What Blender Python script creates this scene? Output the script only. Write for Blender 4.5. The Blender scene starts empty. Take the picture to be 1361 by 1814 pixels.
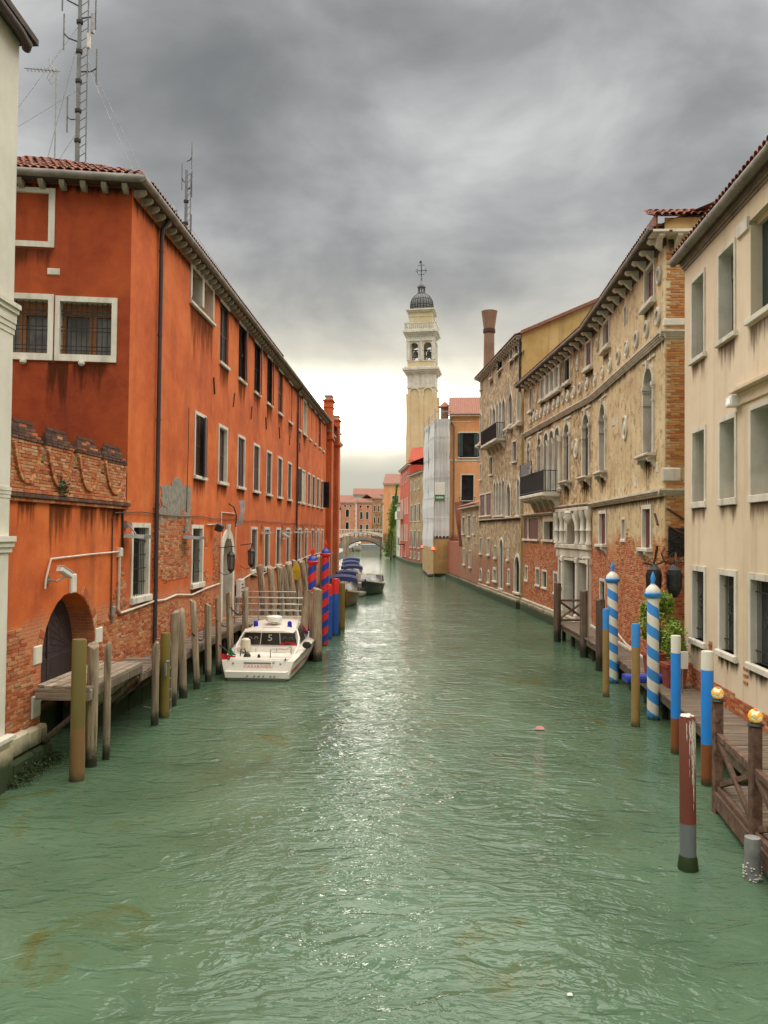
import bpy, math, random
from mathutils import Matrix, Vector, noise
random.seed(7)
sc = bpy.context.scene
COL = sc.collection
R = math.radians

# ------------------------------------------------------------------ camera, sky, sun, exposure
EXPO = 2.2
SUN_E, SUN_EL, SUN_AZ, SUN_ANG = 1.5, 84, 10, 112
cam = bpy.data.cameras.new('camera'); camo = bpy.data.objects.new('camera', cam); COL.objects.link(camo)
cam.sensor_fit = 'VERTICAL'; cam.sensor_height = 36; cam.lens = 36*1430/1814; cam.clip_start = .1; cam.clip_end = 4000
camo.matrix_world = Matrix.Translation((0, 0, 4.8)) @ Matrix.Rotation(R(90)+math.atan(35/1430), 4, 'X') @ Matrix.Rotation(.010, 4, 'Z')
sc.camera = camo
sc.view_settings.view_transform = 'Standard'; sc.view_settings.look = 'None'
sc.view_settings.exposure = EXPO; sc.view_settings.gamma = 1; sc.view_settings.use_curve_mapping = False
sc.cycles.max_bounces = 6; sc.cycles.diffuse_bounces = 3; sc.cycles.glossy_bounces = 3; sc.cycles.transmission_bounces = 4
sc.cycles.caustics_reflective = False; sc.cycles.caustics_refractive = False
sc.cycles.use_denoising = True

class NT:
    """small helper for building node trees"""
    def __init__(s, nt): s.nt = nt; nt.nodes.clear()
    def n(s, typ, props=None, **ins):
        nd = s.nt.nodes.new(typ)
        for k, v in (props or {}).items(): setattr(nd, k, v)
        for k, v in ins.items():
            key = int(k[1:]) if k[0] == 'i' and k[1:].isdigit() else k.replace('_', ' ')
            s.set(nd.inputs[key], v)
        return nd
    def set(s, sock, v):
        if isinstance(v, bpy.types.NodeSocket): s.nt.links.new(v, sock)
        elif isinstance(v, bpy.types.Node): s.nt.links.new(v.outputs[0], sock)
        elif isinstance(v, (tuple, list)):
            v = tuple(v)
            if len(sock.default_value) == 4 and len(v) == 3: v = v + (1,)
            sock.default_value = v
        else: sock.default_value = v
    def math(s, op, a, b=0.0, c=None):
        nd = s.n('ShaderNodeMath', dict(operation=op)); s.set(nd.inputs[0], a); s.set(nd.inputs[1], b)
        if c is not None: s.set(nd.inputs[2], c)
        return nd.outputs[0]
    def ramp(s, fac, stops, interp='LINEAR'):
        nd = s.n('ShaderNodeValToRGB', Fac=fac); cr = nd.color_ramp; cr.interpolation = interp
        while len(cr.elements) < len(stops): cr.elements.new(.5)
        for e, (p, c) in zip(cr.elements, stops):
            e.position = p; e.color = (c, c, c, 1) if isinstance(c, (int, float)) else tuple(c[:3])+(1,)
        return nd.outputs[0]
    def mix(s, fac, a, b, mode='MIX'):
        nd = s.n('ShaderNodeMix', dict(data_type='RGBA', blend_type=mode))
        s.set(nd.inputs[0], fac); s.set(nd.inputs[6], a); s.set(nd.inputs[7], b)
        return nd.outputs[2]
    def noise(s, vec, scale, detail=5, rough=.55, dist=0.0):
        nd = s.n('ShaderNodeTexNoise', Vector=vec, Scale=scale, Detail=detail, Roughness=rough, Distortion=dist)
        return nd.outputs[0]
    def mapping(s, vec, scale=(1, 1, 1), loc=(0, 0, 0), rot=(0, 0, 0)):
        return s.n('ShaderNodeMapping', Vector=vec, Scale=scale, Location=loc, Rotation=rot).outputs[0]

def smooth(N, x, a, b):
    nd = N.n('ShaderNodeMapRange', dict(interpolation_type='SMOOTHSTEP')); N.set(nd.inputs[0], x); nd.inputs[1].default_value = a; nd.inputs[2].default_value = b
    return nd.outputs[0]

def make_world():
    w = bpy.data.worlds.new('World'); sc.world = w; w.use_nodes = True
    N = NT(w.node_tree)
    d = N.n('ShaderNodeTexCoord').outputs['Generated']
    x, y, z = N.n('ShaderNodeSeparateXYZ', Vector=d).outputs
    zc = N.math('ADD', N.math('MAXIMUM', z, 0.0), .30)
    uv = N.n('ShaderNodeCombineXYZ', X=N.math('DIVIDE', x, zc), Y=N.math('DIVIDE', y, zc), Z=0.0).outputs[0]
    n1 = N.noise(N.mapping(d, (1, 1, 1.9), (3.1, 1.7, .6)), 3.6, 7, .52, .25)
    n2 = N.noise(N.mapping(d, (1, 1, 1.6), (7.3, 4.4, 2.2)), 1.7, 4, .5, .2)
    t = N.math('ADD', N.math('MULTIPLY', n1, .55), N.math('MULTIPLY', n2, .45))
    cloud = N.ramp(t, [(.27, (.165, .172, .175)), (.37, (.245, .252, .253)), (.45, (.33, .336, .337)), (.52, (.46, .466, .464)), (.63, (.72, .725, .71))])
    # the break in the cloud low down the canal, where the evening light comes through
    hl = N.math('SQRT', N.math('ADD', N.math('MULTIPLY', x, x), N.math('MULTIPLY', y, y)))
    az = N.math('DIVIDE', N.math('SUBTRACT', y, N.math('MULTIPLY', x, .06)), hl)
    side = smooth(N, az, .72, .975)
    wob = N.math('MULTIPLY', N.math('SUBTRACT', t, .47), -.5)
    ztop = N.math('ADD', z, wob)
    low = N.math('SUBTRACT', 1.0, smooth(N, ztop, .15, .37))
    glow = N.math('MULTIPLY', side, low)
    gcol = N.ramp(N.math('ADD', z, N.math('MULTIPLY', wob, .22)), [(.0, (.52, .50, .42)), (.058, (.62, .60, .50)), (.078, (.86, .81, .66)), (.105, (1.6, 1.5, 1.2)), (.135, (14, 13.3, 11.5)), (.156, (9.5, 9.0, 7.8)), (.178, (1.7, 1.6, 1.3)), (.215, (.92, .87, .71)), (.34, (.60, .59, .54))])
    colr = N.mix(glow, cloud, gcol)
    under = N.math('SUBTRACT', 1.0, smooth(N, z, -.06, -.005))
    sky = N.n('ShaderNodeTexSky', dict(sky_type='NISHITA', sun_disc=False, sun_elevation=R(SUN_EL), sun_rotation=R(SUN_AZ)))
    b1 = N.n('ShaderNodeBackground', Color=sky.outputs[0], Strength=.05)
    b2 = N.n('ShaderNodeBackground', Color=colr, Strength=1.0/2**EXPO)
    m = N.n('ShaderNodeMixShader', i0=.985, i1=b1.outputs[0], i2=b2.outputs[0])
    N.n('ShaderNodeOutputWorld', Surface=m.outputs[0])
make_world()
sl = bpy.data.lights.new('sun', 'SUN'); slo = bpy.data.objects.new('sun', sl); COL.objects.link(slo)
sl.energy = SUN_E; sl.angle = R(SUN_ANG); sl.color = (1, .95, .86)
slo.rotation_euler = Vector((-math.sin(R(SUN_AZ))*math.cos(R(SUN_EL)), -math.cos(R(SUN_AZ))*math.cos(R(SUN_EL)), -math.sin(R(SUN_EL)))).to_track_quat('-Z', 'Y').to_euler()
slo.location = (0, 60, 80)

# ------------------------------------------------------------------ materials
def mat(name):
    m = bpy.data.materials.new(name); m.use_nodes = True
    return m, NT(m.node_tree)
def finish(N, color, rough=.8, bump=None, bstr=.3, bdist=.02, **kw):
    b = N.n('ShaderNodeBsdfPrincipled', Base_Color=color, Roughness=rough)
    for k, v in kw.items(): N.set(b.inputs[k.replace('_', ' ')], v)
    if bump is not None:
        bn = N.n('ShaderNodeBump', Strength=bstr, Distance=bdist, Height=bump); N.set(b.inputs['Normal'], bn.outputs[0])
    N.n('ShaderNodeOutputMaterial', Surface=b.outputs[0]); return b
def simple(name, col, rough=.6, var=.25, scale=6, bstr=.15, **kw):
    m, N = mat(name); co = N.n('ShaderNodeTexCoord').outputs['Object']
    a = N.noise(co, scale, 6, .6)
    lo = tuple(c*(1-var) for c in col); hi = tuple(min(.95, c*(1+var)) for c in col)
    c = N.ramp(a, [(.3, lo), (.7, hi)])
    finish(N, c, rough, N.noise(co, scale*5, 5, .6), bstr, .01, **kw); return m
def plaster(name, base, dark, light, stain=(.05, .035, .025), stain_amt=.6, patch=None, brick=None, band=None, rough=.9, spots=0.0, bstr=.35, big=.45, over=None, sfreq=2.6):
    m, N = mat(name); co = N.n('ShaderNodeTexCoord').outputs['Object']
    x, y, z = N.n('ShaderNodeSeparateXYZ', Vector=co).outputs
    n1 = N.noise(co, big, 8, .62, .2)
    c = N.ramp(n1, [(.32, dark), (.5, base), (.68, light)])
    n3 = N.noise(co, 3.1, 7, .7)
    c = N.mix(N.ramp(n3, [(.35, .0), (.8, .5)]), c, light)
    c = N.mix(N.ramp(N.noise(N.mapping(co, (1, 1, 1), (9, 4, 2)), .9, 6, .65), [(.52, 0.0), (.75, .55)]), c, dark)
    fine = N.noise(co, 22, 8, .7)
    if patch:
        pc, lo, hi, sc_ = patch
        pm = N.ramp(N.noise(N.mapping(co, (1, 1, 1), (3.3, 1.1, 7.7)), sc_, 9, .72, .3), [(lo, 0.0), (hi, 1.0)])
        c = N.mix(pm, c, N.ramp(N.noise(co, 7, 6, .7), [(.3, tuple(v*.6 for v in pc)), (.7, tuple(v*1.35 for v in pc))]))
    if brick:
        zlo, zhi, amp, c1, c2, mo = brick
        v2 = N.n('ShaderNodeCombineXYZ', X=N.math('ADD', x, y), Y=z, Z=0.0).outputs[0]
        bt = N.n('ShaderNodeTexBrick', Vector=v2, Color1=c1, Color2=c2, Mortar=mo, Scale=1.0, Mortar_Size=.011, Brick_Width=.27, Row_Height=.076, Bias=-.1)
        bc = N.mix(.6, bt.outputs[0], N.ramp(N.noise(co, 1.6, 8, .7), [(.3, c1), (.7, c2)]), 'MIX')
        nz = N.math('ADD', z, N.math('MULTIPLY', N.math('SUBTRACT', N.noise(N.mapping(co, (.5, .5, .9)), 1.5, 8, .7), .5), amp))
        bm = N.math('SUBTRACT', 1.0, smooth(N, nz, zlo, zhi))
        c = N.mix(bm, c, bc)
        fine = N.math('ADD', fine, N.math('MULTIPLY', N.math('MULTIPLY', bt.outputs[1], bm), -.6))
    if over:
        oc, lo, hi, sc_ = over
        om = N.ramp(N.noise(N.mapping(co, (1, 1, 1.3), (1.3, 7.1, 2.7)), sc_, 9, .75, .3), [(lo, 0.0), (hi, .75)])
        c = N.mix(om, c, oc)
    st = N.noise(N.mapping(co, (sfreq, sfreq, .13)), 1.0, 6, .62)
    c = N.mix(N.math('MULTIPLY', N.ramp(st, [(.52, 0.0), (.74, 1.0)]), stain_amt), c, stain)
    if spots:
        sp = N.ramp(N.noise(co, 9, 4, .6), [(.62, 0.0), (.68, 1.0)])
        c = N.mix(N.math('MULTIPLY', sp, spots), c, tuple(v*.3 for v in dark))
    if band:   # algae and salt crust just above the water line
        bz, bc2 = band
        nz = N.math('ADD', z, N.math('MULTIPLY', N.math('SUBTRACT', N.noise(co, 2.2, 6, .7), .5), .5))
        c = N.mix(N.math('SUBTRACT', 1.0, smooth(N, nz, bz-.25, bz+.12)), c, bc2)
    finish(N, c, rough, fine, bstr, .03); return m

MT = {}
MT['orange'] = plaster('orange_plaster', (.60, .115, .016), (.42, .062, .009), (.72, .19, .042), stain=(.16, .04, .014), stain_amt=.5, sfreq=1.2,
    patch=((.42, .12, .05), .70, .78, 1.3), brick=(2.7, 3.1, 1.1, (.44, .10, .035), (.60, .24, .10), (.52, .34, .2)), band=(.75, (.025, .04, .015)))
MT['orange_deep_shaded'] = plaster('deep_shaded_orange_plaster', (.30, .042, .006), (.19, .021, .003), (.47, .09, .016), stain=(.15, .02, .006), stain_amt=.55, big=.3, sfreq=1.0)  # weathered deep paint, darkened further to paint in the gable end's shading
MT['red_plaster'] = plaster('red_plaster', (.50, .10, .022), (.38, .06, .014), (.6, .16, .05), stain_amt=.55, brick=(2.6, 3.4, 1.4, (.36, .09, .035), (.45, .17, .08), (.4, .26, .17)), band=(.8, (.03, .04, .02)))
MT['tan'] = plaster('worn_tan_plaster', (.62, .475, .255), (.44, .31, .145), (.72, .60, .385), stain=(.13, .09, .05), stain_amt=.4,
    patch=((.34, .21, .10), .53, .62, 2.6), brick=(3.9, 4.9, 2.4, (.44, .085, .03), (.58, .21, .075), (.46, .29, .16)), over=((.44, .32, .18), .55, .68, 1.6), spots=.9, band=(.55, (.05, .055, .03)))
MT['tan_mid'] = plaster('stripped_tan_plaster', (.60, .45, .225), (.42, .28, .125), (.74, .61, .38), stain=(.13, .09, .05), stain_amt=.45,
    patch=((.27, .16, .075), .47, .57, 2.4), brick=(3.9, 4.9, 2.4, (.40, .085, .035), (.50, .19, .075), (.42, .28, .16)), over=((.36, .26, .15), .47, .6, 1.5), spots=.95, band=(.55, (.05, .055, .03)))
MT['tan_far'] = plaster('grey_tan_plaster', (.56, .425, .225), (.37, .25, .12), (.70, .56, .35), stain=(.09, .065, .04), stain_amt=.45,
    patch=((.24, .165, .09), .47, .56, 2.6), brick=(2.4, 3.8, 2.0, (.33, .075, .03), (.42, .17, .08), (.36, .24, .15)), over=((.28, .21, .13), .45, .58, 1.8), spots=.9, band=(.6, (.05, .055, .03)))
MT['cream'] = plaster('smooth_cream_plaster', (.71, .575, .405), (.61, .48, .325), (.77, .64, .47), stain=(.36, .25, .14), stain_amt=.4, bstr=.12, big=.3)
MT['pale'] = plaster('pale_stone_plaster', (.64, .605, .50), (.53, .50, .41), (.72, .69, .60), stain=(.34, .32, .26), stain_amt=.4, bstr=.12, band=(.5, (.03, .05, .02)))
MT['ochre'] = plaster('ochre_plaster', (.52, .37, .13), (.42, .28, .085), (.60, .45, .2), stain_amt=.3)
MT['peach'] = plaster('peach_plaster', (.74, .34, .14), (.64, .26, .09), (.78, .42, .22), stain=(.3, .12, .05), stain_amt=.5, brick=(4.0, 4.8, 1.6, (.30, .06, .03), (.38, .13, .06), (.36, .22, .15)), band=(.6, (.04, .04, .02)))
MT['coral'] = plaster('coral_plaster', (.60, .26, .145), (.50, .19, .10), (.66, .34, .21), stain_amt=.3, bstr=.1)
MT['scarlet'] = plaster('scarlet_plaster', (.52, .07, .032), (.42, .05, .02), (.58, .12, .06), stain_amt=.3, band=(.8, (.05, .04, .02)))
MT['brown_brick'] = plaster('brown_brick_plaster', (.42, .28, .13), (.3, .17, .08), (.52, .36, .2), stain_amt=.5, patch=((.3, .12, .06), .5, .6, 1.0), brick=(3.2, 4.4, 1.5, (.3, .08, .04), (.36, .15, .08), (.33, .22, .15)), spots=.6, band=(.6, (.05, .05, .03)))
MT['tower'] = plaster('tower_yellow_plaster', (.66, .53, .30), (.59, .46, .24), (.71, .58, .36), stain=(.45, .32, .16), stain_amt=.35, bstr=.1)
MT['stone'] = plaster('white_stone', (.66, .615, .51), (.52, .48, .385), (.76, .72, .62), stain=(.18, .155, .12), stain_amt=.5, bstr=.25, big=1.2)
MT['stone_grey'] = plaster('grey_stone', (.60, .55, .45), (.43, .38, .30), (.70, .65, .55), stain=(.1, .09, .07), stain_amt=.6, bstr=.3, big=1.4)
MT['stone_base'] = plaster('pale_base_stone', (.55, .47, .30), (.4, .33, .2), (.66, .58, .42), stain=(.1, .09, .05), stain_amt=.6, bstr=.5, big=1.3, band=(.62, (.03, .05, .015)))
MT['mortar'] = simple('mortar', (.46, .33, .215), .95, .3, 8, .4)
MT['cement'] = simple('grey_cement', (.25, .225, .185), .95, .35, 5, .4)

def brick_mat(name, stops, moss=0.0):
    m, N = mat(name); co = N.n('ShaderNodeTexCoord').outputs['Object']
    a = N.n('ShaderNodeAttribute', dict(attribute_name='tint')).outputs['Fac']
    r = N.n('ShaderNodeObjectInfo').outputs['Random']
    f = N.math('FRACT', N.math('ADD', a, N.math('MULTIPLY', r, .37)))
    c = N.ramp(f, stops)
    c = N.mix(N.ramp(N.noise(co, 30, 6, .7), [(.4, 0.0), (.75, .6)]), c, tuple(v*.55 for v in stops[0][1]))
    finish(N, c, .92, N.noise(co, 45, 6, .7), .5, .012); return m
MT['brick'] = brick_mat('red_brick', [(0, (.34, .07, .024)), (.2, (.46, .115, .036)), (.4, (.56, .19, .06)), (.6, (.60, .29, .12)), (.75, (.46, .13, .045)), (.9, (.62, .38, .2)), (1, (.38, .11, .05))])
MT['brick_tan'] = brick_mat('tan_brick', [(0, (.40, .14, .04)), (.3, (.56, .25, .075)), (.6, (.60, .33, .12)), (.8, (.62, .38, .17)), (1, (.46, .13, .035))])
MT['brick_dark'] = brick_mat('sooty_brick', [(0, (.06, .035, .025)), (.3, (.15, .06, .035)), (.6, (.10, .055, .038)), (.85, (.22, .10, .055)), (1, (.08, .045, .035))])
MT['tile'] = brick_mat('terracotta_tile', [(0, (.13, .035, .02)), (.3, (.24, .065, .03)), (.6, (.31, .10, .05)), (.85, (.20, .09, .058)), (1, (.15, .045, .025))])

def wood(name, c1, c2, dark, wet=None, grain=(14, 14, .8), rough=.85):
    m, N = mat(name); co = N.n('ShaderNodeTexCoord').outputs['Object']
    r = N.n('ShaderNodeObjectInfo').outputs['Random']
    off = N.n('ShaderNodeVectorMath', dict(operation='ADD')); N.set(off.inputs[0], co)
    N.set(off.inputs[1], N.n('ShaderNodeCombineXYZ', X=N.math('MULTIPLY', r, 31.0), Y=N.math('MULTIPLY', r, 17.0), Z=0.0).outputs[0])
    v = off.outputs[0]
    g = N.noise(N.mapping(v, grain), 1.0, 7, .65, .4)
    c = N.ramp(g, [(.38, dark), (.46, c1), (.63, c2)])
    c = N.mix(N.ramp(N.noise(v, 1.4, 6, .65), [(.4, 0.0), (.7, .7)]), c, tuple(v_*.5 for v_ in c1))
    c = N.mix(N.math('MULTIPLY', r, .6), c, tuple(v_*.55 for v_ in c1))
    if wet:
        z = N.n('ShaderNodeSeparateXYZ', Vector=co).outputs[2]
        nz = N.math('ADD', z, N.math('MULTIPLY', N.math('SUBTRACT', N.noise(v, 5, 5, .7), .5), .5))
        c = N.mix(N.math('SUBTRACT', 1.0, smooth(N, nz, wet-.2, wet+.15)), c, (.022, .026, .012))
    finish(N, c, rough, g, .7, .02); return m
MT['pile'] = wood('weathered_pile', (.40, .30, .195), (.58, .47, .33), (.09, .06, .04), wet=.34)
MT['pile_dark'] = wood('dark_pile', (.15, .105, .075), (.24, .18, .13), (.05, .035, .025), wet=.5)
MT['plank'] = wood('grey_plank', (.34, .265, .185), (.48, .40, .30), (.14, .10, .07), grain=(18, 1.2, 18))
MT['plank_r'] = wood('brown_plank', (.22, .165, .115), (.33, .265, .195), (.09, .065, .045), grain=(1.2, 18, 18))
MT['beam'] = wood('dock_beam', (.20, .15, .105), (.30, .24, .17), (.07, .05, .035), grain=(6, 6, 6))
MT['varnish'] = wood('varnished_wood', (.23, .095, .035), (.34, .16, .06), (.11, .04, .018), grain=(3, 1, 14), rough=.3)
MT['door_wood'] = wood('dark_plank_door', (.062, .04, .038), (.10, .066, .06), (.03, .02, .02), grain=(9, 9, 9))
MT['rail_wood'] = wood('brown_rail', (.16, .085, .055), (.26, .155, .105), (.06, .035, .025), grain=(8, 8, 8))

def painted_pole(name, fn_color, wear=.25, rough=.45, wet=.14, slime=(.035, .045, .014)):
    m, N = mat(name); co = N.n('ShaderNodeTexCoord').outputs['Object']
    x, y, z = N.n('ShaderNodeSeparateXYZ', Vector=co).outputs
    c = fn_color(N, x, y, z, co)
    s = N.noise(N.mapping(co, (9, 9, 1.6)), 1, 7, .7)
    c = N.mix(N.math('MULTIPLY', N.ramp(s, [(.5, 0.0), (.75, 1.0)]), wear), c, (.12, .09, .06))
    nz = N.math('ADD', z, N.math('MULTIPLY', N.math('SUBTRACT', N.noise(co, 6, 5, .7), .5), .35))
    c = N.mix(N.math('SUBTRACT', 1.0, smooth(N, nz, wet-.15, wet+.06)), c, slime)
    finish(N, c, rough, s, .25, .01); return m
def spiral(c1, c2, pitch, sgn=1):
    def f(N, x, y, z, co):
        a = N.math('DIVIDE', N.math('ARCTAN2', y, x), 2*math.pi*sgn)
        fr = N.math('FRACT', N.math('ADD', N.math('ADD', a, N.math('DIVIDE', z, pitch)), 20.0))
        return N.mix(smooth(N, fr, .49, .51), c1, c2)
    return f
def bands(*st):   # (z, colour) from the bottom up
    def f(N, x, y, z, co):
        c = st[0][1]
        for zz, cc in st[1:]: c = N.mix(smooth(N, z, zz-.008, zz+.008), c, cc)
        return c
    return f
BLUE_L, WHITE = (.045, .30, .78), (.80, .77, .66)
BLUE_D, RED = (.012, .05, .33), (.72, .022, .02)
MT['pole_bw'] = painted_pole('blue_white_spiral', spiral(WHITE, BLUE_L, .56), .3)
MT['pole_rb'] = painted_pole('red_blue_spiral', spiral(RED, BLUE_D, .6, -1), .3)
MT['pole_olive'] = painted_pole('olive_paint', bands((0, (.24, .13, .05)), (1.0, (.17, .13, .035))), .22)
MT['pole_olive_b'] = painted_pole('olive_paint_plain', bands((0, (.20, .145, .03)), (.4, (.19, .14, .028))), .22)
MT['pole_blue_tan'] = painted_pole('blue_over_tan', bands((0, (.36, .225, .08)), (1.98, BLUE_L)), .35)
MT['pole_wbr'] = painted_pole('white_blue_brown', bands((0, (.27, .085, .025)), (.78, (.02, .27, .85)), (2.2, WHITE)), .3)
MT['pole_redblue'] = painted_pole('red_over_blue', bands((0, (.02, .10, .42)), (1.95, RED)), .25)
MT['pole_brown'] = painted_pole('brown_over_grey', bands((0, (.17, .18, .19)), (.66, (.20, .05, .035))), .35)
MT['blue_l'] = simple('light_blue_paint', BLUE_L, .4, .1); MT['white_p'] = simple('white_paint', WHITE, .45, .1)
MT['blue_d'] = simple('dark_blue_paint', BLUE_D, .4, .1); MT['red_p'] = simple('red_paint', RED, .4, .1)
MT['shutter'] = simple('brown_shutter', (.085, .042, .03), .6, .3, 3)
MT['shutter_dk'] = simple('dark_shutter', (.04, .026, .026), .6, .3, 3)
MT['shutter_rd'] = simple('maroon_shutter', (.12, .028, .024), .6, .3, 3)
MT['shutter_gn'] = simple('green_shutter', (.02, .045, .042), .6, .3, 3)
MT['shutter_pale'] = simple('pale_shutter', (.55, .48, .36), .7, .2, 3)
MT['win_wood'] = simple('orange_brown_wood', (.30, .11, .03), .5, .3, 6)
MT['iron'] = simple('black_iron', (.018, .018, .018), .5, .3, 9)
MT['rust_iron'] = simple('rusty_iron', (.10, .045, .025), .8, .4, 9)
MT['old_stone'] = plaster('sooty_stone', (.40, .36, .285), (.26, .23, .175), (.52, .47, .385), stain=(.07, .06, .045), stain_amt=.6, bstr=.3, big=2)
MT['mast_grey'] = simple('dull_mast_grey', (.17, .175, .175), .6, .3, 3)
MT['lead'] = simple('grey_lead', (.13, .13, .125), .5, .3, 1.2)
MT['galv'] = simple('galvanised_grey', (.30, .30, .29), .45, .25, 3, Metallic=.5)
MT['pipe_brown'] = simple('brown_pipe', (.055, .035, .035), .5, .25, 2)
MT['gutter'] = simple('gutter_grey', (.21, .19, .16), .7, .35, 2.5)
MT['gutter_br'] = simple('gutter_brown', (.20, .15, .11), .6, .35, 2.5)
MT['white_plastic'] = simple('white_plastic', (.72, .70, .64), .4, .08, 3)
MT['conduit'] = simple('pale_conduit', (.66, .58, .48), .6, .2, 3)
MT['soffit'] = simple('dark_timber_soffit', (.07, .05, .038), .9, .4, 3)
MT['steel'] = simple('steel_rail', (.38, .36, .32), .35, .2, 4, Metallic=.7)
MT['foliage_g'] = None
def leafmat(name, a, b):
    m, N = mat(name)
    t = N.n('ShaderNodeAttribute', dict(attribute_name='tint')).outputs['Fac']
    c = N.ramp(t, [(0, a), (1, b)])
    finish(N, c, .55); return m
MT['leaf'] = leafmat('shrub_leaf', (.06, .14, .015), (.30, .42, .05))
MT['ivy'] = leafmat('ivy_leaf', (.05, .13, .012), (.24, .36, .03))
MT['moss'] = leafmat('moss_leaf', (.02, .04, .008), (.06, .09, .015))
MT['net'] = None
def glass(name, c=(.03, .035, .035), rough=.08, spec=.6):
    m, N = mat(name); co = N.n('ShaderNodeTexCoord').outputs['Object']
    f = N.ramp(N.noise(co, 1.3, 4, .5), [(.35, tuple(v*.5 for v in c)), (.65, tuple(v*1.7 for v in c))])
    b = finish(N, f, rough, N.noise(co, 2.0, 2, .5), .04, .02); b.inputs['Specular IOR Level'].default_value = spec; return m
MT['pane'] = glass('window_glass'); MT['pane_grey'] = glass('grey_window_glass', (.12, .12, .115), .2)
MT['pane_dark'] = glass('dark_recess', (.012, .010, .009), .6, .2)
MT['boat_white'] = simple('white_gelcoat', (.80, .77, .68), .22, .05, 1.5, .02)
MT['boat_dark'] = simple('dark_hull', (.03, .034, .038), .3, .2, 2, .03)
MT['boat_cream'] = simple('cream_deck', (.62, .55, .42), .4, .1, 2, .03)
MT['canvas_blue'] = simple('navy_canvas', (.008, .014, .075), .8, .3, 3, .2)
MT['canvas_brown'] = simple('brown_canvas', (.06, .03, .025), .85, .3, 3, .2)
MT['smoke'] = glass('smoked_glass', (.018, .02, .022), .08, .7)
MT['screen'] = glass('pale_windscreen', (.30, .32, .32), .1, .6)
MT['red_stripe'] = simple('red_stripe', (.74, .09, .11), .35, .1, 2)
MT['flag_g'] = simple('flag_green', (.02, .17, .06), .8, .2); MT['flag_r'] = simple('flag_red', (.5, .02, .02), .8, .2)
MT['blue_lamp'] = simple('blue_beacon', (.01, .02, .5), .2, .1)
MT['letters_red'] = simple('red_lettering', (.55, .08, .03), .5, .1)
MT['letters_dark'] = simple('dark_lettering', (.05, .05, .05), .5, .1)
MT['blue_plastic'] = simple('blue_tarp', (.02, .055, .38), .5, .15)
MT['terracotta'] = simple('terracotta_planter', (.30, .065, .035), .7, .25, 3)
MT['concrete'] = simple('grey_concrete', (.25, .255, .245), .85, .35, 4, .3)
MT['plywood'] = simple('ochre_plywood', (.38, .235, .085), .75, .25, 1.5)
MT['chim'] = plaster('brown_chimney', (.25, .16, .10), (.18, .11, .065), (.33, .22, .145), stain_amt=.3, bstr=.3)
def lampglass(name):
    m, N = mat(name); co = N.n('ShaderNodeTexCoord').outputs['Object']
    v = N.n('ShaderNodeTexVoronoi', Vector=co, Scale=17.0)
    c = N.ramp(N.n('ShaderNodeSeparateColor', Color=v.outputs['Color']).outputs[0], [(0, (.9, .42, .05)), (.3, (.95, .62, .1)), (.55, (.9, .75, .45)), (.72, (.75, .1, .03)), (.86, (.25, .5, .4)), (1, (.9, .6, .1))], 'CONSTANT')
    b = finish(N, c, .2); N.set(b.inputs['Emission Color'], c); b.inputs['Emission Strength'].default_value = .07; return m
MT['globe'] = lampglass('mosaic_globe')
def emit(name, c, s):
    m, N = mat(name); b = finish(N, c, .4); N.set(b.inputs['Emission Color'], tuple(c)); b.inputs['Emission Strength'].default_value = s; return m
MT['red_light'] = emit('red_hazard_light', (.9, .08, .02), 1.0)
def stainmat(name, col, amt):
    # a rain streak: full at the top edge of its patch (tint 1), broken into runs lower down
    m, N = mat(name); co = N.n('ShaderNodeTexCoord').outputs['Object']
    t = N.n('ShaderNodeAttribute', dict(attribute_name='tint')).outputs['Fac']
    x, y, z = N.n('ShaderNodeSeparateXYZ', Vector=co).outputs
    a = N.noise(N.mapping(co, (5.5, 5.5, .5)), 1.0, 6, .65); b2 = N.noise(co, 2.2, 5, .6)
    v = N.math('ADD', N.math('SUBTRACT', N.math('MULTIPLY', a, 1.3), .78), N.math('MULTIPLY', N.math('POWER', t, 1.6), .62))
    al = N.math('MULTIPLY', N.math('MULTIPLY', smooth(N, v, .05, .5), smooth(N, t, 0, .35)), amt)
    d = N.n('ShaderNodeBsdfDiffuse', Color=col); tr = N.n('ShaderNodeBsdfTransparent')
    N.n('ShaderNodeOutputMaterial', Surface=N.n('ShaderNodeMixShader', i0=al, i1=tr.outputs[0], i2=d.outputs[0]).outputs[0]); return m
MT['stain'] = stainmat('rain_streak', (.07, .028, .014), .62); MT['soot'] = stainmat('black_eave_stain', (.03, .022, .015), .78)
def netmat():
    m, N = mat('scaffold_netting'); co = N.n('ShaderNodeTexCoord').outputs['Object']
    x, y, z = N.n('ShaderNodeSeparateXYZ', Vector=co).outputs
    w = N.n('ShaderNodeTexNoise', Vector=N.mapping(co, (2.2, 2.2, .12)), Scale=1.0, Detail=5.0)
    c = N.ramp(w.outputs[0], [(.3, (.48, .47, .46)), (.7, (.66, .65, .63))])
    finish(N, c, .85, w.outputs[0], .6, .1); return m
MT['net'] = netmat()
def roofmat(name, a, b):
    m, N = mat(name); co = N.n('ShaderNodeTexCoord').outputs['Object']
    x, y, z = N.n('ShaderNodeSeparateXYZ', Vector=co).outputs
    c = N.ramp(N.noise(co, 4, 7, .75), [(.3, a), (.7, b)])
    finish(N, c, .9, N.noise(co, 9, 4, .7), .6, .05); return m
MT['roof'] = roofmat('tiled_roof', (.20, .075, .048), (.34, .145, .092))
MT['roof_red'] = roofmat('red_tiled_roof', (.34, .05, .025), (.46, .10, .05))
MT['roof_br'] = roofmat('brown_tiled_roof', (.20, .09, .06), (.33, .16, .11))

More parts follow.
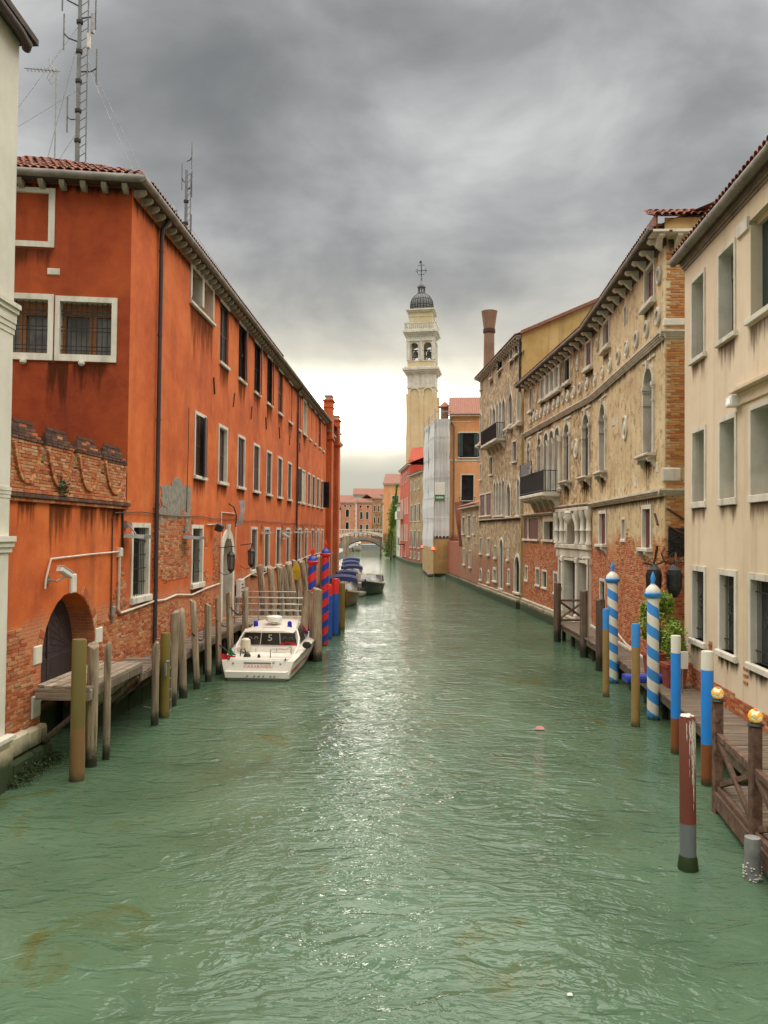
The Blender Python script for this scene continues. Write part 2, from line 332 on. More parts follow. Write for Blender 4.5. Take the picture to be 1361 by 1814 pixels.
def watermat():
    m, N = mat('canal_water'); co = N.n('ShaderNodeTexCoord').outputs['Object']
    wob = N.n('ShaderNodeVectorMath', dict(operation='ADD')); N.set(wob.inputs[0], co)
    nn = N.n('ShaderNodeTexNoise', Vector=co, Scale=.35, Detail=3.0)
    sc3 = N.n('ShaderNodeVectorMath', dict(operation='SCALE'), i0=nn.outputs['Color'], Scale=1.3); N.set(wob.inputs[1], sc3.outputs[0])
    v = wob.outputs[0]
    a = N.noise(N.mapping(v, (1.0, 2.1, 1), rot=(0, 0, R(-8))), 1.35, 3, .45, .5)
    b = N.noise(N.mapping(v, (1.0, 1.9, 1), rot=(0, 0, R(14))), 3.4, 3, .5, .6)
    c = N.noise(N.mapping(v, (1.0, 1.7, 1), rot=(0, 0, R(-20))), 9.0, 2, .5)
    big = N.noise(N.mapping(co, (1, .5, 1)), .22, 3, .5)
    amp = N.ramp(big, [(.35, .75), (.65, 1.05)])
    ar = N.math('SUBTRACT', 1.0, N.math('ABSOLUTE', N.math('SUBTRACT', N.math('MULTIPLY', a, 2.0), 1.0)))   # crests sharper than troughs
    br_ = N.math('SUBTRACT', 1.0, N.math('ABSOLUTE', N.math('SUBTRACT', N.math('MULTIPLY', b, 2.0), 1.0)))
    h = N.math('ADD', N.math('ADD', N.math('MULTIPLY', ar, .55), N.math('MULTIPLY', a, .5)), N.math('ADD', N.math('MULTIPLY', br_, .2), N.math('MULTIPLY', c, .06)))
    h = N.math('MULTIPLY', h, amp)
    col = N.ramp(N.noise(co, .28, 5, .55, .4), [(.3, (.054, .098, .054)), (.55, (.084, .146, .086)), (.75, (.112, .186, .116))])
    alg = N.ramp(N.noise(N.mapping(co, (1, .7, 1), (4.2, 8.1, 0)), .55, 8, .7, .8), [(.575, 0.0), (.69, .85)])
    col = N.mix(alg, col, (.085, .085, .012))
    b_ = finish(N, col, .04, h, 1.0, .088); b_.inputs['IOR'].default_value = 1.33
    return m
MT['water'] = watermat()

# ------------------------------------------------------------------ mesh helpers
def setp(o, label=None, cat=None, group=None, kind=None):
    if label: o['label'] = label
    if cat: o['category'] = cat
    if group: o['group'] = group
    if kind: o['kind'] = kind
    return o
def thing(name, label, cat, loc=(0, 0, 0), rz=0, group=None):
    o = bpy.data.objects.new(name, None); COL.objects.link(o); o.location = loc; o.rotation_euler = (0, 0, rz); o.empty_display_size = .2
    return setp(o, label, cat, group)
class MB:
    """collects faces; build() links them as one mesh object"""
    def __init__(s, F=None): s.v = []; s.f = []; s.t = []; s.F = F; s.tt = 0.0
    def add(s, vs, fs):
        b = len(s.v)
        s.v += vs; s.t += [s.tt]*len(vs)
        s.f += [tuple(b+i for i in f) for f in fs]; return s
    def box(s, x0, x1, y0, y1, z0, z1):
        return s.add([(x0, y0, z0), (x1, y0, z0), (x1, y1, z0), (x0, y1, z0), (x0, y0, z1), (x1, y0, z1), (x1, y1, z1), (x0, y1, z1)],
                     [(0, 3, 2, 1), (4, 5, 6, 7), (0, 1, 5, 4), (1, 2, 6, 5), (2, 3, 7, 6), (3, 0, 4, 7)])
    def cbox(s, x0, x1, y0, y1, z0, z1, c=.02):
        # box whose front (-y) edges are chamfered
        P = [(x0, y1, z0), (x1, y1, z0), (x1, y1, z1), (x0, y1, z1), (x0, y0+c, z0), (x1, y0+c, z0), (x1, y0+c, z1), (x0, y0+c, z1),
             (x0+c, y0, z0+c), (x1-c, y0, z0+c), (x1-c, y0, z1-c), (x0+c, y0, z1-c)]
        return s.add(P, [(0, 1, 5, 4), (1, 2, 6, 5), (2, 3, 7, 6), (3, 0, 4, 7), (4, 5, 9, 8), (5, 6, 10, 9), (6, 7, 11, 10), (7, 4, 8, 11), (8, 9, 10, 11), (0, 3, 2, 1)])
    def quad(s, a, b, c, d): return s.add([a, b, c, d], [(0, 1, 2, 3)])
    def poly(s, pts): return s.add(list(pts), [tuple(range(len(pts)))])
    def prism(s, poly, axis, a, b):
        # polygon extruded along an axis; poly = the two other coordinates in order
        def p(q, k): return {'x': (k, q[0], q[1]), 'y': (q[0], k, q[1]), 'z': (q[0], q[1], k)}[axis]
        n = len(poly); vs = [p(q, a) for q in poly]+[p(q, b) for q in poly]
        return s.add(vs, [tuple(range(n-1, -1, -1)), tuple(range(n, 2*n))]+[(i, (i+1) % n, n+(i+1) % n, n+i) for i in range(n)])
    def ring(s, outer, inner, y0, y1):
        # open strip between two polylines (x,z), from y0 (front) to y1 (back)
        n = len(outer); vs = []
        for y in (y0, y1):
            vs += [(p[0], y, p[1]) for p in outer]+[(p[0], y, p[1]) for p in inner]
        fs = []
        for i in range(n-1):
            fs += [(i, i+1, n+i+1, n+i), (n+i, n+i+1, 3*n+i+1, 3*n+i), (i+1, i, 2*n+i, 2*n+i+1)]
        fs += [(0, n, 3*n, 2*n), (n-1, 3*n-1, 4*n-1, 2*n-1)]
        return s.add(vs, fs)
    def tube(s, pts, r, n=8, cap=True):
        pts = [Vector(p) for p in pts]; rs = r if isinstance(r, (list, tuple)) else [r]*len(pts)
        vs = []; fs = []
        up = None
        for i, p in enumerate(pts):
            d = (pts[min(i+1, len(pts)-1)]-pts[max(i-1, 0)]).normalized()
            if up is None: up = Vector((0, 0, 1)) if abs(d.z) < .9 else Vector((1, 0, 0))
            a = d.cross(up).normalized(); b = a.cross(d).normalized(); up = b if abs(d.dot(b)) < .5 else up
            for k in range(n):
                t = 2*math.pi*k/n; q = p+(a*math.cos(t)+b*math.sin(t))*rs[i]; vs.append(tuple(q))
        for i in range(len(pts)-1):
            for k in range(n): fs.append((i*n+k, i*n+(k+1) % n, (i+1)*n+(k+1) % n, (i+1)*n+k))
        if cap: fs += [tuple(range(n-1, -1, -1)), tuple(range((len(pts)-1)*n, len(pts)*n))]
        return s.add(vs, fs)
    def lathe(s, prof, n=16, c=(0, 0), a0=0, a1=2*math.pi):
        full = abs(a1-a0-2*math.pi) < 1e-6; m = n if full else n+1
        vs = [(c[0]+r*math.cos(a0+(a1-a0)*k/n), c[1]+r*math.sin(a0+(a1-a0)*k/n), z) for r, z in prof for k in range(m)]
        fs = [(i*m+k, i*m+(k+1) % m, (i+1)*m+(k+1) % m, (i+1)*m+k) for i in range(len(prof)-1) for k in range(n)]
        if full: fs += [tuple(range(m-1, -1, -1)), tuple(range((len(prof)-1)*m, len(prof)*m))]
        return s.add(vs, fs)
    def loft(s, secs, cap0=True, cap1=True, closed=False):
        n = len(secs[0]); vs = [p for q in secs for p in q]
        fs = [(i*n+k, i*n+(k+1) % n, (i+1)*n+(k+1) % n, (i+1)*n+k) for i in range(len(secs)-1) for k in range(n if closed else n-1)]
        if cap0: fs.append(tuple(range(n-1, -1, -1)))
        if cap1: fs.append(tuple(range((len(secs)-1)*n, len(secs)*n)))
        return s.add(vs, fs)
    def mesh(s, name, m, smooth=False):
        me = bpy.data.meshes.new(name)
        vs = s.v if s.F is None else [tuple(s.F @ Vector(p)) for p in s.v]
        me.from_pydata(vs, [], s.f); me.update()
        at = me.attributes.new('tint', 'FLOAT', 'POINT'); at.data.foreach_set('value', s.t)
        if m: me.materials.append(MT[m] if isinstance(m, str) else m)
        if smooth:
            me.polygons.foreach_set('use_smooth', [True]*len(me.polygons))
            try: me.set_sharp_from_angle(angle=R(40))
            except Exception: pass
        return me
    def build(s, name, m, parent=None, smooth=False, kind=None, label=None):
        o = bpy.data.objects.new(name, s.mesh(name, m, smooth)); COL.objects.link(o)
        if parent is not None: o.parent = parent
        if kind: o['kind'] = kind
        if label: o['label'] = label
        return o
def put(name, me, parent, F=None, loc=(0, 0, 0), rot=None, scale=None):
    o = bpy.data.objects.new(name, me); COL.objects.link(o)
    if parent is not None: o.parent = parent
    M = Matrix.Translation(loc)
    if rot is not None: M = M @ rot
    if scale is not None: M = M @ Matrix.Diagonal(tuple(scale)+(1,))
    o.matrix_local = (F @ M) if F is not None else M
    return o
def copy_tree(o, parent=None):
    c = o.copy(); COL.objects.link(c)
    if parent is not None: c.parent = parent; c.matrix_local = o.matrix_local.copy()
    for ch in list(o.children): copy_tree(ch, c)
    return c
class Facade:
    """a wall line from A to B as seen from the canal, left to right: local x runs along it, local y into it"""
    def __init__(s, A, B):
        s.A = Vector((A[0], A[1], 0)); d = Vector((B[0]-A[0], B[1]-A[1], 0)); s.L = d.length; s.d = d/s.L
        s.rz = math.atan2(s.d.y, s.d.x)
        s.M = Matrix.Translation(s.A) @ Matrix.Rotation(s.rz, 4, 'Z')
    def rel(s, o): return o.M.inverted() @ s.M
    def world(s, u, w, z): return s.M @ Vector((u, w, z))

# ------------------------------------------------------------------ facade builders
def outline(u0, u1, z0, z1, arch=None, n=12, flat=1.0):
    if arch is None: return [(u0, z0), (u0, z1), (u1, z1), (u1, z0)]
    c = (u0+u1)/2; r = (u1-u0)/2
    if arch == 'round':
        h = r*flat; zs = z1-h
        return [(u0, z0)]+[(c-r*math.cos(math.pi*k/n), zs+h*math.sin(math.pi*k/n)) for k in range(n+1)]+[(u1, z0)]
    h = r*2.1; zs = z1-h
    half = [(0, 0), (.02, .2), (.10, .38), (.24, .52), (.36, .62), (.44, .74), (.475, .86), (.5, 1)]
    L = [(u0+2*r*a, zs+h*b) for a, b in half]; Rr = [(u1-2*r*a, zs+h*b) for a, b in reversed(half[:-1])]
    return [(u0, z0)]+L+Rr+[(u1, z0)]
def wall(name, m, parent, F, u0, u1, z0, z1, holes, label=None):
    """front face cut round the holes, with the reveals of every opening; hole = (u0,u1,z0,z1,depth,arch)"""
    us = sorted({u0, u1}.union(*[{h[0], h[1]} for h in holes]) if holes else {u0, u1}); zs = sorted({z0, z1}.union(*[{h[2], h[3]} for h in holes]) if holes else {z0, z1})
    us = [u for u in us if u0 <= u <= u1]; zs = [z for z in zs if z0 <= z <= z1]
    b = MB(F)
    for j in range(len(zs)-1):
        run = None
        zc = (zs[j]+zs[j+1])/2
        for i in range(len(us)-1):
            uc = (us[i]+us[i+1])/2
            solid = not any(h[0] < uc < h[1] and h[2] < zc < h[3] for h in holes)
            if solid: run = us[i] if run is None else run
            if run is not None and (not solid or i == len(us)-2):
                e = us[i] if not solid else us[i+1]
                b.quad((run, 0, zs[j]), (e, 0, zs[j]), (e, 0, zs[j+1]), (run, 0, zs[j+1])); run = None
    for h in holes:
        ol = outline(*h[:4], h[5]) if h[5] != 'flat' else outline(*h[:4], 'round', flat=.6); d = h[4]
        for p, q in zip(ol, ol[1:]): b.quad((p[0], 0, p[1]), (p[0], d, p[1]), (q[0], d, q[1]), (q[0], 0, q[1]))
        b.quad((h[0], 0, h[2]), (h[1], 0, h[2]), (h[1], d, h[2]), (h[0], d, h[2]))
        if h[5]:
            for p, q in zip(ol[1:-1], ol[2:-1]):
                if q[0]-p[0] > 1e-6: b.quad((p[0], 0, p[1]), (q[0], 0, q[1]), (q[0], 0, h[3]), (p[0], 0, h[3]))
    return b.build(name, m, parent, label=label)
def inset(u0, u1, z0, z1, f, arch): return (u0+f, u1-f, z0, z1-f*(1.0 if arch != 'ogive' else 1.6), arch)
def louver_leaf(parent, F, u0, u1, z0, z1, y, m, th=.045, sl=.085, name='shutter'):
    b = MB(F); f = .07
    for zz in ((z0, z0+f), ((z0+z1)/2-f/2, (z0+z1)/2+f/2), (z1-f, z1)): b.box(u0+f, u1-f, y, y+th, *zz)
    b.box(u0, u0+f, y, y+th, z0, z1); b.box(u1-f, u1, y, y+th, z0, z1)
    n = max(3, int((z1-z0)/sl))
    for k in range(n):
        z = z0+f+(z1-z0-2*f)*(k+.5)/n
        b.add([(u0+f, y+.008, z-.03), (u1-f, y+.008, z-.03), (u1-f, y+th-.006, z+.03), (u0+f, y+th-.006, z+.03)], [(0, 1, 2, 3)])
    b.quad((u0+f, y+th-.002, z0+f), (u1-f, y+th-.002, z0+f), (u1-f, y+th-.002, z1-f), (u0+f, y+th-.002, z1-f))
    return b.build(name, m, parent)
def window(parent, F, u0, u1, z0, z1, kind='pane', fw=.12, dep=.28, proud=.03, fm='stone', arch=None, shut='shutter', sill=.08, pane='pane', lintel=False, hang=None, label=None, sillz=.1):
    """stone surround (the part called window) with its sill, glazing, shutters or grille; returns the hole it needs"""
    if lintel:      # only a stone lintel and sill, plaster jambs
        o = MB(F).cbox(u0-.06, u1+.06, -proud-.02, .1, z1, z1+.15, .015).build('window', fm, parent, label=label)
        MB(F).cbox(u0-.06, u1+.06, -proud-.06, dep, z0-.13, z0, .015).build('sill', fm, o)
        h = (u0, u1, z0, z1, dep, None); iu0, iu1, iz0, iz1 = u0, u1, z0, z1
    else:
        iu0, iu1, iz0, iz1, _ = inset(u0, u1, z0, z1, fw, arch)
        iz0 = z0+sillz if sill else z0
        o = MB(F).ring(outline(u0, u1, z0, z1, arch), outline(iu0, iu1, z0, iz1, arch), -proud, dep).build('window', fm, parent, label=label)
        if sill: MB(F).cbox(u0-.04, u1+.04, -proud-sill, dep-.01, z0-.02, iz0, .015).build('sill', fm, o)
        h = (u0, u1, z0, z1, dep, arch)
    ol = outline(iu0, iu1, iz0, iz1, arch)
    if kind != 'none':
        y = dep-.02
        if kind == 'blind': MB(F).poly([(p[0], dep-.12, p[1]) for p in ol]).build('infill', shut, o)
        elif kind in ('louver', 'hung') and not arch:
            c = (iu0+iu1)/2; y = dep-.1
            louver_leaf(o, F, iu0+.01, c-.004, iz0+.01, iz1-.01, y, shut)
            louver_leaf(o, F, c+.004, iu1-.01, iz0+.01, iz1-.01, y, shut)
            MB(F).poly([(p[0], dep-.02, p[1]) for p in ol]).build('pane', 'pane_dark', o)
        elif kind == 'panel':
            c = (iu0+iu1)/2
            for a, bb in ((iu0, c-.01), (c+.01, iu1)):
                b = MB(F).box(a, bb, dep-.09, dep-.05, iz0, iz1)
                b.box(a+.06, bb-.06, dep-.1, dep-.09, iz0+.1, (iz0+iz1)/2-.05); b.box(a+.06, bb-.06, dep-.1, dep-.09, (iz0+iz1)/2+.05, iz1-.1)
                b.build('shutter', shut, o)
            MB(F).poly([(p[0], dep-.02, p[1]) for p in ol]).build('pane', 'pane_dark', o)
        else:
            MB(F).poly([(p[0], y, p[1]) for p in ol]).build('pane', pane, o)
            if kind == 'sash':
                c = (iu0+iu1)/2; b = MB(F); f = .06
                top = iz1 if not arch else iz1-(iu1-iu0)*.5
                b.box(iu0, iu0+f, y-.07, y-.01, iz0, top); b.box(iu1-f, iu1, y-.07, y-.01, iz0, top); b.box(c-.04, c+.04, y-.08, y-.01, iz0, top)
                b.box(iu0+f, c-.04, y-.065, y-.012, iz0, iz0+f); b.box(c+.04, iu1-f, y-.065, y-.012, iz0, iz0+f)
                b.box(iu0+f, c-.04, y-.065, y-.012, top-f, top); b.box(c+.04, iu1-f, y-.065, y-.012, top-f, top)
                b.build('sash', shut, o)
            if kind == 'grille':
                b = MB(F); n = max(3, int((iu1-iu0)/.14)); zt = iz1
                for k in range(1, n): x = iu0+(iu1-iu0)*k/n; b.tube([(x, .07, iz0), (x, .07, zt)], .011, 5)
                for k in range(1, 5): z = iz0+(zt-iz0)*k/5; b.box(iu0, iu1, .058, .082, z-.012, z+.012)
                b.build('grille', 'iron', o)
    if hang:      # a leaf swung out from the wall
        side, ang, hm = hang
        w_ = (iu1-iu0)/2*1.02; pu = iu1 if side > 0 else iu0
        Fl = F @ Matrix.Translation((pu, -proud-.03, 0)) @ Matrix.Rotation(side*R(-ang), 4, 'Z')
        louver_leaf(o, Fl, 0 if side > 0 else -w_, w_ if side > 0 else 0, iz0+.02, iz1-.02, 0, hm)
    return h

BRICK_MESH = {}
def brick_meshes(m):
    if m not in BRICK_MESH:
        L_ = []
        for k in range(9):
            b = MB(); b.tt = (k+.5)/9
            b.cbox(-.5, .5, -.5, .5, -.5, .5, .08); b.v = [(x, y, z) for x, y, z in b.v]; L_.append(b.mesh('brick', m))
        BRICK_MESH[m] = L_
    return BRICK_MESH[m]
def bricks(parent, F, u0, u1, z0, z1, region, holes, m='brick', n_obj=300, wld=None, row=.075, blen=.265, proud=.014, w=0.0, nm='brick', joint=.013):
    """a field of laid bricks a few mm proud of their mortar; the nearest n_obj stay objects, the rest are one part"""
    rng = random.Random(len(nm)*31+int((u1-u0)*100)); lst = []
    nz = int((z1-z0)/row)
    for j in range(nz):
        z = z0+(j+.5)*row; u = u0-(.5 if j % 2 else 0)*blen-rng.random()*.03
        while u < u1:
            l = blen*(.5 if rng.random() < .22 else 1)*rng.uniform(.93, 1.05); c = u+l/2
            if c-l*.45 > u0-.02 and c+l*.45 < u1+.05 and region(c, z) and not any(h[0]-.03 < c+l*.4 and c-l*.4 < h[1]+.03 and h[2]-.02 < z < h[3]+.02 for h in holes): lst.append((c, z, l))
            u += l
    cams = Vector((0, 0, 4.8))
    lst.sort(key=lambda q: ((wld @ F @ Vector((q[0], w, q[1])))-cams).length)
    mo = MB(F); rest = MB(F); ms = brick_meshes(m)
    for i, (c, z, l) in enumerate(lst):
        mo.quad((c-l/2, w-.004, z-row/2), (c+l/2, w-.004, z-row/2), (c+l/2, w-.004, z+row/2), (c-l/2, w-.004, z+row/2))
        pr = proud*rng.uniform(.5, 1.5); dz = rng.uniform(-.004, .004)
        if i < n_obj:
            put(nm, ms[rng.randrange(9)], parent, F, (c, w-.002-pr/2, z+dz), Matrix.Rotation(rng.uniform(-.02, .02), 4, 'Y'), (l-joint, pr+.004, row-joint))
        else:
            rest.tt = rng.random()
            rest.cbox(c-l/2+joint/2, c+l/2-joint/2, w-.004-pr, w-.003, z-row/2+joint/2+dz, z+row/2-joint/2+dz, .005)
    if lst: mo.build('mortar', 'mortar', parent, kind='stuff')
    if rest.v: rest.build('brickwork', m, parent, kind='stuff')
def fbm(u, z, s=1.0, o=4): return noise.fractal(Vector((u*s, z*s, 3.7)), 1.0, 2.1, o)

CORB = {}
def corbel_mesh(m, d=.3, h=.2, wd=.17, curl=False):
    k = (m, d, h, wd, curl)
    if k not in CORB:
        b = MB()
        if curl: pr = [(0, 0), (-d, 0), (-d, -.07), (-d*.8, -.13), (-d*.55, -.11), (-d*.4, -.2), (-d*.18, -h*.85), (0, -h)]
        else: pr = [(0, 0), (-d, 0), (-d, -h*.45), (-d*.75, -h*.8), (-d*.4, -h), (0, -h)]
        b.prism([(p[0], p[1]) for p in pr][::-1], 'x', -wd/2, wd/2); CORB[k] = b.mesh('corbel', m)
    return CORB[k]
TILE = {}
def tile_mesh(m='tile', r0=.105, r1=.085, ln=.46, th=.016, n=6):
    """a curved roof tile lying along y (down-slope end at y=0), hollow side down"""
    if (m, ln) not in TILE:
        L_ = []
        for k in range(7):
            b = MB(); b.tt = (k+.5)/7
            def arc(r, y): return [(r*math.cos(math.pi*i/n), y, r*math.sin(math.pi*i/n)*.85) for i in range(n+1)]
            o0, o1, i0 = arc(r0, 0), arc(r1, ln), arc(r0-th, 0)
            b.add(o0+o1, [(i, i+1, n+1+i+1, n+1+i) for i in range(n)])
            b.add(o0+i0, [(i+1, i, n+1+i, n+1+i+1) for i in range(n)])
            i1 = arc(r1-th, ln); b.add(i0+i1, [(i+1, i, n+1+i, n+1+i+1) for i in range(n)])
            L_.append(b.mesh('roof_tile', m, True))
        TILE[(m, ln)] = L_
    return TILE[(m, ln)]
def tiles(parent, F, u0, u1, courses, pitch, w0, z0, clip=None, step=.35, dx=.215):
    """rows of tiles going up a slope of angle pitch from the eave line (w0,z0); each tile an object"""
    ms = tile_mesh(); rng = random.Random(int(u1*100)); n = int((u1-u0)/dx)
    for i in range(n):
        for j in range(courses):
            u = u0+(i+.5)*dx; s = j*step
            if clip and not clip(u, s*math.cos(pitch)): continue
            rot = Matrix.Rotation(pitch-.03, 4, 'X') @ Matrix.Rotation(rng.uniform(-.05, .05), 4, 'Z')
            put('roof_tile', ms[rng.randrange(7)], parent, F, (u+rng.uniform(-.01, .01), w0+s*math.cos(pitch), z0+s*math.sin(pitch)+.012*(j % 2)+rng.uniform(0, .012)), rot)
def corrugated(parent, F, u0, u1, w0, z0, ln, pitch, m='roof', dx=.22, name='roof', n=4, back=None):
    """a tiled slope as one sheet of rounded rows"""
    b = MB(F); k = max(1, int((u1-u0)/dx)); pts = []
    for i in range(k):
        for j in range(n): t = j/n; pts.append((u0+(i+t)*(u1-u0)/k, .07*abs(math.sin(math.pi*t))))
    pts.append((u1, 0)); c, s_ = math.cos(pitch), math.sin(pitch)
    for p, q in zip(pts, pts[1:]):
        b.quad((p[0], w0-p[1]*s_, z0+p[1]*c), (q[0], w0-q[1]*s_, z0+q[1]*c), (q[0], w0+ln*c-q[1]*s_, z0+ln*s_+q[1]*c), (p[0], w0+ln*c-p[1]*s_, z0+ln*s_+p[1]*c))
    b.quad((u0, w0, z0-.03), (u1, w0, z0-.03), (u1, w0+ln*c, z0+ln*s_-.03), (u0, w0+ln*c, z0+ln*s_-.03))
    if back: b.quad((u0, w0+ln*c, z0+ln*s_), (u1, w0+ln*c, z0+ln*s_), (u1, w0+2*ln*c, z0), (u0, w0+2*ln*c, z0))
    return b.build(name, m, parent)
def shell(parent, F, u0, u1, z0, z1, deep, m, sides=(True, True)):
    """the sides, back and top of a building block behind its canal front"""
    b = MB(F)
    if sides[0]: b.quad((u0, 0, z0), (u0, 0, z1), (u0, deep, z1), (u0, deep, z0))
    if sides[1]: b.quad((u1, 0, z0), (u1, deep, z0), (u1, deep, z1), (u1, 0, z1))
    b.quad((u0, deep, z0), (u0, deep, z1), (u1, deep, z1), (u1, deep, z0)); b.quad((u0, 0, z1), (u1, 0, z1), (u1, deep, z1), (u0, deep, z1))
    return b.build('rear_wall', m, parent)
def moulding(F, u0, u1, z, h, d, steps=3):
    b = MB(F); 
    for k in range(steps): b.box(u0, u1, -d*(k+1)/steps, 0, z+h*k/steps+(.0 if k == 0 else .001), z+h*(k+1)/steps)
    return b
def leaves(b, n, fn, size, rng, tz=None):
    for _ in range(n):
        p, t = fn(); s_ = size*rng.uniform(.6, 1.3)
        a = Vector((rng.gauss(0, 1), rng.gauss(0, 1), rng.gauss(0, .7))).normalized(); c = a.cross(Vector((rng.gauss(0, 1), rng.gauss(0, 1), rng.gauss(0, 1)))).normalized()
        b.tt = max(0, min(1, t+rng.uniform(-.25, .25))); p = Vector(p)
        b.add([tuple(p-a*s_), tuple(p+c*s_*.5), tuple(p+a*s_), tuple(p-c*s_*.5)], [(0, 1, 2, 3)])

def streak(parent, F, u0, u1, ztop, h, m='stain', w=-.006, name='stain'):
    d = min(.25, (u1-u0)*.22); us = (u0-d*.5, u0+d*.5, u1-d*.5, u1+d*.5); b = MB(F); b.add([(u, w, ztop-h) for u in us]+[(u, w, ztop) for u in us], [(k, k+1, k+5, k+4) for k in range(3)]); b.t = [0.0]*4+[.25, 1.0, 1.0, .25]
    return b.build(name, m, parent)
I4 = Matrix.Identity(4)

# ------------------------------------------------------------------ water
b = MB(); b.quad((-700, -60, 0), (700, -60, 0), (700, 1600, 0), (-700, 1600, 0)); setp(b.build('water', 'water'), kind='structure')
b = MB(); b.quad((-700, -60, -2.5), (700, -60, -2.5), (700, 1600, -2.5), (-700, 1600, -2.5)); setp(b.build('canal_bed', 'cement'), kind='structure')

# ------------------------------------------------------------------ LEFT: long orange building
FL = Facade((-6.857, 21.5), (-4.473, 79.45))
orange = thing('orange_building', 'long orange plastered building with rows of shuttered windows on the left bank', 'building', FL.A, FL.rz)
H = []
# attic window at the near end: a double stone frame, one light open, one walled up
b = MB(I4); b.ring(outline(5.6, 8.7, 12.57, 13.88), outline(5.74, 8.56, 12.75, 13.74), -.04, .5); b.box(7.05, 7.3, -.035, .45, 12.75, 13.74)
o = b.build('window', 'stone', orange); MB().cbox(5.5, 8.8, -.1, .1, 12.45, 12.57).build('sill', 'stone', o)
MB().quad((5.74, .48, 12.75), (7.05, .48, 12.75), (7.05, .48, 13.74), (5.74, .48, 13.74)).build('pane', 'pane_dark', o)
MB().quad((7.3, .36, 12.75), (8.56, .36, 12.75), (8.56, .36, 13.74), (7.3, .36, 13.74)).build('infill', 'orange', o)
H.append((5.6, 8.7, 12.57, 13.88, .5, None))
T = [(9.78, 'louver', None), (13.07, 'louver', (1, 171, 'shutter_dk')), (16.42, 'louver', (1, 171, 'shutter_dk')), (19.67, 'louver', (1, 171, 'shutter_dk')), (23.05, 'louver', None), (26.58, 'blind', None), (30.2, 'blind', None)]
for u, k, hg in T: H.append(window(orange, I4, u, u+1.42, 11.4, 13.7, k, dep=.17, lintel=True, shut='orange' if k == 'blind' else 'shutter_dk', hang=hg))
for u, k in ((35.7, 'blind'), (38.5, 'blind'), (41.4, 'louver'), (43.9, 'blind')): H.append(window(orange, I4, u, u+1.3, 11.4, 13.7, k, dep=.14, lintel=True, shut='orange' if k == 'blind' else 'shutter_dk'))
H.append(window(orange, I4, 32.6, 34.4, 11.3, 13.75, 'panel', .14, shut='shutter_pale', label='window with pale closed shutters'))
M_ = [(6.37, 'louver', (1, 172, 'shutter')), (9.72, 'louver', None), (13.05, 'louver', None), (16.41, 'louver', None), (19.72, 'louver', None), (23.05, 'louver', None), (26.5, 'louver', None)]
for u, k, hg in M_: H.append(window(orange, I4, u, u+1.52, 6.6, 8.95, k, .12, dep=.12 if u < 7 else (.21 if u < 12 else .13), shut='shutter', hang=hg))
H.append(window(orange, I4, 30.25, 31.7, 6.6, 8.95, 'louver', .12, dep=.12, shut='shutter_dk', hang=(-1, 170, 'shutter_dk')))
H.append(window(orange, I4, 32.5, 34.1, 6.6, 8.95, 'panel', .12, dep=.12, shut='shutter_pale'))
for u in (35.3, 37.9, 40.5): H.append(window(orange, I4, u, u+1.4, 6.6, 8.95, 'louver', .12, dep=.11, shut='shutter'))
H.append(window(orange, I4, 43.1, 44.5, 6.6, 8.95, 'louver', .12, dep=.12, shut='shutter_dk', hang=(1, 120, 'shutter_dk')))
for u, k in ((.37, 'grille'), (6.2, 'grille'), (16.1, 'panel'), (19.38, 'panel'), (22.8, 'panel'), (26.2, 'panel'), (31.0, 'panel'), (34.1, 'panel'), (37.6, 'panel'), (40.7, 'panel'), (43.6, 'panel')):
    H.append(window(orange, I4, u, u+1.52, 2.78, 4.98, k, .13, dep=.3 if u < 10 else .15, sillz=.16, shut='shutter', pane='pane_dark'))
# arched water door in white stone
dr = MB(); dr.ring(outline(10.3, 12.6, 1.2, 4.85, 'round', 16), outline(10.62, 12.28, 1.2, 4.53, 'round', 16), -.06, .6); dr.prism([(11.3, 4.45), (11.6, 4.45), (11.66, 5.05), (11.24, 5.05)], 'y', -.1, .02)
d0 = dr.build('door', 'stone', orange)
MB().poly([(p[0], .55, p[1]) for p in outline(10.62, 12.28, 1.2, 4.53, 'round', 16)]).build('door_leaf', 'door_wood', d0)
H.append((10.3, 12.6, 1.2, 4.85, .6, 'round'))
wall('wall', 'orange', orange, I4, 0, 46.6, -1.5, 14.1, H)
shell(orange, I4, 0, 58, -1.5, 14.1, 14, 'orange_deep_shaded', (False, True))
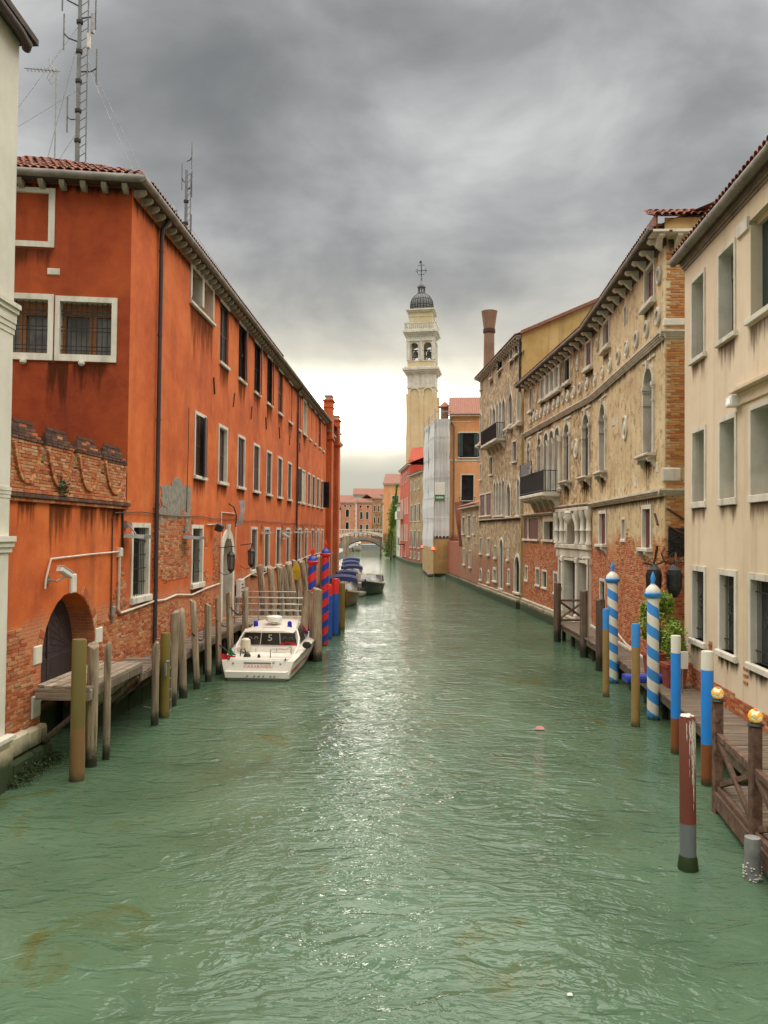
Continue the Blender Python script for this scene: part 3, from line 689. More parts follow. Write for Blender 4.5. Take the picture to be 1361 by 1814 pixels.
# gable-end front that faces the bridge
FN = Facade((-6.857-8*.9932, 21.5-8*.117), (-6.857, 21.5)); RN = FN.rel(FL)
HN = []
for k, (a, c) in enumerate(((4.15, 5.9), (6.14, 7.53))):
    ol, il = outline(a-.06, c+.14, 9.24, 11.0-.03*k), outline(a+.06, c, 9.42, 10.85-.02*k)
    b = MB(RN); b.ring(ol, il, -.05, .35); b.box(a-.06, c+.14, -.052, .1, 9.24, 9.42); o = b.build('window', 'stone', orange, label='barred window with wooden casements in a chipped white frame')
    w0, w1 = a+.06, c; mid = (w0+w1)/2+.12
    MB(RN).quad((w0, .34, 9.42), (w1, .34, 9.42), (w1, .34, 10.84), (w0, .34, 10.84)).build('pane', 'pane_grey', o)
    b = MB(RN)
    for x0, x1 in ((w0, w0+.1), (mid-.09, mid-.005), (mid+.005, mid+.09), (w1-.05, w1)): b.box(x0, x1, .27, .33, 9.42, 10.5)
    b.box(w0, w1, .265, .335, 10.5, 10.84); b.box(w0+.1, w1-.05, .272, .328, 9.42, 9.5); b.build('casement', 'win_wood', o)
    b = MB(RN)
    for i in range(1, 10): x = w0+(w1-w0)*i/10; b.tube([(x, .1, 9.42), (x, .1, 10.84)], .012, 6)
    for z in (9.55, 9.66, 10.07, 10.17, 10.5, 10.6): b.box(w0, w1, .085, .113, z-.012, z+.012)
    b.build('grille', 'iron', o); HN.append((a-.06, c+.14, 9.24, 11.0-.03*k, .35, None))
b = MB(RN); b.ring(outline(4.0, 6.02, 12.25, 13.83), outline(4.14, 5.86, 12.4, 13.7), -.04, .12); b.box(4.0, 6.02, -.041, .1, 12.25, 12.4); o = b.build('window', 'stone', orange, label='walled-up window, only its white frame left')
MB(RN).quad((4.14, .05, 12.4), (5.86, .05, 12.4), (5.86, .05, 13.7), (4.14, .05, 13.7)).build('infill', 'orange_deep_shaded', o); HN.append((4.0, 6.02, 12.25, 13.83, .12, None))
MB(RN).cbox(5.85, 6.17, -.03, .02, 11.52, 11.7, .02).build('vent_block', 'stone', orange)
wall('wall', 'orange_deep_shaded', orange, RN, 0, 8, 3, 14.1, HN)
for u in (5.32, 6.8): 
    b = MB(RN); b.box(u-.05, u+.05, -.16, 0, 9.2, 9.24); b.lathe([(.09, 9.2), (.085, 9.15), (.05, 9.11), (.01, 9.1)], 12, (u, -.12)); b.build('dome_camera', 'white_plastic', orange)
# eaves: corbels, gutter, roof
cm = corbel_mesh('old_stone', .32, .18, .13)
for k in range(84): put('corbel', cm, orange, None, (.18+k*.55, 0, 13.97))
for k in range(15): put('corbel', cm, orange, RN, (7.85-k*.535, 0, 13.97))
MB().box(-.3, 46.6, -.36, .1, 13.98, 14.05).build('eave_board', 'soffit', orange); MB(RN).box(0, 8.2, -.34, .1, 13.985, 14.052).build('eave_board', 'soffit', orange)
MB().tube([(-.42, -.4, 14.08), (30, -.4, 14.05), (46.6, -.4, 14.08)], .105, 10).build('gutter', 'gutter', orange, True)
MB(RN).tube([(0, -.4, 14.1), (8.4, -.4, 14.08)], .105, 10).build('gutter', 'gutter', orange, True)
PT = R(27)
tiles(orange, RN, 4.2, 8.35, 12, PT, -.42, 14.16, clip=lambda u, c: c < (8.55-u))
MB(RN).poly([(-6, -.4, 14.14), (8.4, -.4, 14.14), (1.5, 6.5, 14.14+6.9*math.tan(PT)), (-6, 6.5, 14.14+6.9*math.tan(PT))]).build('roof', 'roof', orange)
b = MB(); c_ = math.cos(PT)
b.poly([(-.42, -.42, 14.14), (58, -.42, 14.14), (58, 6.5, 14.14+6.9*math.tan(PT)), (6.4, 6.5, 14.14+6.9*math.tan(PT))]); b.poly([(6.4, 6.5, 14.14+6.9*math.tan(PT)), (58, 6.5, 14.14+6.9*math.tan(PT)), (58, 14, 14.1), (6.4, 14, 14.1)]); b.build('roof', 'roof', orange)
tiles(orange, I4, .2, 22, 1, PT, -.44, 14.17)
for u, m in ((2.22, 'pipe_brown'), (29.8, 'pipe_brown')): 
    b = MB(); b.tube([(u, -.38, 14.0), (u, -.12, 13.7), (u, -.1, 13.4), (u-.02, -.1, 1.4)], .062, 10)
    for z in (3, 5.5, 8, 10.5, 13): b.lathe([(.075, z), (.075, z+.06)], 10, (u-.01, -.1))
    b.build('drainpipe', m, orange, True)
for u, a in ((8.9, .5), (12.2, -.4), (15.8, -.4), (19.4, .45), (23.4, .4), (27.0, -.4), (31.2, .5)):
    c, s_ = math.cos(1.2*(1 if a > 0 else -1)), abs(math.sin(1.2)); b = MB(); b.tube([(u-.1*(1 if a > 0 else -1), -.03, 10.55), (u+.1*(1 if a > 0 else -1), -.03, 9.95)], .028, 6); b.build('wall_anchor', 'rust_iron', orange)
# grey cement patch and the brick laid bare round it
rng = random.Random(3)
for cu, cz, ru, rz_ in ((4.55, 5.95, 1.5, .75), (3.0, 5.2, .3, .45), (5.75, 5.1, .25, .5)):
    pl = []
    for k in range(72):
        a = 2*math.pi*k/72; rr = 1+.45*noise.fractal(Vector((math.cos(a)*1.5+cu, math.sin(a)*1.5, 2)), .8, 2.2, 5); pl.append((cu+ru*rr*math.cos(a), cz+rz_*rr*math.sin(a)*(1 if math.sin(a) < 0 else .8)))
    b = MB(); b.add([(cu, -.02, cz)]+[(x, -.018, z) for x, z in pl]+[(x, .004, z) for x, z in pl], [(0, 1+k, 1+(k+1) % 72) for k in range(72)]+[(1+k, 73+k, 73+(k+1) % 72, 1+(k+1) % 72) for k in range(72)]); b.build('cement_patch', 'cement', orange)
def reg_l(u, z):
    n = fbm(u, z, .55)*1.1
    if u < 2.2: lim = 2.55+.5*n+max(0, .9-abs(u-.2))*.5
    elif u < 6.2: lim = 2.45+.4*n
    else: lim = 2.2+.5*n
    if z < lim and fbm(u+40, z, .9) > -.62: return True
    if 2.2 < u < 6.3 and 3.2+.35*fbm(u+9, z, .9) < z < 5.35+.6*n: return True
    if 8 < u < 10 and z < 4.3+n and z > 2.9 and n > .1: return True
    return False
bricks(orange, I4, -.1, 16.5, .5, 6.2, reg_l, [h for h in H if h[2] < 6], 'brick', 300, FL.M)
b = MB()
for k in range(24): b.cbox(k*1.02+.01, k*1.02+1.0, -.16, .1, -.6, .5-.03*(k % 3), .03)
b.build('base_course', 'stone_base', orange)
# far end of the same block: two chimneys that run down the wall, and the darker wall beyond
HF = []
for u in (50.5, 53.6): 
    HF.append(window(orange, I4, u, u+1.4, 6.6, 8.9, 'louver', .12, shut='shutter_dk')); HF.append(window(orange, I4, u, u+1.4, 2.78, 4.98, 'panel', .13, shut='shutter'))
wall('wall', 'red_plaster', orange, I4, 46.6, 58, -1.5, 13.3, HF, label='darker red far end of the front')
for u, zt, p in ((46.9, 15.9, .45), (51.9, 14.9, .55)):
    b = MB(); b.box(u, u+1.5, -p, .3, -1, zt); b.box(u-.1, u+1.6, -p-.1, .4, zt, zt+.12); b.box(u-.05, u+1.55, -p-.05, .35, zt-.55, zt-.45); b.box(u-.12, u+1.62, -p-.12, .4, 12.6, 12.75)
    o = b.build('chimney', 'red_plaster', orange)
    b = MB(); b.box(u+.1, u+1.4, -p+.1, .2, zt+.12, zt+.4); b.box(u, u+1.5, -p, .3, zt+.4, zt+.5); b.build('cap', 'stone_grey', o)
MB().box(46.6, 58.2, -.35, .1, 13.2, 13.4).build('eave_board', 'gutter', orange)
MB().tube([(49.6, -.12, 13.2), (49.6, -.12, 1.2)], .07, 8).build('drainpipe', 'iron', orange)

for u in (9.78, 13.07, 16.42, 19.67, 23.05, 26.58, 30.2, 33): streak(orange, I4, u-.05, u+1.5, 11.26, 2.0)
streak(orange, I4, 5.6, 8.7, 12.45, 3.4); streak(orange, I4, 0, 46, 13.78, .75, 'soot')
for u, k, hg in M_: streak(orange, I4, u-.05, u+1.55, 6.58, 1.1)
for u in (.37, 6.2, 16.1, 19.38, 22.8): streak(orange, I4, u, u+1.5, 2.74, .7)
streak(orange, RN, 5.9, 6.45, 9.2, 2.6); streak(orange, RN, 5.0, 6.0, 12.2, 1.0); streak(orange, RN, 3, 8, 13.95, .5, 'soot'); streak(orange, RN, 6.5, 7.6, 9.2, 1.2)
# cables, lamps and fittings on the left wall
def cable(F, name, label, pts, r, m, cat='cable', n=6):
    t = thing(name, label, cat, tuple(F.world(*pts[0]))); o = MB(t.matrix_basis.inverted() @ F.M).tube(pts, r, n).build('tube', m, t, True); return t
sag = [(-.6, 4.2), (-.62, 2.72), (-.5, 2.62), (1.0, 2.66), (2.2, 2.70), (3.2, 2.66), (4.4, 2.72), (6.2, 2.58), (7.8, 2.66), (10.0, 2.72)]
cable(FL, 'white_conduit', 'thick white conduit bent down beside the gate arch and along the brick', [(u, -.06, z) for u, z in sag], .034, 'conduit')
cable(FL, 'white_conduit', 'thick white conduit wavering from the sign box past the piles to the far chimneys', [(u, -.06, z+.05*math.sin(u*.9)) for u, z in [(12.9, 2.55), (14, 2.62), (16, 2.72), (18, 2.6), (20, 2.74), (23, 2.78), (27, 2.8), (31, 2.86), (36, 3.0), (41, 3.1), (46, 3.1)]], .034, 'conduit')
cable(FL, 'white_conduit', 'pale conduit running level from the camera to the junction box', [(-4.75, -.05, 3.55), (-4.72, -.05, 3.75), (-4.52, -.05, 4.16), (-2.5, -.05, 4.2), (-.55, -.05, 4.22)], .022, 'conduit')
cable(FL, 'white_conduit', 'white conduit squared round the head of the arched water door', [(10.2, -.05, 2.7), (10.2, -.05, 5.5), (12.75, -.05, 5.5), (12.75, -.05, 3.6)], .03, 'conduit')
cable(FL, 'wall_cable', 'thin dark cable strung along the wall above the ground floor windows', [(u, -.05, 5.25+.04*math.sin(u*2)) for u in range(-1, 46, 2)], .014, 'iron')
cable(FL, 'wall_cable', 'thin cable dropping down the wall by the first louvred window', [(5.55, -.04, 8.9), (5.5, -.05, 7.4), (5.45, -.04, 5.4)], .012, 'iron')
t = thing('junction_box', 'small pale junction box at the bend of the conduit by the gate', 'junction box', tuple(FL.world(-.58, 0, 4.2)), FL.rz)
b = MB(); b.cbox(-.09, .09, -.1, 0, -.12, .12); b.build('case', 'conduit', t); MB().cbox(-.08, .08, -.12, -.1, -.11, .11).build('lid', 'white_plastic', t)
def hood_lamp(u, z, label, w=.55, grp='flat hood lamps on the orange wall'):
    t = thing('hood_lamp', label, 'wall lamp', tuple(FL.world(u, 0, z)), FL.rz, grp)
    b = MB(); b.loft([[(-w*.62, -.08, -.04), (-w*.62, -.62, -.06), (-w*.5, -.62, .03), (-w*.5, -.08, .05)], [(w*.62, -.08, -.04), (w*.62, -.62, -.06), (w*.5, -.62, .03), (w*.5, -.08, .05)]], True, True, True); b.build('hood', 'galv', t)
    b = MB(); b.tube([(0, 0, .3), (0, -.12, .28), (0, -.3, .05)], .02, 6); b.box(-.07, .07, -.08, 0, .2, .4); b.build('bracket', 'galv', t)
    MB().quad((-w*.5, -.56, -.065), (w*.5, -.56, -.065), (w*.5, -.14, -.05), (-w*.5, -.14, -.05)).build('lens', 'pane_grey', t)
for u, z, l in ((-.1, 4.62, 'nearest flat hood lamp, in front of the first grilled window'), (5.3, 4.55, 'flat hood lamp left of the second grilled window'), (18.6, 4.68, 'flat hood lamp between the first two panelled windows past the water door'), (24.8, 4.7, 'flat hood lamp between the third and fourth panelled windows past the water door'), (29.2, 4.72, 'flat hood lamp just before the far drainpipe'), (33.2, 4.75, 'flat hood lamp beyond the far drainpipe'), (39.4, 4.75, 'smallest and farthest flat hood lamp on the orange wall')): hood_lamp(u, z, l)
def lantern(F, u, z, label, grp):
    t = thing('wall_lantern', label, 'lantern', tuple(F.world(u, 0, z)), F.rz, grp)
    b = MB(); b.tube([(0, 0, .55), (0, -.5, .62), (0, -.62, .6)], .018, 6); b.tube([(0, 0, -.35), (0, -.25, -.5), (0, -.5, -.42)], .014, 6); b.tube([(0, -.5, .62), (0, -.5, .42)], .015, 6); b.build('bracket', 'iron', t)
    b = MB(); b.lathe([(.03, .45), (.07, .40), (.17, .3), (.18, .27), (.15, .26)], 6, (0, -.5)); b.lathe([(.13, -.30), (.15, -.27), (.10, -.34), (.03, -.42)], 6, (0, -.5))
    for k in range(6): a = 2*math.pi*k/6; b.tube([(.155*math.cos(a), -.5+.155*math.sin(a), .27), (.125*math.cos(a), -.5+.125*math.sin(a), -.28)], .013, 5)
    b.build('cage', 'iron', t); MB().lathe([(.14, .26), (.11, -.28)], 6, (0, -.5)).build('glass', 'pane_grey', t)
lantern(FL, 10.05, 3.55, 'black iron lantern hanging before the arch of the water door', 'lanterns beside the water door'); lantern(FL, 13.9, 3.6, 'black iron lantern on the orange wall right of the water door', 'lanterns beside the water door')
def sec_camera(F, u, z, label, yaw, d=.55):
    t = thing('security_camera', label, 'camera', tuple(F.world(u, 0, z)), F.rz)
    b = MB(); b.tube([(0, 0, 0), (0, -.2, -.03), (.12, -d*.7, .1)], .022, 6); b.box(-.06, .06, -.03, 0, -.08, .08); b.build('arm', 'steel', t)
    Mx = Matrix.Translation((.10, -d*.6, .16)) @ Matrix.Scale(.78, 4) @ Matrix.Rotation(yaw, 4, 'Z') @ Matrix.Rotation(R(24), 4, 'Y')
    b = MB(Mx); b.cbox(-.26, .28, -.085, .085, -.07, .08, .03); b.box(-.28, .32, -.095, .095, .08, .092); b.build('housing', 'white_plastic', t)
    MB(Mx).lathe([(.05, 0), (.05, .03)], 10).build('lens', 'iron', t)
sec_camera(FL, -4.55, 3.72, 'white security camera on an arm above the gate arch', R(-12)); sec_camera(FL, 24.0, 4.35, 'white security camera beside the third panelled window past the water door', R(-100))
t = thing('floodlight', 'small black floodlight on a pipe between the second grilled window and the water door', 'floodlight', tuple(FL.world(9.0, 0, 5.0)), FL.rz)
b = MB(); b.tube([(-.9, -.05, .0), (.8, -.05, .02)], .025, 6); b.tube([(0, -.05, .0), (0, -.2, .03)], .03, 6); b.build('bracket', 'conduit', t); MB(Matrix.Rotation(R(25), 4, 'X')).cbox(-.22, .22, -.42, -.2, -.12, .14, .03).build('lamp_body', 'iron', t)
t = thing('sign_box', 'pale sign box with dark lettering rows beside the water door', 'sign', tuple(FL.world(12.95, -.02, 1.75)), FL.rz)
b = MB(); b.cbox(0, .75, -.25, -.05, .15, .95); b.box(.3, .36, -.1, 0, -.5, .2); b.build('case', 'white_plastic', t)
b = MB()
for k in range(4): b.box(.1, .62-.1*(k % 2), -.254, -.25, .25+.15*k, .31+.15*k)
b.build('lettering', 'letters_dark', t)
t = thing('tilted_lamp', 'thin grey curved lamp hood tilted above the water door arch', 'wall lamp', tuple(FL.world(11.7, 0, 5.15)), FL.rz)
MB().tube([(-.1, 0, .75), (-.1, -.22, .6), (-.02, -.32, .25), (-.05, -.3, -.2)], .03, 6).build('arm', 'iron', t)
b = MB(); b.loft([[(x-.02, -.30-.16*math.sin(f*3.1), z), (x+.05, -.28-.2*math.sin(f*3.1), z), (x+.05, -.62+.1*abs(f-.5), z), (x-.02, -.62+.1*abs(f-.5), z)] for f, x, z in [(i/6, -.12+.5*(i/6)**1.3, -.15+1.05*i/6) for i in range(7)]], True, True, True); b.build('hood', 'galv', t, True)

# ------------------------------------------------------------------ LEFT: courtyard wall with gate and brick crest
yard = thing('courtyard_wall', 'orange courtyard wall with an arched plank gate and a scalloped brick crest', 'wall', FL.A, FL.rz)
gate = (-4.76, -1.98, -.4, 3.38, .75, 'round')
b = MB(); 
wall('wall', 'orange', yard, I4, -6.45, 0, -1.5, 5.4, [gate])
MB().quad((-6.45, .95, -1.5), (0, .95, -1.5), (0, .95, 5.4), (-6.45, .95, 5.4)).build('rear_wall', 'orange', yard)
g = MB(); pl = outline(-4.76, -1.98, .9, 3.38, 'round', 18); g.poly([(p[0], .55, p[1]) for p in pl]); go = g.build('gate', 'door_wood', yard)
for k in range(24):      # chevron boards of the two leaves
    for s_ in (-1, 1):
        c = -3.37; z0 = .2+k*.2; b = MB()
        a0, a1 = c+s_*.02, c+s_*1.37
        q = [(a0, z0), (a1, z0+1.0), (a1, z0+1.185), (a0, z0+.185)]
        q = [(x, min(z, 1.95+math.sqrt(max(0, 1.36**2-(x-c)**2)))) for x, z in q]; q = [(x, max(z, 1.3)) for x, z in q]
        if abs(q[0][1]-q[3][1])+abs(q[1][1]-q[2][1]) < .06: continue
        if s_ < 0: q = q[::-1]
        b.prism(q, 'y', .525, .548); b.build('plank', 'door_wood', go)
MB().cbox(-4.7, -2.04, .5, .53, 1.25, 1.9, .01).build('kick_plate', 'shutter_dk', go); MB().box(-3.42, -3.32, .49, .55, 1.3, 3.3).build('meeting_stile', 'door_wood', go)
b = MB(); b.box(-4.76, -1.98, .3, .8, 1.1, 1.25); b.build('threshold', 'stone', yard)
for a, c, z0, z1, w1 in ((-2.42+.44, -1.57, 2.02, 2.4, .5), (-5.12, -4.77, 2.02, 2.4, .1), (-5.15, -4.79, .95, 1.4, .1), (-1.97, -1.6, .95, 1.45, .1)): MB().cbox(a, c, -.035, w1, z0, z1, .02).build('quoin_stone', 'stone', yard)
MB().cbox(-3.47, -3.22, -.07, .2, 3.36, 3.78, .02).build('keystone', 'stone', yard)
# voussoir ring round the gate
for k in range(26):
    a0, a1 = math.pi*k/26+.012, math.pi*(k+1)/26-.012; c, zs, r0, r1 = -3.37, 1.99, 1.40, 1.62
    if 1.4 < (a0+a1)/2 < 1.72: continue
    q = [(c-r0*math.cos(a0), zs+r0*math.sin(a0)), (c-r1*math.cos(a0), zs+r1*math.sin(a0)), (c-r1*math.cos(a1), zs+r1*math.sin(a1)), (c-r0*math.cos(a1), zs+r0*math.sin(a1))]
    if a1 < 1.2 and a0 > .9: continue
    b = MB(); b.tt = random.random(); b.prism(q, 'y', -.012, .3); 
    if a0 > 1.9 or a1 < .5: b.build('arch_brick', 'brick', yard)
def reg_w(u, z):
    if z > 4: return False
    n = fbm(u, z, .8)
    lim = 2.86 if u < -4.6 else (2.55+1.1*max(0, 1-abs(u+.3)/1.0)+.35*n)
    return z < lim and z > .82 and not (u > -5.5 and u < -4.7 and z > 2.35) and math.hypot(u+3.37, z-1.99) > 1.64
bricks(yard, I4, -6.4, 0, .82, 4.2, reg_w, [(-4.80, -1.95, 0, 2.0), (-2.0, -1.56, 2.0, 2.42), (-5.15, -4.76, 2.0, 2.42), (-5.18, -4.76, .93, 1.42)], 'brick', 300, FL.M)
# the base: two courses of white stone, weed below
for k, (a, c) in enumerate(((-6.45, -5.55), (-5.53, -5.1), (-5.08, -4.72))):
    MB().cbox(a, c, -.16, .2, .42, .84-.03*k, .05).build('base_stone', 'stone_base', yard)
    MB().cbox(a+.12, min(c+.1, -4.6), -.24, .2, -.5, .40, .06).build('base_stone', 'stone_base', yard)
b = MB(); b.box(-1.9, 0, -.12, .2, -.5, 1.0); b.build('footing', 'stone_base', yard)
# crest
b = MB(); b.box(-6.45, -.02, -.1, .45, 5.4, 5.44); b.build('ledge', 'brick_dark', yard)
for j, (pr, z) in enumerate(((.05, 5.36), (.09, 5.445), (.06, 5.53))):
    for k in range(25):
        b_ = brick_meshes('brick' if j != 1 else 'brick_dark')[(k*3+j) % 9]; put('cornice_brick', b_, yard, None, (-6.3+k*.256+.06*j, -pr/2+.02, z), Matrix.Rotation(random.uniform(-.02, .02), 4, 'Y'), (.245, pr+.08, .07))
MB().box(-6.45, -.05, .02, .22, 5.5, 6.15).build('crest_core', 'mortar', yard)
mer = [(-6.15, -4.95), (-4.72, -3.42), (-3.17, -1.83), (-1.62, -.12)]
def reg_c(u, z):
    return any(a < u < c for a, c in mer) and z > 5.58 or z < 6.1 and u < -.05
MB_ = MB()
for a, c in mer: MB_.box(a, c, .02, .2, 6.2, 6.62)
MB_.build('crest_core', 'mortar', yard)
bricks(yard, I4, -6.4, -.08, 5.58, 6.48, reg_c, [], 'brick', 0, FL.M, row=.068, w=.015, nm='brick')
rng = random.Random(11)
for i, (a, c) in enumerate(mer):      # each merlon: corbelled cap of dark bricks and a drop-shaped moulding
    for j in range(7):
        o_ = (.02, .05, .01, -.06, -.10, -.15, -.2)[j]; n = max(2, round((c-a+2*o_)/.27))
        for k in range(n):
            l = (c-a+2*o_)/n; x = a-o_+l*(k+.5)
            put('cap_brick', brick_meshes('brick_dark' if (j > 0 or i == 3) and rng.random() < .85 else 'brick')[rng.randrange(9)], yard, None, (x, .1, 6.5+j*.068+rng.uniform(-.004, .004)), Matrix.Rotation(rng.uniform(-.03, .03), 4, 'Z'), (l-.012, .2+o_*1.2, .06))
    m_, hw = (a+c)/2, (c-a)/2-.04; zt, zb = 6.46, 5.72
    pts = []
    for k in range(19): t_ = -1+2*k/18; pts.append((m_+hw*t_, zb+(zt-zb)*abs(t_)**2.7))
    for k in range(18):
        p, q = pts[k], pts[k+1]; dx, dz = q[0]-p[0], q[1]-p[1]; l = math.hypot(dx, dz); n_ = max(1, round(l/.075))
        for s_ in range(n_):
            f = (s_+.5)/n_; put('moulding_brick', brick_meshes('brick' if rng.random() < .6 else 'brick_tan')[rng.randrange(9)], yard, None, (p[0]+dx*f, -.02, p[1]+dz*f), Matrix.Rotation(-math.atan2(dz, dx), 4, 'Y'), (l/n_-.008, .07, .075))
b = MB(); leaves(b, 160, lambda: ((-4.05+rng.gauss(0, .13), -.08+rng.gauss(0, .05), 5.66+rng.gauss(0, .1)), rng.random()), .045, rng); b.build('moss_tuft', 'moss', yard, kind='stuff')
b = MB()
for k in range(4200): 
    u = rng.uniform(-6.6, -4.5); leaves(b, 1, lambda: ((u, -.2-abs(rng.gauss(0, .16)), max(-.03, rng.gauss(.05, .1))), rng.random()*.5), .022, rng)
setp(MB.build(b, 'water_weed', 'moss'), 'dark green weed clinging to the stone foot of the courtyard wall', 'weed', kind='stuff').matrix_world = FL.M
for u, w_, h in ((-5.9, .8, .9), (-4.6, 1.2, 1.7), (-3.0, 1.0, 1.4), (-1.9, 1.3, 1.2), (-1.0, .8, .8)): streak(yard, I4, u, u+w_, 5.32, h)
cable(FL, 'thin_pipe', 'thin rusty pipe running down the wall right of the gate', [(-1.05, -.03, 5.1), (-1.05, -.03, 3.0), (-1.1, -.03, 2.5)], .02, 'rust_iron', 'pipe')
cable(FL, 'crack_pipe', 'dark pipe in the corner between courtyard wall and orange building', [(-.35, -.02, 5.3), (-.33, -.03, 4.3)], .035, 'iron', 'pipe')
t = thing('water_meter', 'small grey fitting on the brick right of the gate', 'pipe fitting', tuple(FL.world(-1.0, 0, 2.72)), FL.rz); MB().cbox(-.07, .07, -.1, 0, -.13, .13, .03).build('body', 'galv', t); MB().tube([(0, -.05, -.13), (0, -.05, -.3)], .02, 6).build('spout', 'galv', t)

# ------------------------------------------------------------------ LEFT edge: pale building at the bridge foot
FK = Facade((-6.985, 4.0), (-6.985, 15.05))
pale = thing('pale_corner_building', 'pale stone building at the left edge with ledges and a dark curved gutter', 'building', FK.A, FK.rz)
wall('wall', 'pale', pale, I4, 0, 11.05, -1.5, 14.0, []); shell(pale, I4, 0, 11.05, -1.5, 14.0, 7, 'pale')
for z, h, d in ((8.72, .26, .12), (8.42, .30, .05), (5.36, .2, .03), (4.35, .3, .12), (.75, .22, .18)): moulding(I4, 0, 11.05+d*.5, z, h, d).build('ledge', 'stone', pale)
b = MB(); b.box(0, 11.1, -.14, 0, -.5, .74); b.build('base_course', 'stone_base', pale)
MB().tube([(0, -.2, 14.0), (10.6, -.2, 13.95), (11.02, -.18, 13.93), (11.12, -.1, 13.9)], .085, 10).build('gutter', 'pipe_brown', pale, True)
MB().box(0, 11.2, -.3, .1, 14.0, 14.12).build('eave_board', 'soffit', pale)
b = MB(); b.box(0, 9.5, -.34, 0.1, 15.15, 15.3); b.build('upper_eave', 'pipe_brown', pale); MB().box(0, 9.4, .02, 6, 14.1, 15.15).build('attic_wall', 'pale', pale)
MB().poly([(0, -.3, 14.12), (11.1, -.3, 14.12), (11.1, 6, 14.9), (0, 6, 14.9)]).build('roof', 'roof_br', pale)

# ------------------------------------------------------------------ roof masts and aerials
def mast(x, y, z0, z1, label, arms, guys, lat=.28, grp=None):
    t = thing('radio_mast', label, 'radio mast', (x, y, z0)); h = z1-z0
    MB().lathe([(.08, 0), (.075, h*.6), (.06, h)], 10).build('pole', 'mast_grey', t)
    b = MB()
    b.tube([(lat, 0, 0), (lat, 0, h*.98)], .022, 6)
    k = .15
    while k < h: b.tube([(.07, 0, k), (lat, 0, k+.14)], .014, 5); k += .3
    b.build('climbing_ladder', 'mast_grey', t)
    b = MB()
    for z in range(1, int(h), 1): b.lathe([(.09, z), (.115, z+.04), (.115, z+.13), (.09, z+.17)], 8)
    b.build('collar', 'iron', t, kind='stuff')
    for a, z, l in arms: 
        dx, dy = math.cos(a)*l, math.sin(a)*l; b = MB(); b.tube([(0, 0, z), (dx*.7, dy*.7, z+.1), (dx, dy, z+.25)], .025, 6); b.build('arm', 'iron', t); MB().tube([(dx, dy, z-.3), (dx, dy, z+.9)], .026, 6).build('aerial', 'mast_grey', t)
    b = MB()
    for gx, gy, gz, z in guys: b.tube([(0, 0, z), (gx, gy, gz)], .009, 4)
    b.build('guy_wire', 'galv', t); return t
m1 = mast(-10.3, 26.5, 14.6, 23.6, 'tall grey radio mast with a ladder side and many aerials on the orange roof', [(0.4, 5.4, .55), (3.3, 6.4, .5), (2.6, 3.8, .55), (.2, 7.2, .5), (3.6, 7.6, .55), (1.2, 8.1, .4)], [(2.6, .6, .3, 6.2), (2.9, 1.2, .3, 6.4), (-2.4, 0, 3.6, 7), (-1.8, .5, .2, 6.6), (1.9, .3, .2, 3), (-1.9, 0, .4, 3.4), (-2.5, 0, 3.2, 4.8)])
MB().cbox(.38, .48, -.05, .05, 6.7, 7.4, .02).build('panel_aerial', 'galv', m1); MB().cbox(.25, .36, -.05, .05, 6.2, 6.7, .02).build('amplifier', 'conduit', m1)
mast(-9.05, 36, 15.5, 21.0, 'shorter grey radio mast halfway along the orange roof', [(.3, 5.9, .22), (.2, 4.6, .24), (3.3, 4.9, .2), (.1, 2.6, .24)], [(2.2, 3, .2, 3.2), (1.6, 2, .2, 3.0), (-.9, 0, 1.4, 3.4)], .2)
b_ = MB(); 
def yagi(x, y, z0, h, label, l, ang, grp):
    t = thing('television_aerial', label, 'aerial', (x, y, z0), 0, grp); MB().tube([(0, 0, 0), (0, 0, h)], .022, 6).build('pole', 'galv', t)
    b = MB(); c, s_ = math.cos(ang), math.sin(ang); b.tube([(.1*c, .1*s_, h), (-l*c, -l*s_, h+.06)], .016, 5)
    for k in range(9): q = -l*k/9; w_ = .14-.006*k; b.tube([(q*c-w_*s_, q*s_+w_*c, h+.01), (q*c+w_*s_, q*s_-w_*c, h+.01)], .009, 4); b.tube([(q*c, q*s_, h-.05), (q*c, q*s_, h+.07)], .008, 4)
    b.build('boom', 'galv', t)
    b = MB()
    for s2 in (-1, 1):
        for e in (-.2, 0, .2): b.tube([(-.04, e, h), (-.22, e, h+.32*s2)], .008, 4)
        b.tube([(-.22, -.2, h+.32*s2), (-.22, .2, h+.32*s2)], .008, 4)
    b.build('reflector', 'galv', t)
yagi(-10.42, 25.0, 14.6, 4.55, 'thin television aerial left of the tall radio mast', 1.0, .05, 'television aerials on the orange roof'); yagi(-9.6, 36.5, 15.4, 3.95, 'small television aerial beside the shorter radio mast', .75, .0, 'television aerials on the orange roof')

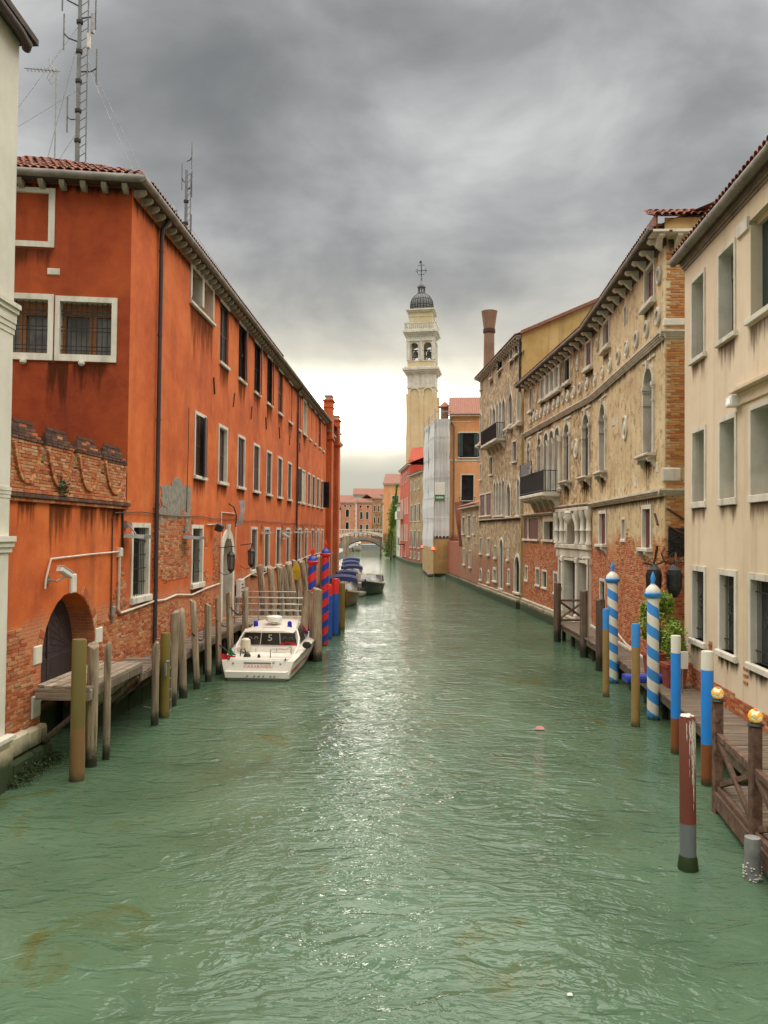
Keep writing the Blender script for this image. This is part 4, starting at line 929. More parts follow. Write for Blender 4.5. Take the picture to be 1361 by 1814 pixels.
# ------------------------------------------------------------------ RIGHT: cream building
FC = Facade((8.27, 22.2), (8.27-.0752*16, 22.2-.9972*16))
cream = thing('cream_building', 'smooth cream building with white window frames and a brick foot at the right edge', 'building', FC.A, FC.rz)
HC = []
def roller(F, par, u0, u1, z0, z1, y, frac, m='pane_grey'):
    b = MB(F); n = int((z1-z0)*frac/.055)
    for k in range(n): b.box(u0, u1, y, y+.012, z1-(k+1)*.055, z1-k*.055-.008)
    b.build('roller_blind', m, par)
for u0, u1 in ((.63, 1.78), (2.75, 3.95)):
    b = MB(); b.ring(outline(u0, u1, 9.45, 11.62), outline(u0+.09, u1-.09, 9.45, 11.53), -.03, .3); o = b.build('window', 'stone', cream); MB().cbox(u0-.03, u1+.12, -.1, .29, 9.33, 9.45, .01).build('sill', 'stone', o)
    MB().quad((u0+.09, .31, 9.45), (u1-.09, .31, 9.45), (u1-.09, .31, 11.53), (u0+.09, .31, 11.53)).build('pane', 'pane', o); roller(None, o, u0+.09, u1-.09, 9.5, 11.5, .27, .3, 'galv')
    b = MB(); b.box(u0+.42, u0+.5, .22, .29, 9.45, 10.9); b.build('sash', 'win_wood', o); HC.append((u0, u1, 9.45, 11.62, .32, None))
for u0, u1, z0, z1 in ((4.72, 7.2, 9.5, 11.65), (9, 11, 9.5, 11.65), (12.5, 14.5, 9.5, 11.65)):
    b = MB(); b.box(u0-.02, u1+.02, .16, .3, z1-.1, z1); b.box(u0, u0+.1, .0, .3, z0, z1-.1); b.box(u1-.1, u1, 0, .3, z0, z1-.1); o = b.build('window', 'cream', cream, label='wide window with a closed grey roller blind')
    MB().cbox(u0-.06, u1+.06, -.09, .29, z0-.13, z0, .01).build('sill', 'stone', o); MB().prism([(u0-.62, z1-.16), (u0+.04, z1-.16), (u0+.04, z1+.12), (u0-.62, z1+.12)], 'y', -.06, 0).build('lintel', 'stone', o)
    roller(None, o, u0+.1, u1-.1, z0, z1-.1, .25, 1.0, 'shutter_gn'); MB().quad((u0, .31, z0), (u1, .31, z0), (u1, .31, z1), (u0, .31, z1)).build('pane', 'pane_dark', o); HC.append((u0, u1, z0, z1, .32, None))
def deep_win(u0, u1, z0, z1):
    b = MB(); b.ring(outline(u0, u1, z0, z1), outline(u0+.1, u1-.1, z0, z1-.11), -.03, .04); o = b.build('window', 'stone', cream); MB().cbox(u0-.02, u1+.02, -.06, .05, z0-.16, z0, .01).build('sill', 'stone', o)
    b = MB(); b.quad((u0+.1, .04, z0), (u0+.1, .45, z0), (u0+.1, .45, z1-.11), (u0+.1, .04, z1-.11)); b.quad((u1-.1, .04, z0), (u1-.1, .45, z0), (u1-.1, .45, z1-.11), (u1-.1, .04, z1-.11)); b.quad((u0+.1, .04, z1-.11), (u1-.1, .04, z1-.11), (u1-.1, .45, z1-.11), (u0+.1, .45, z1-.11)); b.build('reveal', 'stone', o)
    MB().quad((u0, .46, z0), (u1, .46, z0), (u1, .46, z1), (u0, .46, z1)).build('pane', 'pane_dark', o); HC.append((u0, u1, z0, z1, .5, None))
for u0, u1 in ((.68, 1.85), (2.82, 4.0), (4.78, 6.6), (8.6, 10.4), (12, 13.6)): deep_win(u0, u1, 5.66, 7.6)
for u0, u1 in ((.68, 1.86), (2.8, 4.02), (4.75, 6.4), (8.4, 10.0), (11.6, 13.2)):
    b = MB(); b.ring(outline(u0, u1, 2.08, 4.0), outline(u0+.14, u1-.12, 2.08, 3.86), -.04, .2); o = b.build('window', 'stone', cream); MB().cbox(u0-.04, u1+.04, -.1, .19, 1.93, 2.08, .02).build('sill', 'stone', o)
    MB().quad((u0+.14, .2, 2.08), (u1-.12, .2, 2.08), (u1-.12, .2, 3.86), (u0+.14, .2, 3.86)).build('pane', 'pane', o)
    b = MB(); x0, x1 = u0+.14, u1-.12; n = int((x1-x0)/.1); cx = (x0+x1)/2
    for k in range(1, n): x = x0+(x1-x0)*k/n; b.tube([(x, .08, 2.08), (x, .08, 3.86)], .009, 5)
    for z in (2.35, 3.6): b.box(x0, x1, .07, .09, z-.012, z+.012)
    for k in range(8): a = 2*math.pi*k/8; b.tube([(cx, .07, 3.0), (cx+.2*math.cos(a), .06, 3.0+.28*math.sin(a)), (cx+.12*math.cos(a+.5), .06, 3.0+.2*math.sin(a+.5))], .012, 5)
    b.build('grille', 'iron', o); HC.append((u0, u1, 2.08, 4.0, .22, None))
wall('wall', 'cream', cream, I4, 0, 16, 1.12, 12.35, HC); shell(cream, I4, 0, 16, -1, 12.35, 9, 'cream')
MB().quad((0, .05, -1), (16, .05, -1), (16, .05, 1.12), (0, .05, 1.12)).build('wall', 'brick', cream, label='brick foot of the wall')
bricks(cream, I4, 0, 11, .55, 1.38, lambda u, z: z < 1.36-.045*u+.04*fbm(u, z, 2), [], 'brick', 280, FC.M)
for u, z in ((4.55, 1.75), (2.2, 2.0)): bricks(cream, I4, u-.14, u+.14, z-.2, z+.2, lambda a, c: True, [], 'brick', 20, FC.M, nm='bare_brick')
MB().cbox(4.05, 16, -.22, .05, 7.98, 8.07, .01).build('ledge', 'cream', cream); MB().cbox(4.1, 16, -.05, .05, 7.7, 7.98, .01).build('ledge', 'cream', cream)
MB().box(-.05, 16, -.22, .1, 12.3, 12.42).build('eave_board', 'soffit', cream); moulding(I4, -.03, 16, 12.1, .2, .12, 3).build('cornice', 'gutter_br', cream)
b = MB(); b.tube([(-.18, -.27, 12.40), (16, -.27, 12.40)], .12, 12)
for u in (1.3, 3.1, 4.9, 6.7): b.tube([(u-.03, -.27, 12.40), (u+.03, -.27, 12.40)], .132, 12)
b.build('gutter', 'gutter', cream, True)
MB().poly([(-.1, -.28, 12.50), (16, -.28, 12.50), (16, 5, 15), (-.4, 5, 15)]).build('roof', 'roof', cream)
tiles(cream, I4, -.1, 9.5, 1, R(25), -.33, 12.52)
t = thing('wall_box', 'small pale box lamp under the ledge of the cream building', 'wall lamp', tuple(FC.world(4.2, 0, 7.8)), FC.rz); MB().cbox(-.25, .12, -.24, 0, -.11, .12, .02).build('case', 'white_plastic', t); MB().box(-.2, .07, -.245, -.24, -.06, .07).build('lens', 'pane_grey', t)

# ------------------------------------------------------------------ RIGHT: palazzo (two slightly bent fronts and the brick pier at its near end)
FP1 = Facade((9.28, 35.9), (8.484, 24.4)); FP2 = Facade((8.7, 50.3), (9.28, 35.9))
pal = thing('palazzo', 'worn tan palazzo with round arched windows, carved roundels and a white stone water portal', 'building', FP1.A, FP1.rz)
R2 = FP2.rel(FP1); FPE = Facade((8.484, 24.4), (12, 24.2)); RE = FPE.rel(FP1); RB = FP1.M.inverted()
LP1, LP2 = FP1.L, FP2.L
H1 = []; H2 = []
def arched(F, u0, u1, z0, z1, Hs, dep=None, tall=True, panel=True):
    """round headed window: jamb shafts, moulded capitals, keystone, bracketed sill"""
    dep = dep or (.27 if F is I4 else .17)
    o = MB(F).ring(outline(u0, u1, z0, z1, 'round'), outline(u0+.14, u1-.14, z0, z1-.14, 'round'), -.07, dep).build('window', 'stone_grey', pal)
    zs = z1-(u1-u0)/2
    for a, c in ((u0-.04, u0+.2), (u1-.2, u1+.04)):
        b = MB(F); b.box(a, c, -.11, dep-.02, zs-.12, zs); b.box(a+.03, c-.03, -.09, dep-.03, zs-.2, zs-.121); b.box(a+.02, c-.02, -.085, dep-.03, zs-.62, zs-.55)
        b.build('capital', 'stone_grey', o)
    MB(F).prism([((u0+u1)/2-.07, z1-.17), ((u0+u1)/2+.07, z1-.17), ((u0+u1)/2+.1, z1+.12), ((u0+u1)/2-.1, z1+.12)], 'y', -.13, 0).build('keystone', 'stone_grey', o)
    b = MB(F); b.cbox(u0-.18, u1+.18, -.3, dep-.03, z0-.1, z0, .03); b.box(u0-.12, u1+.12, -.22, 0, z0-.17, z0-.1)
    b.build('sill', 'stone_grey', o)
    cmh = corbel_mesh('stone_grey', .24, .3, .16, True)
    for u in (u0+.02, u1-.02): put('bracket', cmh, o, F, (u, 0, z0-.17))
    MB(F).cbox(u0-.1, u1+.1, -.05, 0, z1+.1, z1+.2, .02).build('hood', 'stone_grey', o)
    ol = outline(u0+.14, u1-.14, z0, z1-.14, 'round')
    MB(F).poly([(p[0], dep-.03, p[1]) for p in ol]).build('pane', 'pane', o)
    if panel: MB(F).cbox(u0+.16, (u0+u1)/2-.02, dep-.08, dep-.04, z0+.05, zs-.1, .01).build('shutter', 'shutter_dk', o)
    Hs.append((u0, u1, z0, z1, dep, 'round'))
for u0 in (9.05, 1.62, ): arched(I4, u0, u0+1.35, 7.4, 10.35, H1)
for u0 in (12.85, 9.55, 1.0): arched(R2, u0, u0+(1.2 if u0 > 2 else 1.0), 7.42, 10.4, H2)
for u0 in (3.75,): arched(R2, u0, u0+1.1, 6.95, 10.4, H2)
# four light window behind the balcony
for k, (a, c) in enumerate(((5.3, 6.5), (6.55, 7.7), (7.75, 8.9))):
    o = MB(R2).ring(outline(a, c, 6.95, 10.45, 'round'), outline(a+.14, c-.14, 6.95, 10.31, 'round'), -.07, .17).build('window', 'stone_grey', pal)
    MB(R2).poly([(p[0], .15, p[1]) for p in outline(a+.14, c-.14, 6.95, 10.31, 'round')]).build('pane', 'pane', o)
    zs = 9.85; b = MB(R2); b.lathe([(.13, 6.95), (.16, 7.1), (.105, 7.16), (.115, 8.3), (.10, zs-.35), (.13, zs-.3), (.12, zs-.26), (.17, zs-.05), (.18, zs)], 12, (c, -.06)); b.build('column', 'stone', o, True)
    b = MB(R2); b.box(a+.16, a+.22, .1, .14, 6.95, 9.8); b.box(c-.22, c-.16, .1, .14, 6.95, 9.8); b.box((a+c)/2-.03, (a+c)/2+.03, .1, .14, 6.95, 9.8); b.build('sash', 'shutter_dk', o)
    H2.append((a, c, 6.95, 10.45, .17, 'round'))
bal = MB(R2); bal.cbox(3.1, 8.9, -.95, 0, 6.74, 6.92, .03); bal.box(3.2, 8.8, -.85, 0, 6.66, 6.74); balc = bal.build('balcony', 'stone', pal)
cmb = corbel_mesh('stone_grey', .8, .7, .22, True)
for u in (3.4, 4.9, 6.3, 7.6, 8.6): put('bracket', cmb, balc, R2, (u, 0, 6.66))
b = MB(R2)
for p, q in (((3.15, -.9), (8.85, -.9)), ((3.15, 0), (3.15, -.9)), ((8.85, 0), (8.85, -.9))):
    n = max(5, int(math.hypot(q[0]-p[0], q[1]-p[1])/.12))
    for k in range(n+1): x, y = p[0]+(q[0]-p[0])*k/n, p[1]+(q[1]-p[1])*k/n; b.tube([(x, y, 6.92), (x, y, 8.05)], .014, 5)
    for z in (7.02, 8.05): b.tube([(p[0], p[1], z), (q[0], q[1], z)], .022, 6)
b.build('railing', 'iron', balc)
MB(R2).box(3.2, 8.8, -.895, -.885, 7.0, 8.0).build('reed_screen', 'shutter_dk', balc); 
b = MB(R2); b.tube([(3.2, -.9, 8.05), (3.2, -.9, 8.75), (6.2, -.9, 8.75), (6.2, -.9, 8.05)], .02, 6); b.box(3.25, 6.15, -.9, -.89, 8.1, 8.7); b.build('screen_panel', 'iron', balc)
t = thing('satellite_dish', 'small dark satellite dish on the palazzo balcony rail', 'satellite dish', tuple(FP2.world(6.4, -.95, 8.25)), FP2.rz); MB(Matrix.Rotation(R(80), 4, 'X')).lathe([(.28, .08), (.22, .03), (.02, 0)], 14).build('reflector', 'iron', t, True); MB().tube([(0, 0, -.3), (0, 0, 0), (.05, -.25, .1)], .015, 5).build('arm', 'iron', t)
# upper storey
def upper(F, u0, u1, Hs, z0=12.3, z1=13.6, kind='pane', sh='shutter_rd', hang=None, br=True):
    Hs.append(window(pal, F, u0, u1, z0, z1, kind, .1, .2 if F is I4 else .12, .05, 'stone', None, sh, .1, 'pane_dark' if kind == 'pane' else 'pane', hang=hang))
    if br: MB(F).cbox(u0-.14, u1+.14, -.2, 0, z0-.12, z0-.02, .02).build('sill_moulding', 'stone_grey', pal)
upper(I4, 9.12, 10.45, H1, 12.28, 13.6, 'panel'); upper(I4, 2.24, 3.62, H1, 12.4, 13.6, 'panel')
upper(R2, 13.3, 14.3, H2, kind='panel'); upper(R2, 4.45, 5.2, H2); upper(R2, 1.6, 2.4, H2, 12.1); upper(R2, 9.6, 10.7, H2, kind='pane', hang=(-1, 165, 'shutter_dk'))
for a, c in ((5.9, 6.85), (6.9, 7.85), (7.9, 8.85)): upper(R2, a, c, H2, 12.3, 13.6, 'pane', br=False)
MB(R2).cbox(5.7, 9.0, -.22, 0, 12.12, 12.28, .03).build('sill_moulding', 'stone_grey', pal)
for u in (5.9, 6.87, 7.87, 8.85): MB(R2).lathe([(.1, 12.3), (.075, 12.4), (.085, 12.9), (.07, 13.3), (.11, 13.45), (.12, 13.5)], 10, (u, -.08)).build('column', 'stone', pal, True)
# carved roundels
def patera_mesh(r, dark):
    b = MB(); n = 20
    pr = [(r, 0), (r, .05), (r*.86, .07), (r*.8, .03), (r*.5, .035), (r*.42, .075), (.01, .085)] if not dark else [(r, 0), (r, .05), (r*.85, .08), (r*.62, .07), (r*.6, .01), (.01, .0)]
    b.lathe(pr, n); return b.mesh('roundel', 'stone_grey' if dark else 'stone', True)
PM = {k: patera_mesh(r, d) for k, (r, d) in dict(a=(.30, False), b=(.30, True), c=(.24, False), l=(.34, False)).items()}
XR = Matrix.Rotation(R(90), 4, 'X')
def roundel(F, u, z, k='a', sx=1, sz=1): put('roundel', PM[k], pal, F, (u, 0, z), XR, (sx, sz, 1))
for i, u in enumerate((10.8, 9.41, 8.05, 6.55, 5.18, 3.64, 2.16, .5)): roundel(I4, u, 11.57 if i else 11.62, 'b' if i in (0, 1, 2, 4) else 'a')
roundel(I4, 10.94, 12.87, 'b', .85); roundel(I4, 1.06, 13.0, 'b', .85); roundel(I4, 6.34, 8.7, 'l', 1.05, 1.35); roundel(R2, 11.75, 8.88, 'l', 1.1, 1.4)
for i, u in enumerate((13.5, 12.37, 11.33, 10.23, 9.32, 8.36, 7.46, 6.32, 5.53, 4.5, 3.53, 2.74, 1.94)): roundel(R2, u, 11.66, 'b' if i in (1, 4) else 'a')
for u, z in ((3.39, 12.85), (5.5, 12.93), (11.99, 12.94)): roundel(R2, u, z, 'c', .9, 1.7)
pl_ = window(pal, I4, 6.12, 6.62, 12.5, 13.25, 'pane', .06, .15, .04, 'stone', 'round', sill=0, pane='concrete'); H1.append(pl_)
# ground floor
for u0, u1, z0, z1, k in ((8.88, 10.14, 4.26, 5.77, 'panel'), (1.55, 3.1, 4.28, 5.78, 'panel')):
    H1.append(window(pal, I4, u0, u1, z0, z1, k, .14, .17, .05, 'stone', None, 'shutter_rd', .16))
    for u in (u0+.1, u1-.1): put('bracket', corbel_mesh('stone_grey', .24, .3, .16, True), pal, I4, (u, 0, z0-.03))
H1.append(window(pal, I4, 5.76, 6.45, 4.52, 5.43, 'blind', .09, .2, .03, 'stone', None, 'shutter_rd', .04))
H1.append(window(pal, I4, 1.7, 2.9, 1.5, 2.95, 'grille', .12, .3, .03, 'stone_grey', None, 'shutter', .03, pane='pane_dark'))
H1.append(window(pal, I4, 10.35, 10.85, 1.4, 2.5, 'blind', .08, .2, .03, 'stone_grey', None, 'shutter_dk', .03))
for u0, u1, z0, z1 in ((3.38, 4.4, 1.75, 2.85), (4.98, 6.15, 1.72, 2.8), (7.58, 8.45, 1.6, 2.82), (.55, 1.38, 1.85, 2.85)): H2.append(window(pal, R2, u0, u1, z0, z1, 'pane', .12, .12, .03, 'stone', None, 'shutter', .05, pane='pane_dark'))
for u0, u1 in ((.12, 1.3), (1.5, 4.2)): H2.append(window(pal, R2, u0, u1, 4.36, 5.75, 'blind', .05, .13, .04, 'stone', None, 'shutter_rd', .1))
H2.append(window(pal, R2, 5.2, 7.8, 4.36, 5.75, 'pane', .3, .3, .04, 'stone_grey', None, 'shutter', .1, pane='pane_dark'))
# water portal: door with two side lights, entablature, and the serliana above
def P_(name, m, fn, smooth=False, par=pal): b = MB(R2); fn(b); return b.build(name, m, par, smooth)
por = P_('portal', 'stone_grey', lambda b: (b.cbox(8.5, 14.3, -.22, .1, 4.06, 4.28, .03), b.box(8.6, 14.25, -.14, .05, 3.66, 4.06), b.cbox(8.5, 14.3, -.2, .1, 5.86, 6.04, .03)))
DP = [(8.9, 9.75, 1.45, 3.62), (9.85, 12.35, .7, 3.64), (12.45, 14.1, .95, 3.6)]
for i, (a, c, z0, z1) in enumerate(DP):
    o = P_('door' if i else 'side_light', 'stone', lambda b: b.ring(outline(a, c, z0, z1), outline(a+.16, c-.16, z0, z1-.14), -.12, .38), par=por)
    P_('leaf', 'door_wood' if i != 1 else 'pane', lambda b: b.quad((a, .34, z0), (c, .34, z0), (c, .34, z1), (a, .34, z1)), par=o); H2.append((a, c, z0, z1, .38, None))
P_('jamb_pier', 'stone', lambda b: (b.cbox(10.4, 11.9, -.1, .55, .7, 3.62, .04),), par=por) if False else None
for u, w in ((9.8, .3), (12.4, .34), (14.2, .2)):
    P_('pilaster', 'stone', lambda b: (b.cbox(u-w/2-.06, u+w/2+.06, -.24, .02, .6, 1.0, .03), b.cbox(u-w/2, u+w/2, -.18, .02, 1.0, 3.4, .02), b.cbox(u-w/2-.05, u+w/2+.05, -.22, .02, 3.4, 3.66, .03)), par=por)
b = MB(R2); b.lathe([(.26, -.02), (.26, .03), (.2, .06), (.19, .03), (.12, .03), (.1, .06), (.01, .07)], 20); b.v = [(p[0], p[1], p[2]) for p in b.v]
for u in (9.35,): put('roundel', PM['a'], por, R2, (9.8, -.18, 2.1), XR, (.45, .45, 1))
SER = [(8.62, 9.5), (9.62, 10.35), (12.45, 13.2), (13.3, 14.15)]
for a, c in SER:
    o = P_('light', 'stone_grey', lambda b: b.ring(outline(a, c, 4.3, 5.84), outline(a+.04, c-.04, 4.3, 5.8), -.05, .2), par=por); P_('pane', 'pane_dark', lambda b: b.quad((a, .18, 4.3), (c, .18, 4.3), (c, .18, 5.84), (a, .18, 5.84)), par=o); H2.append((a, c, 4.3, 5.84, .2, None))
o = P_('arch', 'stone', lambda b: b.ring(outline(10.45, 12.35, 4.3, 5.8, 'round', 16), outline(10.66, 12.14, 4.3, 5.58, 'round', 16), -.16, .8), par=por); P_('pane', 'pane_dark', lambda b: b.poly([(p[0], .75, p[1]) for p in outline(10.66, 12.14, 4.3, 5.58, 'round', 16)]), par=o); H2.append((10.45, 12.35, 4.3, 5.8, .8, 'round'))
for u in (8.58, 9.56, 10.42, 12.4, 13.26, 14.2):
    P_('column', 'stone', lambda b: b.lathe([(.17, 4.3), (.17, 4.38), (.13, 4.44), (.13, 4.9), (.17, 4.95), (.13, 5.0), (.11, 5.4), (.16, 5.55), (.2, 5.7), (.21, 5.86)], 12, (u, -.1)), True, por)
P_('carved_head', 'stone', lambda b: (b.lathe([(.05, 5.26), (.13, 5.34), (.17, 5.46), (.19, 5.6), (.17, 5.74), (.2, 5.8), (.12, 5.9)], 12, (11.4, -.28)), b.lathe([(.03, 5.5), (.05, 5.53), (.02, 5.62)], 6, (11.4, -.47)), b.box(11.26, 11.36, -.45, -.4, 5.58, 5.62), b.box(11.44, 11.54, -.45, -.4, 5.58, 5.62)), True, por)
# arched side door at the far corner
H2.append(window(pal, R2, -.0+.02, .02+.5, 1.0, 1.9, 'none', .05, .1, .02)) if False else None
wall('wall', 'tan', pal, I4, 0, LP1, -1.5, 13.9, H1); wall('wall', 'tan_mid', pal, R2, 0, LP2, -1.5, 13.9, H2)
wall('wall', 'tan', pal, RE, 0, 3.6, -1.5, 13.9, [])
MB(RB).poly([(8.72, 50.3, 13.9), (9.3, 35.9, 13.9), (8.5, 24.42, 13.9), (16, 24.4, 13.9), (16, 50.3, 13.9)]).build('ceiling', 'soffit', pal)
MB(RB).quad((8.7, 50.3, -1), (16, 50.3, -1), (16, 50.3, 13.9), (8.7, 50.3, 13.9)).build('rear_wall', 'ochre', pal)
for F, L_, e in ((I4, LP1, .12), (R2, LP2, 0)):
    moulding(F, -.02, L_+e, 10.76, .24, .16, 4).build('string_course', 'stone_grey', pal)
    moulding(F, -.02 if F is R2 else 0, L_+e, 5.98 if F is I4 else 6.06, .2, .2, 3).build('string_course', 'stone_grey', pal) if F is I4 else moulding(F, 8.2, L_, 6.05, .15, .22, 3).build('string_course', 'stone_grey', pal)
    moulding(F, 0, L_, .62, .16, .12, 2).build('plinth', 'stone', pal); b = MB(F); b.box(0, L_, -.2, 0, -1.2, .62); b.build('quay_base', 'stone_base', pal)
    for k in range(int(L_/1.0)): put('eave_corbel', corbel_mesh('stone', .46, .34, .2, True), pal, F, (L_-.25-k*1.0, 0, 13.86))
    MB(F).box(-.1, L_+(.45 if F is I4 else 0), -.52, .1, 13.862, 13.93).build('eave_board', 'soffit', pal); MB(F).box(0, L_, -.02, .05, 13.6, 13.86).build('eave_shade_strip', 'soffit', pal)  # dark strip between the corbels: eave shade put in as colour, with black staining
    MB(F).tube([(-.1, -.56, 13.97), (L_+(.5 if F is I4 else .05), -.56, 13.97)], .07, 8).build('gutter', 'gutter', pal)
    MB(F).poly([(-.1, -.55, 14.0), (L_+.4, -.55, 14.0), (L_+.4, 4.5, 16.1), (-.1, 4.5, 16.1)]).build('roof', 'roof', pal)
    tiles(pal, F, -.1, L_+(.4 if F is I4 else 0), 1, R(22), -.6, 14.02)
moulding(R2, 0, 8.2, 5.8, .13, .3, 3).build('string_course', 'stone_grey', pal)
for z, h, d in ((10.76, .24, .16), (5.98, .2, .2)): moulding(RE, -d, 3.4, z, h, d, 4).build('string_course', 'stone_grey', pal)
MB(RE).cbox(-.04, 3.4, -.06, .1, 11.15, 11.36, .02).build('stone_band', 'stone', pal); MB(RE).cbox(-.08, .46, -.08, .1, 6.42, 6.82, .03).build('stone_band', 'stone', pal)
MB(RE).cbox(-.5, 3.4, -.45, .1, 13.86, 13.96, .02).build('eave_board', 'stone', pal)
for u in (-.2, .35, .9): put('eave_corbel', corbel_mesh('stone', .4, .34, .16, True), pal, RE, (u, 0, 13.86))
MB(RE).quad((-.1, -.3, 13.96), (3.4, -.3, 13.96), (3.4, -.3, 14.35), (-.1, -.3, 14.35)).build('parapet', 'ochre', pal)
MB(RE).poly([(-.4, -.45, 14.33), (3.4, -.45, 14.33), (3.4, 1.2, 15.1), (-.4, 1.2, 15.1)]).build('roof', 'roof_br', pal); MB(RE).box(-.35, -.3, -.3, .8, 13.96, 14.5).build('parapet', 'roof_br', pal); tiles(pal, RE, -.45, 2.4, 4, R(25), -.5, 14.36)
bricks(pal, RE, .06, 1.5, 4.9, 13.5, lambda u, z: not (11.12 < z < 11.4 or 10.7 < z < 11.04 or 6.4 < z < 6.85 or 5.9 < z < 6.2), [], 'brick_tan', 300, FP1.M, row=.078)
bricks(pal, RE, .0, 1.5, .8, 4.2, lambda u, z: True, [], 'brick', 0, FP1.M)
b = MB(RE); rng = random.Random(4)
for k in range(26): x, z = .14+rng.uniform(0, .8), 4.2+rng.uniform(0, .75); b.tube([(x, -.05, z), (x+rng.uniform(-.15, .15), -.08, z+rng.uniform(-.2, .2)), (x+rng.uniform(-.3, .3), -.05, z+rng.uniform(-.3, .3))], .012, 5)
b.box(.1, 1.0, -.03, -.02, 4.15, 5.0); b.build('grille', 'iron', pal)
for a, c in (((.05, 5.6), (.75, 5.15)), ((.1, 5.05), (.7, 4.75))): MB(RE).tube([(a[0], -.05, a[1]), (c[0], -.05, c[1])], .03, 6).build('tie_bar', 'rust_iron', pal)
for a, c in (((10.55, 5.45), (10.9, 5.1)), ((10.6, 4.0), (10.85, 4.45))): MB().tube([(a[0], -.04, a[1]), (c[0], -.04, c[1])], .035, 6).build('tie_bar', 'rust_iron', pal)
def reg_p(u, z): n = fbm(u, z, .6); return z < 3.9+.8*n+.25*math.sin(u) or (4.0 < z < 5.9 and u > 5 and n > .25 and u < 8.5)
bricks(pal, I4, 4.5, LP1, 3.6, 5.4, lambda u, z: not reg_p(u, z) and z < 4.75+.7*fbm(u+5, z, .7), H1, 'brick_tan', 0, FP1.M, nm='tan_brick')
def reg_p2(u, z): n = fbm(u+20, z, .5); return z < 4.2+.3*n and fbm(u, z, 1.3) > -.5
bricks(pal, R2, .1, 8.3, .8, 4.25, reg_p2, H2, 'brick', 0, FP1.M, nm='wall_brick')
bricks(pal, I4, .1, LP1, .8, 5.0, reg_p, H1, 'brick', 300, FP1.M, nm='wall_brick')
streak(pal, I4, 0, LP1, 13.88, 1.1, 'soot'); streak(pal, R2, 0, LP2, 13.88, 1.0, 'soot'); streak(pal, RE, 0, 2, 13.8, .9, 'soot')
for F, us_ in ((I4, (9.05, 1.62)), (R2, (12.85, 9.55, 1.0))):
    for u in us_: streak(pal, F, u-.1, u+1.4, 7.22, 1.2, 'soot'); streak(pal, F, u+.2, u+1.1, 7.2, 1.5, 'stain', -.008)
for F, us_ in ((I4, (9.12, 2.24)), (R2, (13.3, 4.45, 1.6, 9.6, 6.5, 7.6))):
    for u in us_: streak(pal, F, u-.05, u+1.2, 12.18, .9, 'soot')
for F, L_ in ((I4, LP1), (R2, LP2)): streak(pal, F, 0, L_, 10.74, .5, 'soot'); streak(pal, F, 0, L_, 5.96, .5, 'soot')
for u, w_ in ((8.88, 1.3), (1.55, 1.5), (5.7, .8)): streak(pal, I4, u, u+w_, 4.2, 1.0, 'soot')
for u0, u1 in ((.63, 1.78), (2.75, 3.95), (4.7, 7.2)): streak(cream, I4, u0, u1, 9.32, 1.1)
for u0, u1 in ((.68, 1.85), (2.82, 4.0), (4.78, 6.6)): streak(cream, I4, u0, u1, 5.5, .8)
for u0, u1 in ((.68, 1.86), (2.8, 4.02), (4.75, 6.4)): streak(cream, I4, u0-.1, u1+.1, 1.95, .6, 'soot')

FG = Facade((7.75, 65.6), (8.66, 51.0))

# ------------------------------------------------------------------ RIGHT: gothic house beyond
goth = thing('gothic_house', 'tall grey-tan gothic house with pointed arch windows and an ochre gable side', 'building', FG.A, FG.rz)
LG = FG.L; HG = []
def gw(u0, u1, z0, z1, k='pane', arch=None, fw=.1, pane='pane_dark', sh='shutter_rd', hang=None, fm='stone', sill=.08): HG.append(window(goth, I4, u0, u1, z0, z1, k, fw, .13, .05, fm, arch, sh, sill, pane, hang=hang))
for u0, u1 in ((11.15, 12.1), (12.55, 13.75), (14.2, 15.3-1)): gw(u0, u1, 16.35, 17.2)
gw(7.2, 8.9, 16.4, 17.3, hang=(-1, 172, 'shutter_dk')); gw(4.2, 5.1, 16.45, 17.3, sh='shutter_rd', k='blind'); gw(-.4+.6, 1.0, 16.3, 17.2)
for u0, u1 in ((4.3, 5.2), (5.25, 6.5), (6.6, 7.55), (7.65, 8.6), (8.7, 9.9)): gw(u0, u1, 11.5, 14.7, 'pane', 'ogive', .12)
gw(10.75, 12.1, 12.0, 14.8, 'pane', 'ogive', .12); gw(13.4, 14.4, 11.9, 14.6, 'pane', None, .12)
for u0, u1 in ((5.9, 6.75), (6.85, 7.75), (7.85, 8.75), (8.85, 9.8)): gw(u0, u1, 5.95, 8.95, 'pane', 'ogive', .13, fm='stone_grey')
for u0, u1 in ((10.3, 11.75), (13.4, 14.45)): gw(u0, u1, 5.85, 8.8, 'pane', 'ogive', .16)
for u0, u1, z0, z1 in ((4.2, 5.5, 9.1, 10.6), (12.1, 13.4, 9.4, 10.9), (.2, 1.0, 9.0, 10.4)): gw(u0, u1, z0, z1)
gw(.2, 2.6, 6.05, 7.9, 'panel', hang=None); gw(2.9, 5.2, 6.05, 7.9, 'panel'); gw(.1, .9, 12.05, 14.8, 'pane', 'ogive', .1)
for u0, u1 in ((.35, 1.4), (3.6, 4.6)): gw(u0, u1, 3.05, 4.45); gw(u0+.1, u1, .95, 2.0, 'pane', 'round', .1)
gw(8.1, 9.5, .8, 4.5, 'pane', 'round', .16); gw(12.85, 14.6, .9, 3.5, 'pane', 'round', .2); gw(6.3, 7.1, 2.9, 3.9); gw(5.9, 7.2, 1.2, 2.3, 'pane', None, .2); gw(11.0, 11.7, 1.3, 2.4); gw(10.7, 11.2, 2.9, 3.7)
wall('wall', 'tan_far', goth, I4, 0, LG, -1.5, 17.3, HG); shell(goth, I4, 0, LG, -1, 17.3, 14, 'ochre')
for z, h, d in ((5.75, .1, .12), (.6, .14, .1)): moulding(I4, 0, LG, z, h, d, 2).build('string_course', 'stone_grey', goth)
